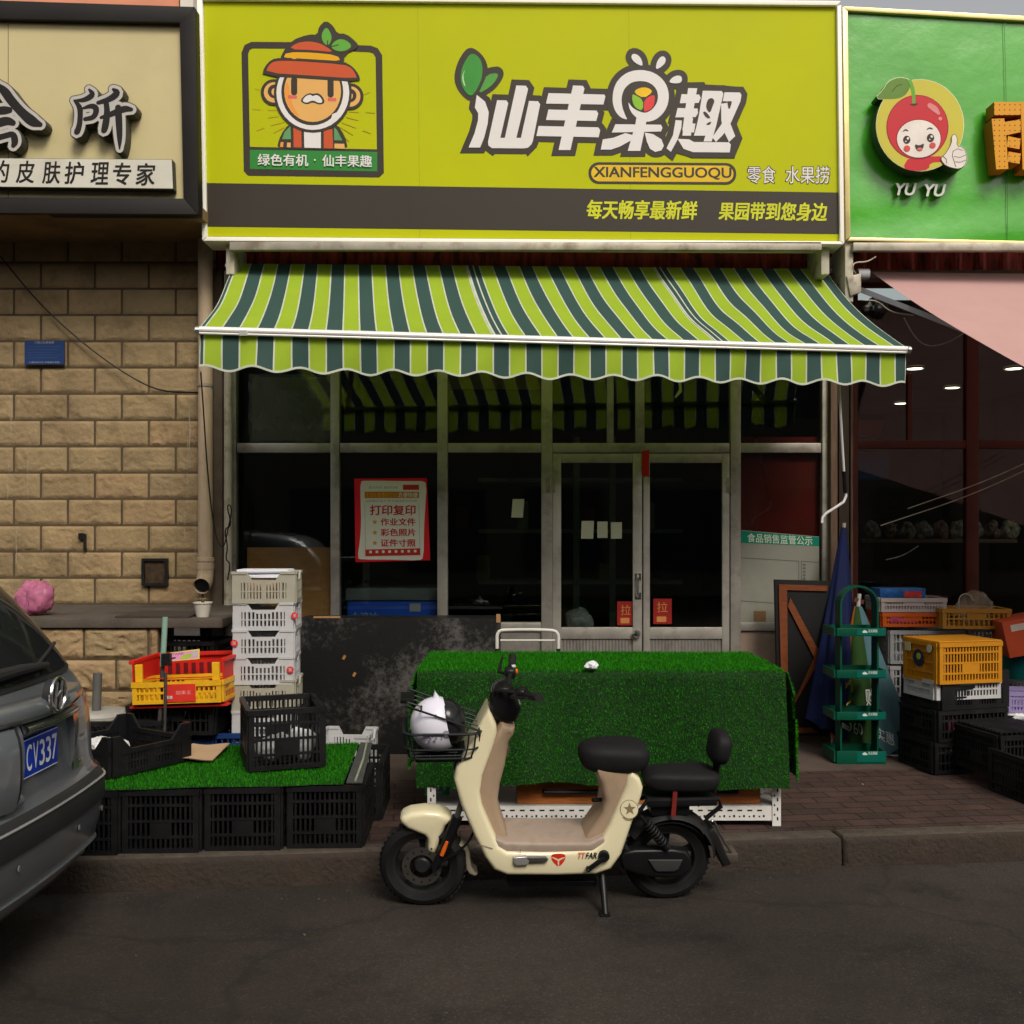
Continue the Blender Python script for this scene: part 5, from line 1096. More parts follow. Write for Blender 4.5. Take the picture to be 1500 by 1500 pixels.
# ------------------------------------------------------------------ turf covered table
y0, y1, xl, xr, tz = 5.36, 6.2, -.497, 1.43, .965
TT = thing('display_table', 'white slotted steel table frame standing under the turf cover', 'table', ((xl+xr)/2, (y0+y1)/2, .15))
wst = M('white_steel', (.62,.61,.59), .5, 0, .08, 4, dirt=(.35,.3,.25), damt=.5); hol = M('slot_hole', (.012,.012,.012), .9)
def slotted(mb, a, b, nrm, w):                  # angle bar with dark slots pressed in
    a, b = Vector(a), Vector(b); nrm = Vector(nrm); mb.bar(a, b, .004 if abs(nrm.y) else w, w if abs(nrm.y) else .004, wst, up=(0,0,1) if abs((b-a).normalized().z) < .5 else (1,0,0))
def angle_leg(x, y, sx, sy):
    mb = MB(); mb.box((x, y, .15), (x+sx*.045, y+sy*.004, tz-.02), wst); mb.box((x, y+sy*.0041, .15), (x+sx*.004, y+sy*.045, tz-.02), wst)
    for i in range(16):
        z = .18+i*.05
        if sy > 0: mb.box((x+sx*.014, y-.0008, z), (x+sx*.022, y-.0002, z+.018), hol); mb.box((x+sx*.03, y-.0008, z+.025), (x+sx*.038, y-.0002, z+.035), hol)
        mb.box((x-sx*.0008, y+sy*.02, z), (x-sx*.0002, y+sy*.03, z+.02), hol)
    return mb.build('leg', TT, 0)
lx0, lx1 = P(626,0,y0+.02).x, P(1144,0,y0+.02).x
for x, sx in ((lx0, 1), (lx1, -1)):
    for y, sy in ((y0+.02, 1), (y1-.02, -1)): angle_leg(x, y, sx, sy)
mb = MB(); zs_ = .253
mb.box((lx0+.046, y0+.026, zs_-.075), (lx1-.046, y0+.03, zs_), wst); mb.box((lx0+.046, y1-.03, zs_-.075), (lx1-.046, y1-.026, zs_), wst)
for i in range(34):
    x = lx0+.07+i*.052
    if x < lx1-.1: mb.box((x, y0+.0252, zs_-.026), (x+.026, y0+.0258, zs_-.018), hol); mb.box((x+.03, y0+.0252, zs_-.058), (x+.04, y0+.0258, zs_-.046), hol); mb.box((x+.008, y0+.0252, zs_-.058), (x+.016, y0+.0258, zs_-.05), hol)
mb.box((lx0+.005, y0+.031, zs_-.003), (lx1-.005, y1-.031, zs_+.004), M('shelf_sheet', (.33,.32,.31), .45, 0, .2, 3, dirt=(.2,.18,.16))); mb.build('shelf', TT, 0)
mb = MB(); mb.box((lx0, y0+.03, tz-.045), (lx1, y1-.03, tz-.022), wst); mb.build('tabletop', TT, 0)
def cover(u, v):
    # u left to right incl. the drops at both ends, v from hem at the front over the edge to the back
    H = .585; Hs = .58; Wt = xr-xl; Dt = y1-y0
    s = v*(H+Dt)                                   # path length front
    t = -0.0 + u*(Wt)                              
    x = xl+t
    if s < H: y = y0-.006-.03*(1-s/H)*(1+math.sin(x*5+1)) - .022*(1-s/H)**.7*math.sin(x*13+2*math.sin(x*3)); z = tz-H+s
    else: y = y0+(s-H); z = tz+.004*NZ.noise(Vector((x*4, s*4, 0)))
    if s > H-.03 and s < H+.03: k = (1-abs(s-H)/.03); z -= .008*k; y += .006*k
    if s < H: z += (.014*math.sin(x*4+.5)+.008*math.sin(x*11))*(1-s/H)-.02*(1-s/H)*(abs(u-.5)*2)**6; x += .02*(1-s/H)*(u-.3)
    return Vector((x, y, z))
def side(u, v):                                    # right end drop, u front to back, v top to hem
    y = y0-.01+(y1-y0)*u; z = tz-.006-.57*v+.015*math.sin(u*6)*v; return Vector((xr+.008+.07*math.sin(min(1, v*3)*1.57)*(.55+.45*math.sin(u*4))+.02*v*math.sin(u*15), y-.03*v, z))
def lside(u, v): p = side(u, v); return Vector((2*xl-(p.x-(xr-xl)) if False else xl-(p.x-xr)*.6, p.y, tz-.006-.5*v))
def joined(name, parts, dens):
    objs = [turf(name, f, a, b, dens, tb, TB, .011, .019) for f, a, b in parts]
    bm = bmesh.new()
    for o in objs:
        o.data.transform(Matrix.Translation(o.location)); bm.from_mesh(o.data)
    me = bpy.data.meshes.new(name); cs = [v.co for v in bm.verts]; lo = Vector([min(v[i] for v in cs) for i in range(3)]); hi = Vector([max(v[i] for v in cs) for i in range(3)]); c = (lo+hi)/2; c.z = lo.z
    bmesh.ops.translate(bm, verts=bm.verts, vec=-c); bm.to_mesh(me); bm.free()
    for m in objs[0].data.materials: me.materials.append(m)
    for o in objs: bpy.data.objects.remove(o)
    o = bpy.data.objects.new(name, me); COL.objects.link(o); o.location = c; return o
o = joined('turf_cover', [(cover, 50, 44), (side, 16, 14), (lside, 16, 10)], 33000); tag(o, 'thick green artificial turf draped over the table behind the scooter', 'turf cover')
mb = MB(); plasticbag(mb, G(866,978,tz+.02)+Vector((0,0,.012)), .035, MATS['copy_paper'], 5, .6); o = mb.build('tissue'); tag(o, 'crumpled white tissue on top of the turf covered table', 'tissue')
DW = thing('storage_box', 'orange wooden box with a long black handle on the table shelf', 'box', (P(935,0,5.42).x, 5.6, zs_+.005))
mb = MB(); a = P(757,0,5.41).x; b = P(1114,0,5.41).x; mb.box((a, 5.41, zs_+.006), (b, 5.75, zs_+.14), WOOD, .004); mb.build('box', DW)
mb = MB(); z = zs_+.075; xa_, xb_ = P(797,0,5.4).x, P(1080,0,5.4).x; mb.tube([(xa_, 5.41, z), (xa_, 5.385, z), (xb_, 5.385, z), (xb_, 5.41, z)], .012, BLACKP, 10); mb.build('handle', DW)
mb = MB()
for i in range(9):
    a = i*.7; mb.tube([Vector((P(640,0,5.5).x+.07*math.cos(a+t*.35)*(1-t*.05), 5.55+.06*math.sin(a+t*.35), zs_+.02+.035*(1+math.sin(a*3+t)))) for t in range(9)], .004, M('green_net', (.03,.35,.12), .5), 5)
o = mb.build('green_net'); tag(o, 'bundle of bright green netting at the left end of the table shelf', 'net')
mb = MB(); plasticbag(mb, (P(1118,0,5.6).x, 5.62, zs_+.065), .075, M('clear_film2', (.5,.5,.48), .25, alpha=.5), 15, .8); o = mb.build('plastic_bag'); tag(o, 'clear plastic bag at the right end of the table shelf', 'bag')
# ------------------------------------------------------------------ electric scooter, leaning on its stand towards the camera
ST = Matrix.Translation((.171, 4.733, 0)) @ Matrix.Rotation(R(4.3),4,'Z') @ Matrix.Rotation(R(8.5),4,'X')
STi = ST.inverted()
def L(px, py, y=0.):
    o = STi @ Vector((0,0,CH)); d = STi.to_3x3() @ Vector(((px-750)/F, 1, -(py-HY)/F)); t = (y-o.y)/d.y; p = o+d*t; return (p.x, p.z)
def L3(px, py, y=0.): x, z = L(px, py, y); return Vector((x, y, z))
SCO = thing('electric_scooter', 'cream and beige electric scooter with black seat and wire basket parked at the kerb', 'scooter', (.171, 4.733, 0))
SCO.rotation_mode = 'QUATERNION'; SCO.matrix_basis = ST
def S(): return MB(ST)
def SB_(mb, name, par=None, smooth=40): return mb.build(name, par or SCO, smooth)
CRM = M('scooter_cream', (.66,.60,.40), .3, 0, .02, 4, coat=.5, dirt=(.45,.38,.25), dscale=4, damt=.25); BEI = M('scooter_beige', (.34,.245,.165), .5, 0, .06, 5, dirt=(.25,.19,.15), dscale=6, damt=.5)
BLK = M('scooter_black', (.006,.006,.007), .4, 0, .2, 8); SEAT = M('seat_vinyl', (.005,.005,.006), .7, 0, .2, 10, bump=.001, bscale=120); GRYM = M('fork_grey', (.16,.16,.16), .3, .8, .1); MATB = M('matt_black', (.009,.009,.009), .6, 0, .2, 10)
z6 = lambda pts, y: [L(540+a/2.34375, 930+b/2.34375, y) for a, b in pts]
za = lambda pts, y: [L(540+a/6.818, 1180+b/6.818, y) for a, b in pts]
outer = z6([(412,265),(393,300),(345,390),(303,462),(292,500),(318,590),(362,690),(398,760),(428,803),(475,822),(640,823),(780,819),(832,800),(868,750),(905,650),(940,560),(946,530),(935,500),(908,476)], -.13)
inner = z6([(893,492),(888,520),(862,580),(830,650),(800,708),(765,736),(600,742),(475,739),(447,722),(425,670),(390,590),(383,545),(393,490),(428,400),(443,350),(441,322),(426,290)], -.13)
def hwb(x, z):
    k = min(1, max(0, (z-.3)/.6)); return (.150-.06*k) if x < 0 else (.150-.035*min(1, max(0, (z-.25)/.35)))
mb = S(); mb.puff(outer+inner, hwb, CRM, .022, n=5); SB_(mb, 'body', None, 50)
mb = S(); mb.puff([L(x, y, 0) for x, y in ((733,1052),(752.7,1058),(752,1066),(744,1078),(741,1095),(738,1114),(731,1140),(728,1162),(732,1185),(739,1205),(744,1222),(735,1238),(712,1238),(700,1200),(690,1165),(700,1120),(715,1080))], .085, BEI, .03, n=5); lin = SB_(mb, 'leg_shield', None, 50)
mb = S(); mb.puff([L(x, y, -.05) for x, y in ((733,1098),(743,1090),(747,1098),(743,1112),(735,1114))], .045, M('pocket_dark', (.09,.06,.04), .6), .008); SB_(mb, 'glove_pocket', lin)
mb = S(); mb.puff([L(x, y, -.1) for x, y in ((722,1222),(740,1229),(790,1230),(862,1230),(882,1220),(893,1232),(870,1243),(800,1246),(740,1245),(728,1238))], .137, M('footboard_mat', (.30,.235,.19), .55, 0, .1, 6, dirt=(.20,.155,.125), dscale=8, damt=.7), .014, n=4); SB_(mb, 'footboard', None, 50)
mb = S(); mb.puff([L(x, y, 0) for x, y in ((866,1112),(874,1135),(881,1160),(878,1180),(862,1203),(850,1222),(868,1236),(892,1222),(912,1180),(922,1150),(926,1125),(915,1112))], .10, BEI, .03, n=5); SB_(mb, 'seat_column', None, 50)
mb = S(); mb.puff([L(x, y, 0) for x, y in ((740,1280),(872,1280),(870,1288),(745,1289))], .07, BLK, .006); SB_(mb, 'belly_pan')
# seats
def cush(mb, px0, px1, py0, py1, hw, e1, e2):
    a = L3(px0, (py0+py1)/2); b = L3(px1, (py0+py1)/2); t = L3((px0+px1)/2, py0+8); u = L3((px0+px1)/2, py1-3); c = Vector(((a.x+b.x)/2, 0, (t.z+u.z)/2)); hz = (t.z-u.z)/2
    def fn(p):
        k = p.x/((b.x-a.x)/2); p = p.copy(); p.y *= .86+.14*k; 
        if p.z < 0: p.z *= .92; p.x *= 1-.12*(-p.z/hz)
        return p
    mb.sup(c, ((b.x-a.x)/2, hw, hz), SEAT, e1, e2, 36, 20, fn=fn)
mb = S(); cush(mb, 847, 949, 1076, 1131, .13, .62, .6); SB_(mb, 'seat', None, 60)
mb = S(); cush(mb, 940, 1050, 1116, 1157, .11, .5, .5); SB_(mb, 'rear_seat', None, 60)
mb = S(); a = L3(944, 1158); b = L3(1046, 1180)
for y in (-.075, .075): mb.tube([Vector((a.x-.06, y, a.z-.10)), Vector((a.x, y, a.z-.015)), Vector((b.x, y, a.z-.015)), Vector((b.x+.01, y, a.z-.05)), Vector((b.x-.06, y, b.z-.03))], .011, BLK, 8)
mb.box((a.x, -.085, a.z-.045), (b.x-.01, .085, a.z-.012), BLK, .006); mb.box((a.x+.02, -.06, a.z-.10), (a.x+.2, .06, a.z-.046), BLK, .01); mb.tube([L3(868,1172,-.05), L3(958,1168,.1)], .01, BLK, 8); SB_(mb, 'rear_rack')
mb = S(); c = L3(1053, 1093); mb.sup(c, (.044, .09, .075), SEAT, .7, .6, 24, 16, Matrix.Rotation(R(10),3,'Y')); c2 = L3(1046, 1162); mb.tube([c+Vector((-.005,0,-.06)), L3(1049,1130), c2], [.02,.015,.013], BLK, 10); SB_(mb, 'backrest', None, 60)
mb = S(); mb.bar(L3(989,1160,-.09), L3(986,1196,-.10), .02, .006, M('red_strap', (.14,.012,.009), .6)); SB_(mb, 'red_strap')
# wheels
def wheel(cx, steer, name):
    M2 = ST @ Matrix.Translation((cx, 0, .198)) @ Matrix.Rotation(steer, 4, 'Z'); w = thing(name, '', 'x', (0,0,0)); del w['label'], w['category']; w.parent = SCO; w.matrix_parent_inverse = wm(SCO).inverted(); w.matrix_basis = M2
    ax = (0,1,0); mb = MB(M2); Rw = .198; mb.lathe([(Rw-.066,-.036),(Rw-.034,-.049),(Rw-.012,-.040),(Rw-.003,-.022),(Rw,-.004),(Rw,.004),(Rw-.003,.022),(Rw-.012,.040),(Rw-.034,.049),(Rw-.066,.036),(Rw-.070,0),(Rw-.066,-.036)], (0,0,0), BLACKR, 48, ax)
    for i in range(44):
        t = 2*math.pi*i/44
        for s_ in (-1, 1):
            c = Vector((math.cos(t)*(Rw-.0015), s_*.020, math.sin(t)*(Rw-.0015))); mb.cbox(c, (.005, .024, .011), BLACKR, Matrix.Rotation(-t, 3, 'Y') @ Matrix.Rotation(s_*.5, 3, 'X'))
    mb.build('tyre', w)
    mb = MB(M2); rim = M('rim_dark', (.03,.03,.031), .4, .5, .2, 8); mb.lathe([(Rw-.064,-.037),(Rw-.072,-.034),(Rw-.078,-.02),(Rw-.078,.02),(Rw-.072,.034),(Rw-.064,.037)], (0,0,0), rim, 40, ax)
    for i in range(5):
        for dt in (-.07, .07):
            t = 2*math.pi*i/5+.35; mb.bar((.035*math.cos(t), 0, .035*math.sin(t)), ((Rw-.076)*math.cos(t+dt), 0, (Rw-.076)*math.sin(t+dt)), .016, .014, rim)
    mb.lathe([(0,-.045),(.03,-.045),(.042,-.03),(.042,.03),(.03,.045),(0,.045)], (0,0,0), rim, 24, ax); mb.build('rim', w)
    mb = MB(M2); mb.lathe([(.055,-.049),(.09,-.049),(.09,-.046),(.055,-.046),(.055,-.049)], (0,0,0), M('brake_disc', (.13,.12,.11), .35, .8, .15, 30), 40, ax)
    for i in range(12): t = i*math.pi/6; mb.lathe([(0,0),(.006,0)], (.073*math.cos(t), -.0495, .073*math.sin(t)), hol, 8, (0,-1,0))
    mb.build('brake_disc', w); return w
wf, wr_ = L(620,1262)[0], L(976,1252)[0]
wheel(wf, R(-7), 'wheel'); wheel(wr_, 0, 'wheel')
# front end
mb = S(); fen = za([(315,150),(342,113),(420,80),(560,62),(700,74),(790,108),(832,150),(775,205),(725,320),(690,420),(657,495),(582,460),(588,400),(582,340),(555,308),(480,280),(380,238),(330,190)], -.055); mb.puff(fen, lambda x, z: .060, CRM, .024, n=5); SB_(mb, 'front_fender', None, 50)
mb = S(); mb.lathe([(.0,.0012),(.004,.0012),(.004,0)], L3(540+628/6.818, 1180+430/6.818, -.063), hol, 10, (0,-1,0)); mb.puff(za([(840,300),(900,330),(990,380),(1010,450),(1020,560),(1050,620),(1085,640),(1060,665),(1000,640),(970,590),(965,500),(960,420),(900,370),(845,335)], 0), .045, M('inner_fender', (.30,.26,.19), .5, 0, .1, 6, dirt=(.12,.1,.08)), .008); SB_(mb, 'rear_mudguard')
mb = S()
for y in (-.075, .075): mb.tube([L3(688,1140,y), L3(668,1200,y)], .014, GRYM, 12); mb.tube([L3(670,1196,y), L3(652,1242,y), L3(636,1272,y)], [.025,.023,.017], BLK, 12)
mb.bar(L3(690,1135,-.1), L3(690,1135,.1), .03, .02, BLK); mb.tube([L3(690,1140,0), L3(712,1085,0)], .02, BLK, 12); SB_(mb, 'fork')
mb = S(); a = L3(655,1233,-.102); b = L3(647,1253,-.102); mb.tube([a, a.lerp(b,.5), b], [.007,.010,.009], M('reflector_orange', (.60,.10,.01), .3), 10); SB_(mb, 'reflector')
mb = S(); mb.sup(L3(648,1262,-.07), (.028,.014,.022), MATB, .6, .6, 14, 10); mb.tube(smooth_poly([L3(648,1262,-.08), L3(690,1235,-.1), L3(700,1190,-.09), L3(705,1150,-.06)], 2, False), .006, BLK, 7); SB_(mb, 'brake_caliper')
mb = S(); mb.puff([L(x, y, 0) for x, y in ((672,1090),(690,1090),(690,1140),(700,1165),(712,1185),(705,1195),(688,1175),(668,1150),(664,1120))], .06, BLK, .012); SB_(mb, 'front_cowl')
mb = S(); mb.puff(z6([(412,268),(428,212),(450,182),(475,180),(500,196),(520,240),(523,258),(505,300),(470,306),(436,290)], -.05), .055, BLK, .018, n=4)
mb.puff(z6([(505,215),(522,240),(516,262),(500,262)], -.05), .04, M('dash_grey', (.30,.29,.28), .25), .004); SB_(mb, 'head_cowl', None, 50)
hc = L3(746, 1012); gl_, gr_ = L3(789,1022,-.30), L3(751,962,.30)
HB = S(); HB.tube(smooth_poly([L3(745,1020,0), hc+Vector((0,0,.02)), ], 1, False), .018, BLK, 10)
for e, s_ in ((gl_, -1), (gr_, 1)): HB.tube(smooth_poly([hc, hc+Vector((.0, s_*.06, .015)), e.lerp(hc,.45)+Vector((0,0,.015)), e.lerp(hc,.2), e], 2, False), .0125, BLK, 10)
hb = SB_(HB, 'handlebar')
for e, s_ in ((gl_, -1), (gr_, 1)):
    mb = S(); p = e.lerp(hc,.42); mb.tube([p, e.lerp(hc,.38), e.lerp(hc,.05), e+(e-hc)*.015], [.016,.0185,.0175,.019], MATB, 12); mb.build('grip', hb)
    mb = S(); p = e.lerp(hc,.5); mb.sup(p+Vector((-.004,0,.004)), (.026,.034,.026), BLK, .6, .6, 16, 10); mb.tube([p+Vector((-.02,0,0)), p+Vector((-.055,s_*.03,-.002)), e+Vector((-.05,0,-.004))], [.009,.007,.006], BLK, 8); mb.build('brake_lever', hb)
mb = S(); p = gr_.lerp(hc,.46); mb.sup(p+Vector((.024,-.0,.002)), (.008,.014,.012), MATS['reflector_orange'], .7, .7, 12, 8); mb.box(p+Vector((.002,-.012,.024)), p+Vector((.02,.012,.032)), M('switch_white', (.55,.55,.55), .4), .003); mb.build('switch', hb)
mb = S()
for k in range(3): mb.tube(smooth_poly([gl_.lerp(hc,.55), hc+Vector((-.06-.015*k,-.05,.03)), L3(728-4*k,1040,-.03), L3(722,1060,0)], 2, False), .005, BLK, 6); mb.tube(smooth_poly([gr_.lerp(hc,.55), hc+Vector((-.07-.012*k,.08,.0)), L3(730,1035,.03), L3(724,1060,0)], 2, False), .005, BLK, 6)
SB_(mb, 'brake_cable')
# wire basket
bw = M('basket_wire', (.02,.024,.024), .4, .3, .2); cxb = L(648,1080)[0]
def rr(hx, hy, z, n=9, dx=0.):
    pts = []; r = .055
    for sx, sy, a in ((1,1,0), (-1,1,90), (-1,-1,180), (1,-1,270)):
        for i in range(n): t = R(a+90*i/(n-1)); pts.append(Vector((cxb+dx+sx*(hx-r)+r*math.cos(t), sy*(hy-r)+r*math.sin(t), z)))
    return pts
zt_, zm_, zb2 = L(648,1076,-.13)[1], L(648,1099,-.13)[1], L(648,1112,-.12)[1]
mb = S(); mb.tube(rr(.170,.132,zt_), .0065, bw, 8, True); mb.tube(rr(.163,.127,zm_), .0045, bw, 8, True); mb.tube(rr(.15,.116,zb2), .0045, bw, 8, True)
T_, B_ = rr(.170,.132,zt_, 12), rr(.15,.116,zb2, 12)
for i in range(0, 48, 4): mb.tube([T_[i], rr(.163,.127,zm_,12)[i], B_[i]], .0038, bw, 6)
for k in range(5): y = -.08+.04*k; mb.tube([(cxb-.145,y,zb2), (cxb+.145,y,zb2)], .0035, bw, 6)
for k in range(5): x = cxb-.11+.055*k; mb.tube([(x,-.112,zb2-.004), (x,.112,zb2-.004)], .0035, bw, 6)
mb.box((cxb-.12,-.1,zb2-.022), (cxb+.16,.1,zb2-.008), BLK, .005); mb.tube([Vector((cxb+.13,0,zb2-.015)), L3(690,1120,0)], .02, BLK, 8); bas = SB_(mb, 'basket')
mb = S(); hgz = zt_+.012; ls = [Vector((cxb+.16, y, hgz)) for y in (-.125,-.062,0,.062,.125)]; far_ = [Vector((cxb-.155, y, hgz+.115)) for y in (-.125,-.062,0,.062,.125)]
mb.tube([ls[0], ls[4], far_[4], far_[0]], .0055, bw, 8, True)
for a, b in zip(ls[1:4], far_[1:4]): mb.tube([a, b], .0035, bw, 6)
for k in (.2,.4,.6,.8): mb.tube([ls[0].lerp(far_[0],k), ls[4].lerp(far_[4],k)], .0035, bw, 6)
mb.box(far_[0].lerp(far_[4],.25)+Vector((-.03,0,-.008)), far_[0].lerp(far_[4],.75)+Vector((.03,0,.008)), BLK, .004); mb.build('basket_lid', bas)
# rear end
cr = Vector((wr_, 0, .198)); mb = S()
def arc(r, w_, a): t = R(a); return Vector((cr.x-r*math.cos(t), 0, cr.z+r*math.sin(t)))
mb.grid(lambda u, v: arc(.232+.008*math.sin(u*3.14)-.03*abs(v*2-1)**2.5, 0, 35+140*u)+Vector((0,(v-.5)*.15,0)), 30, 12, MATB)
mb.grid(lambda u, v: arc(.232-.036-.006, 0, 35+140*u)+Vector((0,(v-.5)*.146,0.002)), 30, 4, MATB)
mb.puff([L(x, y, 0) for x, y in ((1040,1205),(1048,1216),(1060,1245),(1066,1258),(1054,1262),(1042,1235),(1030,1212))], .06, MATB, .008); SB_(mb, 'rear_fender', None, 60)
mb = S(); mb.tube(smooth_poly([L3(1046,1203,-.04), L3(1056,1225,-.04), L3(1072,1250,-.03)], 1, False), .006, GRYM, 8); mb.box(L3(1058,1250,-.05)+Vector((0,0,-.008)), L3(1072,1250,.05)+Vector((0,0,.008)), M('plate_bracket', (.07,.055,.045), .5), .003); mb.sup(L3(1043,1203,-.05), (.008,.008,.008), CHROME, 1, 1, 10, 8); SB_(mb, 'plate_bracket')
mb = S(); mb.puff([L(x, y, -.09) for x, y in ((908,1256),(914,1247),(930,1244),(985,1243),(1004,1246),(1012,1256),(1012,1272),(1002,1283),(985,1285),(950,1284),(930,1279),(912,1272))], .032, BLK, .014, cy=-.07); mb.puff([L(x, y, -.11) for x, y in ((950,1260),(1000,1260),(994,1273),(988,1277),(962,1277),(958,1273))], .008, M('cover_grey', (.035,.035,.035), .5), .004, cy=-.103)
mb.tube([L3(906,1230,-.06), L3(930,1262,-.08)], .02, BLK, 10); mb.tube([L3(906,1250,.07), L3(985,1252,.07)], .02, BLK, 10); SB_(mb, 'motor_cover')
mb = S(); a, b = L3(938,1195,-.10), L3(978,1243,-.10); mb.tube([a, b], .010, BLK, 8); sp = []
for i in range(90): t = i/89; p = a.lerp(b, .2+.65*t); d_ = (b-a).normalized(); u_ = Vector((0,1,0)); w_ = d_.cross(u_); ang = t*2*math.pi*8; sp.append(p+(u_*math.cos(ang)+w_*math.sin(ang))*.021)
mb.tube(sp, .0045, MATB, 6); mb.tube([b.lerp(a,.12), b], .019, BLK, 10); SB_(mb, 'shock_absorber')
mb = S(); a = L3(882,1282,-.10); b = L3(887,1340,-.22); mb.tube([a, b], [.017,.013], BLK, 10); mb.box(b+Vector((-.028,-.02,-.012)), b+Vector((.02,.02,.006)), BLK, .004); SB_(mb, 'kickstand')
mb = S(); c = L3(885,1255,-.16); mb.lathe([(0,.008),(.022,.008),(.025,.002),(.025,-.02)], c, BLK, 20, (0,-1,0)); e = L3(862,1273,-.172); mb.bar(c+Vector((0,-.012,0)), e, .02, .012, BLK, up=(0,-1,0), bev=.003); mb.lathe([(.005,.008),(.012,.008),(.012,-.008)], e, BLK, 14, (0,-1,0)); SB_(mb, 'pedal_crank')
mb = S(); mb.puff([L(x, y, -.15) for x, y in ((752,1254),(770,1252.5),(776,1258),(772,1265),(756,1266),(752,1262))], .012, M('peg_silver', (.5,.5,.5), .3, .7), .004, cy=-.155); mb.puff([L(x, y, -.155) for x, y in ((770,1254.5),(800,1254.5),(803,1258),(800,1261),(776,1262)) ], .009, GRYM, .003, cy=-.158); SB_(mb, 'foot_peg')
SURF = lambda off: (lambda x, y, d: ST @ L3(x, y, -.1535-off+ (0)))
def side_decal(name, fn):
    d = Decal(0, step=.0004, fn=lambda x, y, D: ST @ L3(x, y, -.1503+D)); fn(d); d.mb.build(name, SCO, 0)
rdL = M('decal_red', (.60,.03,.015), .4); blL = M('decal_black', (.015,.014,.013), .4); orL = M('decal_orange', (.65,.12,.02), .4); brL = M('decal_brown', (.20,.15,.08), .5)
def lgo(d):
    d.step = .0003; d.smo([(807,1253),(812,1250.5),(824,1250.5),(829,1253),(827,1262),(818,1270.5),(809,1262)], rdL, 1); d.brush([(809,1256,1.2),(814,1258,2.4),(817.5,1260,2.6)], CRM); d.brush([(827,1256,1.2),(822,1258,2.4),(818.5,1260,2.6)], CRM); d.brush([(818,1260,2.4),(818,1266,1.8),(818,1269,.8)], CRM)
    d.text('TT', 847, 1249, 857.5, 1257.5, orL, bold=.03, shear=.25); d.text('FAR', 858, 1249, 874, 1257.5, blL, bold=.03, shear=.25)
side_decal('lettering', lgo)
def star(d):
    d.fn = lambda x, y, D: (lambda q: ST @ Vector((q[0], -hwb(*q)-.0008+D, q[1])))(L(x, y, -.13))
    d.ell(922, 1186, 13.5, 13.5, brL); d.ell(922, 1186, 12.6, 12.6, CRM); d.star(922.5, 1185.5, 9.5, brL, 92); d.brush([(913,1197,1.4),(918,1201,1.4),(926,1200,1.4)], brL)
side_decal('star_badge', star)
# helmet in the basket
mb = S(); mb.tube([L3(697,1238,-.1512), L3(709,1239,-.1512), L3(722,1243,-.1512)], .0012, blL, 5); mb.tube([L3(762,1244,-.1515), L3(762,1251,-.1515)], .001, blL, 5); SB_(mb, 'panel_seam')
HL = thing('helmet', 'white open face helmet with dark visor lying in the scooter basket', 'helmet', (0,0,0)); hp = ST @ Vector((L(640,1080,-.02)[0], -.02, zb2+.125)); HL.location = hp
hw_ = M('helmet_white', (.62,.61,.70), .22, 0, .03, 4, coat=.4)
HM = Matrix.Translation(hp) @ Matrix.Rotation(R(6),4,'Z') @ Matrix.Rotation(R(-14),4,'Y')
mb = MB(HM); mb.sup((0,0,0), (.118,.112,.122), hw_, .96, .98, 36, 24, fn=lambda p: Vector((min(p.x, .055), p.y, p.z)))
mb.puff([(-.02,.110),(.012,.120),(.026,.148),(.04,.116),(.055,.085),(.03,.08)], .03, hw_, .01); mb.build('shell', HL, 60)
mb = MB(HM); mb.sup((.045,0,-.004), (.085,.105,.108), M('visor_dark', (.012,.012,.014), .18, 0, .1), .9, .95, 30, 18); mb.build('visor', HL, 60)
mb = MB(HM); mb.lathe([(0,.006),(.012,.005),(.014,0)], (.03,-.11,-.03), M('helmet_screw', (.2,.2,.22), .4), 14, (0,-1,0)); mb.build('screw', HL)
dsc = MB(HM); 
for i in range(7): dsc.cbox((-.06+.011*i+.003*(i % 2), -.107+.0008*i-.002, -.045+.008*(i % 3)), (.009,.006,.006), M('helmet_print', (.16,.16,.20), .5), Matrix.Rotation(.3*i,3,'Y'))
dsc.build('print_mark', HL, 0)

# ------------------------------------------------------------------ right side: rack, parasols, frame board
RK = thing('display_rack', 'green arched display rack with four small shelves before the parasols', 'rack', P(1255, 1115, 6.9)); grk = M('rack_green', (.0,.058,.032), .4, 0, .08, 4, dirt=(.0,.05,.03), dscale=6)
lab_ = M('rack_label', (.0,.09,.065), .4); whp = M('rack_print', (.5,.6,.55), .5)
BX = P(1225,0,7.0).x; Yr = 6.93; X0, X1 = P(1227,0,Yr).x, P(1283,0,Yr).x; xm, rr_ = (X0+X1)/2, (X1-X0)/2; ztop = P(0,857,Yr).z
pts = [(X0, .16)]+[(xm-rr_*math.cos(R(a)), ztop-rr_+rr_*math.sin(R(a))) for a in range(0, 181, 12)]+[(X1, .16)]
mb = MB()
for (xa1, za1), (xb1, zb1) in zip(pts, pts[1:]):
    d_ = Vector((xb1-xa1, 0, zb1-za1)).normalized(); nn = Vector((-d_.z, 0, d_.x))*-.012
    q = [Vector((xa1, Yr-.055, za1)), Vector((xb1, Yr-.055, zb1)), Vector((xb1, Yr+.055, zb1)), Vector((xa1, Yr+.055, za1))]
    mb.hexa(q+[p+nn for p in q], grk)
bmesh.ops.remove_doubles(mb.bm, verts=mb.bm.verts, dist=.0005); mb.build('arch', RK)
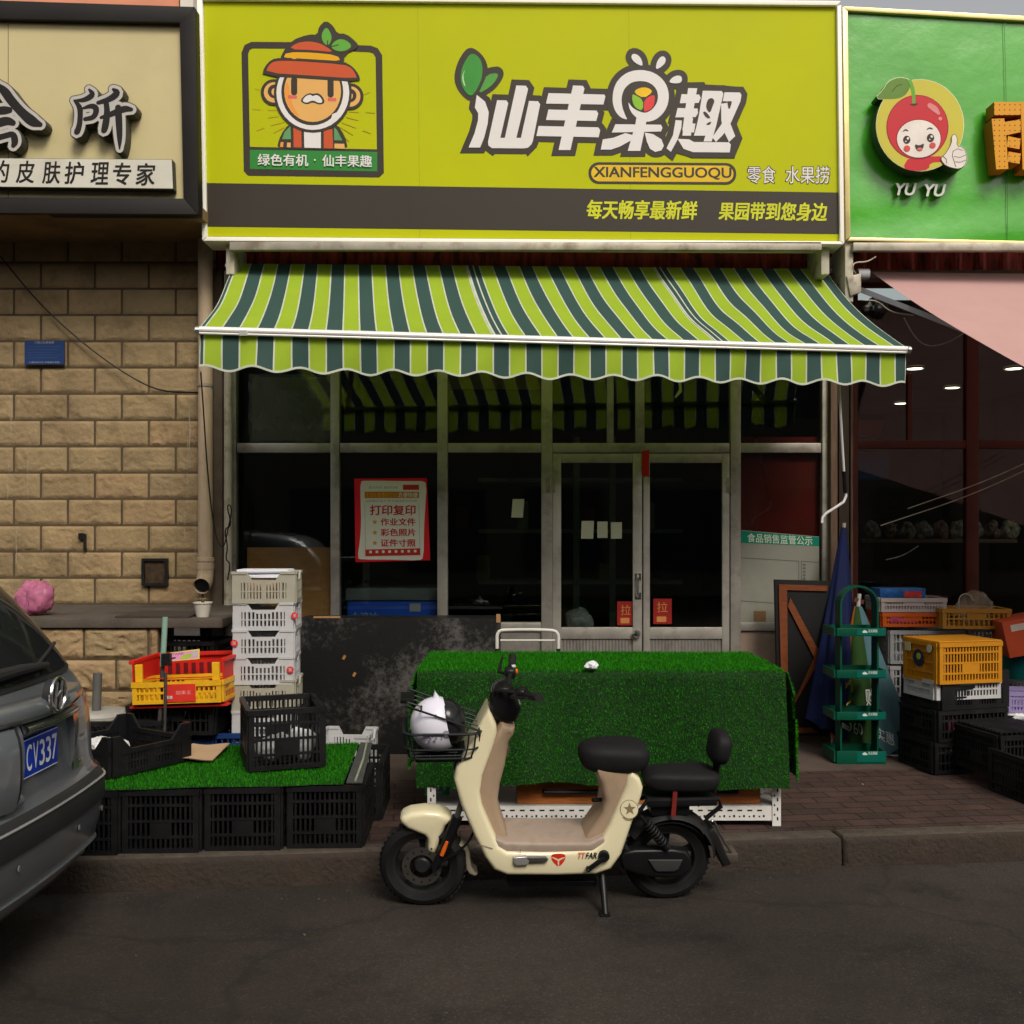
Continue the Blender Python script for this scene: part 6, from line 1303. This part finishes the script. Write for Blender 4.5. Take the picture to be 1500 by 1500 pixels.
for k, (yt, hh) in enumerate(((919,12), (980,12), (1041,12), (1098,17))):
    z = P(0,yt,6.85).z; zz = P(0,yt+hh,6.85).z; a, b = P(1219,0,6.85).x, P(1294,0,6.85).x
    mb = MB(); Yf, Yb = 6.80, 7.06; mb.box((a+.015, Yf, zz if k < 3 else .153), (b, Yf+.012, z), grk, .003); mb.box((a, Yf+.0125, zz), (a+.012, Yb, z), grk); mb.box((b-.012, Yf+.0125, zz), (b-.001, Yb, z), grk); mb.box((a+.013, Yb-.012, zz), (b-.013, Yb-.001, z), grk); mb.box((a+.013, Yf+.013, zz+.001), (b-.013, Yb-.013, zz+.008), grk)
    mb.hexa([Vector((P(1255,0,6.8).x, Yf-.002, zz+.006)), Vector((b-.002, Yf-.002, zz+.006)), Vector((b-.002, Yf-.0005, zz+.006)), Vector((P(1255,0,6.8).x, Yf-.0005, zz+.006)), Vector((P(1255,0,6.8).x, Yf-.002, z-.004)), Vector((b-.002, Yf-.002, z-.004)), Vector((b-.002, Yf-.0005, z-.004)), Vector((P(1255,0,6.8).x, Yf-.0005, z-.004))], lab_)
    s_ = mb.build('shelf', RK, 20); d = Decal(6.796); y = yt+3; d.smo([(1262,y+5),(1266,y+.5),(1269,y+2),(1272,y+5)], whp, 1); d.text('农夫果园', 1272, y, 1285, y+4.5, whp, bold=.02); d.mb.build('shelf_print', s_, 0)
def cone_cloth(mb, tip, base, r, mats, folds=7, seed=0, amp=.22, flat=.75):
    tip, base = Vector(tip), Vector(base)
    def f(u, v):
        t = 2*math.pi*u; k = v**.85; rad = r*(.10+.9*k)*(1+amp*k*math.sin(folds*t+seed+1.2*math.sin(v*3)))
        c = tip.lerp(base, v); z = (.03*math.sin(folds*t+seed) + .05*math.sin(2*t+seed))*k*k
        return c+Vector((rad*math.cos(t), rad*flat*math.sin(t), z))
    n = 84; mb.grid(f, n, 26, (lambda i, j: mats[int(i*len(mats)/n) % len(mats)]), cu=True)
BP = thing('blue_parasol', 'closed navy blue parasol leaning beside the shop corner post', 'parasol', P(1222, 1092, 7.35)); nav = M('parasol_navy', (.004,.009,.055), .8, 0, .12, 5)
mb = MB(); cone_cloth(mb, P(1236,772,7.5), P(1221,1068,7.25), .165, [nav], 6, 1.); mb.build('canopy', BP, 70)
mb = MB(); mb.tube([P(1236.5,766,7.5), P(1236,780,7.5)], .014, M('tip_grey', (.35,.33,.30), .4), 10); mb.tube([P(1222,1060,7.28), P(1220,1092,7.28)], .017, STEEL, 10); mb.build('pole', BP)
CP = thing('striped_parasol', 'closed parasol in orange, green and pale blue behind the green rack', 'parasol', P(1285, 1108, 7.15)); pgn = M('parasol_green', (.018,.06,.01), .8, 0, .1, 5); por = M('parasol_orange', (.50,.14,.015), .8, 0, .1, 5); pbl = M('parasol_pale_blue', (.07,.16,.19), .8, 0, .1, 5)
mb = MB(); cone_cloth(mb, P(1257,888,7.35), P(1279,1094,7.2), .255, [pbl, pbl, pgn, pgn, por, por, por, pgn, pgn, pbl, pbl, pbl], 6, 2.2, .16, .62); CPc = mb.build('canopy', CP, 70); pj = onto(CPc)
mb = MB(); mb.tube([P(1259,870,7.37), P(1257,892,7.35)], .014, WHITE, 10); mb.cbox(P(1258,880,7.36), (.07,.02,.03), M('tie_brown', (.12,.05,.03), .8), Matrix.Rotation(.3,3,'Y')); mb.tube([P(1283,1080,7.2), P(1290,1108,7.2)], .017, STEEL, 10); mb.build('pole', CP)
wpr = M('parasol_print', (.75,.77,.75), .7); ypr = M('parasol_print_gold', (.6,.4,.04), .7)
d = Decal(6.9, fn=pj); d.text('99260', 1243, 1064, 1278, 1081, wpr, sl=.12, bold=.01, shear=-.1)
d.mb.build('lettering', CP, 0); d = Decal(6.9, fn=pj); d.brush([(1238,992,2),(1248,1000,6),(1262,1008,5),(1270,1020,2)], ypr); d.brush([(1238,1000,4),(1252,1004,3),(1266,1018,5)], ypr); d.brush([(1240,1032,4),(1252,1034,4),(1268,1038,2)], ypr); d.mb.build('gold_print', CP, 0)
d = Decal(6.9, fn=pj); d.text('购', 1288, 1018, 1302, 1044, wpr, sl=-.1, bold=.02); d.text('实惠', 1298, 1072, 1322, 1090, wpr, sl=.4, bold=.01); d.mb.build('lettering', CP, 0)
FB = thing('wooden_frame_board', 'black board with an orange wooden frame and diagonal brace leaning behind the turf table', 'board', P(1172, 1080, 7.4)); D = 7.42
mb = MB(); mb.pq([(1135,849),(1215,851),(1210,1078),(1140,1078)], D, .04, M('board_black', (.005,.005,.005), .7), .003); mb.build('panel', FB)
mb = MB()
for q in ([(1141,856),(1212,858),(1212,866),(1141,864)], [(1141,864.5),(1153,864.5),(1155,1066),(1146,1066)], [(1154,888),(1158,876),(1204,962),(1204,985)], [(1158,1040),(1152,1052),(1204,962),(1204,940)], [(1146,1066.5),(1210,1066.5),(1210,1074),(1146,1074)]): mb.pq(q, D-.012-.002*(q[0][0] % 3), .011, M('brace_wood', (.15,.04,.012), .55, 0, .3, 6, stretch=(2,2,10)))
mb.build('brace', FB, 0)
simple('white_rag', 'crumpled white paper rag on the ground beside the green rack', 'rag', lambda mb: mb.grid(lambda u, v: G(1294+46*u, 1107-9*v*(1-.5*abs(u-.5))+3*u, .156)+Vector((0,0,.02*abs(NZ.noise(Vector((u*6,v*4,3)))))), 14, 6, MATS['white_film']))

# crate pile on the right
def cr_at(px, py, D, w, d, h, m, style, label, rz=0, nv=14, nh=3, rx=0, ry=0, flip=False, grp='crates in the pile of the right shop'):
    o = crate('plastic_crate', w, d, h, m, style, nv, nh); p = P(px, py, D); o.matrix_basis = Matrix.Translation(p + Vector((0,0,h if flip else 0))) @ Matrix.Rotation(R(rz),4,'Z') @ Matrix.Rotation(R(rx),4,'X') @ Matrix.Rotation(R(ry+(180 if flip else 0)),4,'Y')
    tag(o, label, 'crate', grp); return o
ORY = M('amber_plastic', (.46,.19,.008), .45, 0, .08, 4, dirt=(.35,.13,.01), dscale=6, damt=.5); ORP = M('orange_plastic', (.52,.09,.012), .45, 0, .1, 4); AMB2 = M('brown_amber_plastic', (.34,.16,.02), .5, 0, .1, 4); CLR = M('clear_plastic', (.42,.43,.43), .3, 0, .08, 4, alpha=.75)
zp = .155
Yb_ = 6.75; XB = P(1403,0,6.65).x
zz = [zp]
for k, h in enumerate((.2, .2, .24)):
    o = crate('plastic_crate', .52, .38, h, BLACKP, ('basket','basket','shallow')[k], 15, 3); place(o, XB+.01*k, Yb_, zz[-1], R(13+2*k)); tag(o, ('black crate on the ground at the bottom under the amber crate', 'black crate in the middle of the pile under the amber crate with a pink packet', 'black crate with raised corners just beneath the white tray')[k], 'crate', 'black crates under the amber crate'); zz.append(zz[-1]+h+.003)
simple('pink_packet', 'bright pink packet showing through the middle black crate', 'packet', lambda mb: mb.cbox((P(1398,0,6.58).x, 6.64, zz[1]+.09), (.075,.05,.10), M('packet_pink', (.55,.08,.25), .4, 0, .5, 18), Matrix.Rotation(R(14),3,'Z'), .008))
zw = P(0,1017,6.6).z
o = cr_at(1393, 1018, 6.72, .47, .34, .125, WHITE, 'basket', 'white slotted tray sandwiched under the amber crate', 13, 18, 2)
OA = cr_at(1394, 995, 6.7, .46, .36, .262, ORY, 'basket', 'large amber yellow crate with round stickers on top of the black crates', 14, 18, 4)
mb = MB(); y_ = 0
c = Vector((-.24, -.0, .15)); ax_ = (-1,0,0)
mb.lathe([(0,.0105),(.055,.0105),(.055,.009)], c, M('sticker_navy', (.015,.02,.05), .4), 24, ax_); mb.lathe([(0,.0125),(.022,.0125),(.022,.011)], c+Vector((0,-.005,.01)), M('sticker_green_fruit', (.30,.38,.04), .5), 16, ax_)
mb.lathe([(0,.0105),(.026,.0105),(.026,.009)], c+Vector((0,-.11,.07)), M('sticker_cream', (.5,.48,.36), .5), 18, ax_); mb.box((-.252,.08,.185), (-.2505,.14,.24), M('label_cream', (.5,.45,.28), .6))
s = mb.build('sticker', None, 0, origin=(0,0,0)); s.parent = OA
mb = MB(); mb.box((-.235,-.185,.263), (.235,.185,.271), ORY, .004); s = mb.build('lid', None, 0, origin=(0,0,0)); s.parent = OA
cr_at(1345, 968, 7.52, .52, .36, .24, CLR, 'basket', 'clear white crate with white bags behind the amber crate', -3, 16, 3)
simple('white_bag', 'white bag in the clear crate behind the amber crate', 'bag', lambda mb: plasticbag(mb, P(1318,948,7.45), .10, MATS['white_film'], 31, 1.0))
cr_at(1445, 960, 7.55, .46, .34, .22, CLR, 'basket', 'clear grey crate at the right behind the amber crate', 3, 14, 3)
cr_at(1445, 1008, 7.55, .46, .34, .22, CLR, 'basket', 'clear grey crate lower right behind the amber crate', 2, 14, 3)
cr_at(1345, 1015, 7.52, .52, .36, .22, WHITE, 'basket', 'white crate under the clear crate with white bags', -3, 16, 3)
cr_at(1345, 1062, 7.52, .52, .36, .22, BLACKP, 'basket', 'black crate supporting the white crate behind the amber one', -2, 16, 3)
cr_at(1345, 1082, 7.52, .52, .36, .09, BLACKP, 'basket', 'shallow black crate at the floor behind the amber pile', -2, 16, 2)
cr_at(1448, 1062, 7.55, .46, .34, .26, BLACKP, 'basket', 'black crate supporting the clear grey crates at the right', 2, 14, 3)
cr_at(1324, 915, 7.5, .42, .34, .1, ORP, 'basket', 'orange crate with a pink packet under the white top tray', -2, 14, 2)
simple('pink_packet', 'pink packet lying in the orange crate near the top of the pile', 'packet', lambda mb: mb.px(1304, 899, 1345, 912, 7.325, .06, M('packet_pink2', (.42,.06,.14), .4, 0, .4, 20), .006))
cr_at(1326, 894, 7.5, .46, .34, .10, M('grey_pink_plastic', (.38,.33,.32), .5, 0, .1, 4), 'basket', 'greyish white tray with a blue printed packet on top of the pile', -2, 20, 2)
simple('blue_packet', 'blue and red printed packet in the top grey tray', 'packet', lambda mb: (mb.px(1289, 862, 1356, 876, 7.4, .2, M('packet_blue', (.02,.10,.32), .4, 0, .7, 14), .006), mb.px(1325, 866, 1350, 875, 7.396, .004, M('packet_red', (.45,.04,.03), .4, 0, .5, 20))))
cr_at(1418, 918, 7.35, .46, .34, .14, AMB2, 'basket', 'brownish amber basket holding a clear plastic bag', -6, 12, 2)
def cbag(mb):
    plasticbag(mb, P(1428,888,7.35), .14, M('clear_film3', (.40,.34,.26), .2, alpha=.3), 41, .75)
    mb.tube(smooth_poly([P(1405,892,7.3), P(1404,876,7.3), P(1412,869,7.3), P(1422,872,7.3), P(1426,880,7.3)], 2, False), .004, M('string_pale', (.4,.36,.28), .6), 6)
simple('plastic_bag', 'clear plastic bag with a string handle in the brownish basket', 'bag', cbag)
def obox(mb):
    T = Matrix.Translation(P(1494,930,7.1)) @ Matrix.Rotation(R(-10),4,'Z') @ Matrix.Rotation(R(-12),4,'Y'); mb.T = T
    mb.box((-.14,-.16,-.12), (.22,.16,.13), M('carton_orange', (.42,.06,.02), .6, 0, .15, 5), .008)
    for a, b, c_, e in ((-.09,.06,.055,.10), (-.02,.12,-.03,.0)): mb.box((a,-.1625,c_), (b,-.1602,e), M('label_white', (.5,.44,.38), .6))
simple('orange_carton', 'tilted red orange carton with white labels at the right edge', 'carton', obox)
simple('teal_tub', 'dark teal tub below the tilted orange carton', 'tub', lambda mb: mb.lathe([(0,0),(.16,0),(.19,.16),(.2,.165),(.2,.18),(.17,.18),(.15,.02)], P(1500,992,7.2), M('teal_plastic', (.0,.09,.08), .5), 24))
def place_r(label, px, py, D, w, d, h, rz, m=BLACKP, nv=14, nh=4, grp='black baskets at the right edge'):
    return cr_at(px, py, D, w, d, h, m, 'basket', label, rz, nv, nh, grp=grp)
place_r('black basket with a mesh lid on the pavement before the amber pile', 1475, 1128, 6.35, .42, .42, .26, 12)
place_r('black basket nearest the road at the right edge of the picture', 1528, 1168, 6.0, .42, .40, .26, 10)
simple('basket_lid', 'black mesh lid covering the basket on the pavement at right', 'lid', lambda mb: [mb.cbox(P(1475,1128,6.35)+Vector((0,0,.268))+Matrix.Rotation(R(12),3,'Z') @ Vector((-.19+.0345*i,0,.0)), (.012,.40,.008), BLACKP, Matrix.Rotation(R(12),3,'Z')) for i in range(12)]+[mb.cbox(P(1475,1128,6.35)+Vector((0,0,.277))+Matrix.Rotation(R(12),3,'Z') @ Vector((0,-.19+.0345*i,.0)), (.40,.012,.008), BLACKP, Matrix.Rotation(R(12),3,'Z')) for i in range(12)])
cr_at(1502, 1040, 6.9, .30, .24, .14, M('lilac_plastic', (.30,.24,.46), .45, 0, .1, 4), 'basket', 'lilac basket standing at the right edge above the black baskets', -10, 12, 3)
simple('white_bag', 'white plastic bag beneath the lilac basket at the right edge', 'bag', lambda mb: plasticbag(mb, P(1490,1050,6.85), .09, MATS['white_film'], 51, .5))
cr_at(1500, 1085, 6.95, .40, .34, .20, BLACKP, 'basket', 'black crate carrying the lilac basket at the right edge', -6, 13, 3)
cr_at(1500, 1107, 6.95, .40, .34, .1, BLACKP, 'basket', 'shallow black crate on the ground below the lilac basket', -6, 13, 2)
# ------------------------------------------------------------------ parked car, tail towards the right
CAR = thing('parked_car', 'dark grey parked van seen from behind at the left with blue number plate', 'car', (-3.9, 3.85, 0))
paint = M('car_paint_grey', (.17,.185,.205), .32, .55, .05, 3, coat=.9); trim = M('car_black_trim', (.02,.02,.021), .55); YC0 = 3.85
PROF = [(.28,-1.86),(.33,-1.80),(.40,-1.755),(.50,-1.73),(.60,-1.715),(.655,-1.715),(.685,-1.735),(.70,-1.76),(.74,-1.77),(.82,-1.773),(.92,-1.782),(1.0,-1.80),(1.06,-1.83),(1.10,-1.86),(1.16,-1.90),(1.28,-1.985),(1.40,-2.08),(1.50,-2.17),(1.58,-2.25),(1.64,-2.36),(1.68,-2.55)]
def hw_c(z): return .86 - .0*z if z < .95 else .86-.20*((z-.95)/.73)**1.5
def rearpt(u, z, x, off=0.):                       # u -1 near side .. 1 kerb side
    a = abs(u); b = .125*a**2.4 + .28*max(0, (a-.66)/.34)**2.2
    if z < .69: b = .085*a**2.2 + .45*max(0, (a-.58)/.42)**2.2
    y = hw_c(z)*math.copysign(math.sin(min(1, a)*math.pi/2*.999)**.92 if False else a, u)
    return Vector((x-b+off, YC0+y, z))
us = [-1+2*i/44 for i in range(45)]
mb = MB(); nv = len(PROF)-1
mb.grid(lambda u, v: rearpt(-1+2*u, *PROF[round(v*nv)]), 44, nv, paint)
FX = -6.1
def sidept(s, t, v):                                # flank from the rear corner to the nose
    z, x = PROF[round(v*nv)]; p = rearpt(s, z, x); q = Vector((FX+.25*max(0, z-.8), p.y, min(z, 1.68)))
    if t > .62 and z > .95: k = (t-.62)/.38; q.z = max(.95, z-(z-.95)*min(1, k*1.35))
    else: q.z = z
    r = p.lerp(q, t); r.z = q.z; r.y += s*.03*math.sin(math.pi*t)*(1 if z < 1 else .5); return r
for s in (-1, 1): mb.grid(lambda t, v: sidept(s, t, v), 26, nv, paint)
def roof(u, t):
    a, b = sidept(-1, t, 1), sidept(1, t, 1); c = rearpt(-1+2*u, *PROF[-1]); p = a.lerp(b, u); p.x = p.x+(c.x-rearpt(1, *PROF[-1]).x)*(1-t)
    p.z += .04*(1-(2*u-1)**2)*min(1, t*6); return p
mb.grid(lambda u, t: roof(u, t), 44, 26, paint)
def nose(u, v): return sidept(-1, 1, v).lerp(sidept(1, 1, v), u)
mb.grid(nose, 10, nv, paint)
bmesh.ops.remove_doubles(mb.bm, verts=mb.bm.verts, dist=.001); mb.build('body', CAR, 50)
def prof_at(z):
    for (z0, x0), (z1, x1) in zip(PROF, PROF[1:]):
        if z0 <= z <= z1: return x0+(x1-x0)*(z-z0)/(z1-z0)
    return PROF[-1][1]
def patch(u0, u1, z0, z1, off, m, nu=20, nz=8, shape=None):
    def f(u, v):
        uu, z = u0+(u1-u0)*u, z0+(z1-z0)*v
        if shape: uu, z = shape(uu, z)
        return rearpt(uu, z, prof_at(z), off)
    return f, nu, nz, m
cgl = M('car_glass', (.012,.013,.014), .05, 0, .1, spec=.7); 
mb = MB(); wlow = lambda uu, z: (uu, z+.055*max(0, (abs(uu)-.5)/.42)**2*(1-(z-1.1)/.42))
mb.grid(*patch(-.9, .9, 1.105, 1.53, .007, M('window_rubber', (.015,.015,.015), .6), 30, 10, wlow)); mb.grid(*patch(-.87, .87, 1.125, 1.51, .011, cgl, 30, 10, wlow)); mb.build('rear_window', CAR, 50)
mb = MB(); a = rearpt(.35, 1.16, prof_at(1.16), .03); b = rearpt(-.25, 1.17, prof_at(1.17), .035); mb.tube([a, a.lerp(b,.5)+Vector((.02,0,.01)), b], [.012,.02,.026], trim, 10); mb.tube([a.lerp(b,.2), rearpt(.72,1.215,prof_at(1.215),.018)], .008, trim, 8); mb.build('rear_wiper', CAR)
mb = MB(); mb.grid(*patch(-.86, .86, .664, .692, .006, trim, 36, 4)); mb.grid(*patch(-.80, .80, .565, .66, .006, trim, 36, 5)); mb.build('bumper_pad', CAR, 60)
mb = MB(); mb.tube([rearpt(-.95+.0475*i, .6625, prof_at(.6625), .008) for i in range(41)], .0055, M('bumper_edge', (.5,.5,.5), .25, .6), 6); mb.tube([rearpt(-.95+.0475*i, .395, prof_at(.395), .004) for i in range(41)], .007, paint, 6); mb.build('bumper_trim', CAR)
for u in (.62, .28, -.3, -.65):
    mb = MB(); c = rearpt(u, .515, prof_at(.515), .004); mb.lathe([(0,.004),(.011,.003),(.013,0)], c, M('sensor_grey', (.12,.125,.13), .3), 14, (1,.1,0)); mb.build('parking_sensor', CAR)
# plate recess, garnish and chrome bar
PXc = prof_at(.86)
def pxX(px, py, X): Y = X/((px-750)/F); return Vector((X, Y, CH-(py-HY)/F*Y))
gX = -1.735; pl0 = (3.54, 3.975)
plate = MB(); plate.box((PXc-.002, pl0[0], .80), (PXc+.014, pl0[1], .945), M('plate_blue', (.008,.035,.36), .4), .002)
pl = plate.build('number_plate', CAR); mb = MB(); pw = M('plate_white', (.6,.62,.62), .4); xs0 = PXc+.0148
for i, ch in enumerate(('鲁', 'B', '·', 'C', 'V', '3', '3', '7')):
    y = pl0[0]+.02+i*.0515; hh = (.045, .0) if ch != '·' else (.006, .042)
    add_text(mb, ch, lambda u, v, w: Vector((xs0, y+(.002 if ch != '·' else .018)+(.041 if ch != '·' else .012)*u, .92-hh[1]-(.095 if ch != '·' else .012)*v)), pw, bold=.012 if ch != '鲁' else .0)
for a, b, c_, e in ((.004,.0,.436,.003),): mb.box((xs0-.0006, pl0[0]+.005, .803), (xs0, pl0[1]-.005, .806), pw); mb.box((xs0-.0006, pl0[0]+.005, .939), (xs0, pl0[1]-.005, .942), pw)
mb.build('lettering', pl, 0)
def gar(poly, x0, x1, m, name, bev=.0):
    mb = MB(); q = [Vector((x1(y) if callable(x1) else x1, y, z)) for y, z in poly]; mb.prism(q, (x0-PXc-.05, 0, 0), m); return mb.build(name, CAR, 30)
gx = lambda y: PXc+.035-.17*((y-YC0)/.62)**2
mb = MB()
def slabg(y0, y1, z0a, z1a, z0b, z1b, m, dx=.0, n=10):   # a curved strip of trim between two heights
    def f(u, v): 
        y = y0+(y1-y0)*u; a = z0a+(z0b-z0a)*u; b = z1a+(z1b-z1a)*u; return Vector((gx(y)+dx-.022*abs(2*v-1)**3, y, a+(b-a)*v))
    mb.grid(f, n, 8, m)
    def g(u, v): p = f(u, 0); return p+Vector((-.06*v, 0, 0))
    def g2(u, v): p = f(u, 1); return p+Vector((-.06*v, 0, 0))
    mb.grid(g, n, 1, m); mb.grid(g2, n, 1, m)
    for u in (0, 1): mb.grid(lambda a, b: f(u, a)+Vector((-.06*b, 0, 0)), 8, 1, m)
slabg(3.46, 4.24, 1.006, 1.085, 1.006, 1.075, paint, .03, 14); slabg(3.44, 3.58, .72, 1.006, .72, 1.006, paint, .055, 4); slabg(3.60, 3.655, .76, 1.006, .76, 1.006, paint, .02, 4); slabg(3.565, 3.655, .70, .765, .715, .765, paint, .019, 4); slabg(4.12, 4.24, .74, 1.006, .78, 1.006, paint, .015, 4)
slabg(3.55, 3.62, .72, 1.006, .72, 1.006, trim, .035, 4)
bmesh.ops.remove_doubles(mb.bm, verts=mb.bm.verts, dist=.0005); mb.build('plate_surround', CAR, 40)
mb = MB(); slabg(3.66, 4.115, .972, 1.004, .972, 1.004, CHROME, .034); mb.build('chrome_bar', CAR, 40)
mb = MB(); e0 = Vector((PXc+.066, YC0+.0, 1.085)); n_ = Vector((1,0,.15)); mb.tube([e0+Vector((.004, .062*math.cos(t), .062*math.sin(t))) for t in [2*math.pi*i/28 for i in range(28)]], .008, CHROME, 8, True); mb.lathe([(0,0),(.06,0),(.06,-.03)], e0, trim, 24, (1,0,0))
for y0, y1 in ((-.03,-.012), (.012,.03)): mb.tube([e0+Vector((.004,y0,-.05)), e0+Vector((.006,y1-.003,.05))], .007, CHROME, 8)
mb.tube([e0+Vector((.006,-.025,-.01)), e0+Vector((.006,.025,.012))], .007, CHROME, 8); mb.build('emblem', CAR)
for s in (-1, 1):
    mb = MB(); f, a, b, m = patch(s*.86, s*1.0, .98, 1.13, .006, M('tail_lamp_red', (.14,.015,.012), .15, coat=.8), 6, 6); mb.grid(f, a, b, m); f, a, b, m = patch(s*.90, s*.99, 1.055, 1.10, .012, CHROME, 4, 4); mb.grid(f, a, b, m); mb.build('tail_lamp', CAR, 60)
mb = MB(); add_text(mb, 'Vita', lambda u, v, w: Vector((rearpt(.33+.17*u, .745, prof_at(.745), .003).x, YC0+.29+.13*u, .775-.045*v)), CHROME, shear=.4, bold=.01); mb.build('lettering', CAR, 0)
for s in (-1, 1):
    for x in (-2.72, -5.35):
        mb = MB(); c = Vector((x, YC0+s*.76, .31)); mb.lathe([(.20,-.09),(.29,-.10),(.31,-.06),(.31,.06),(.29,.10),(.20,.09)], c, BLACKR, 32, (0,1,0)); w = mb.build('wheel', CAR)
        mb = MB(); mb.lathe([(0,.07),(.05,.075),(.19,.06),(.2,.085),(.2,-.085)], c, M('alloy', (.35,.35,.36), .3, .8), 24, (0,s,0)); mb.build('rim', w)
mb = MB(); mb.box((-5.9, YC0-.66, .2), (-1.95, YC0+.66, .42), trim, .02); mb.build('underbody', CAR)
for s in (-1, 1):
    mb = MB(); mb.grid(lambda t, v: sidept(s, .06+.60*t, 0)*0 + (lambda p: p+Vector((0, s*.008, 0)))(sidept(s, .06+.60*t, (13+round(v*4))/nv)), 16, 4, cgl); mb.build('side_window', CAR, 0)
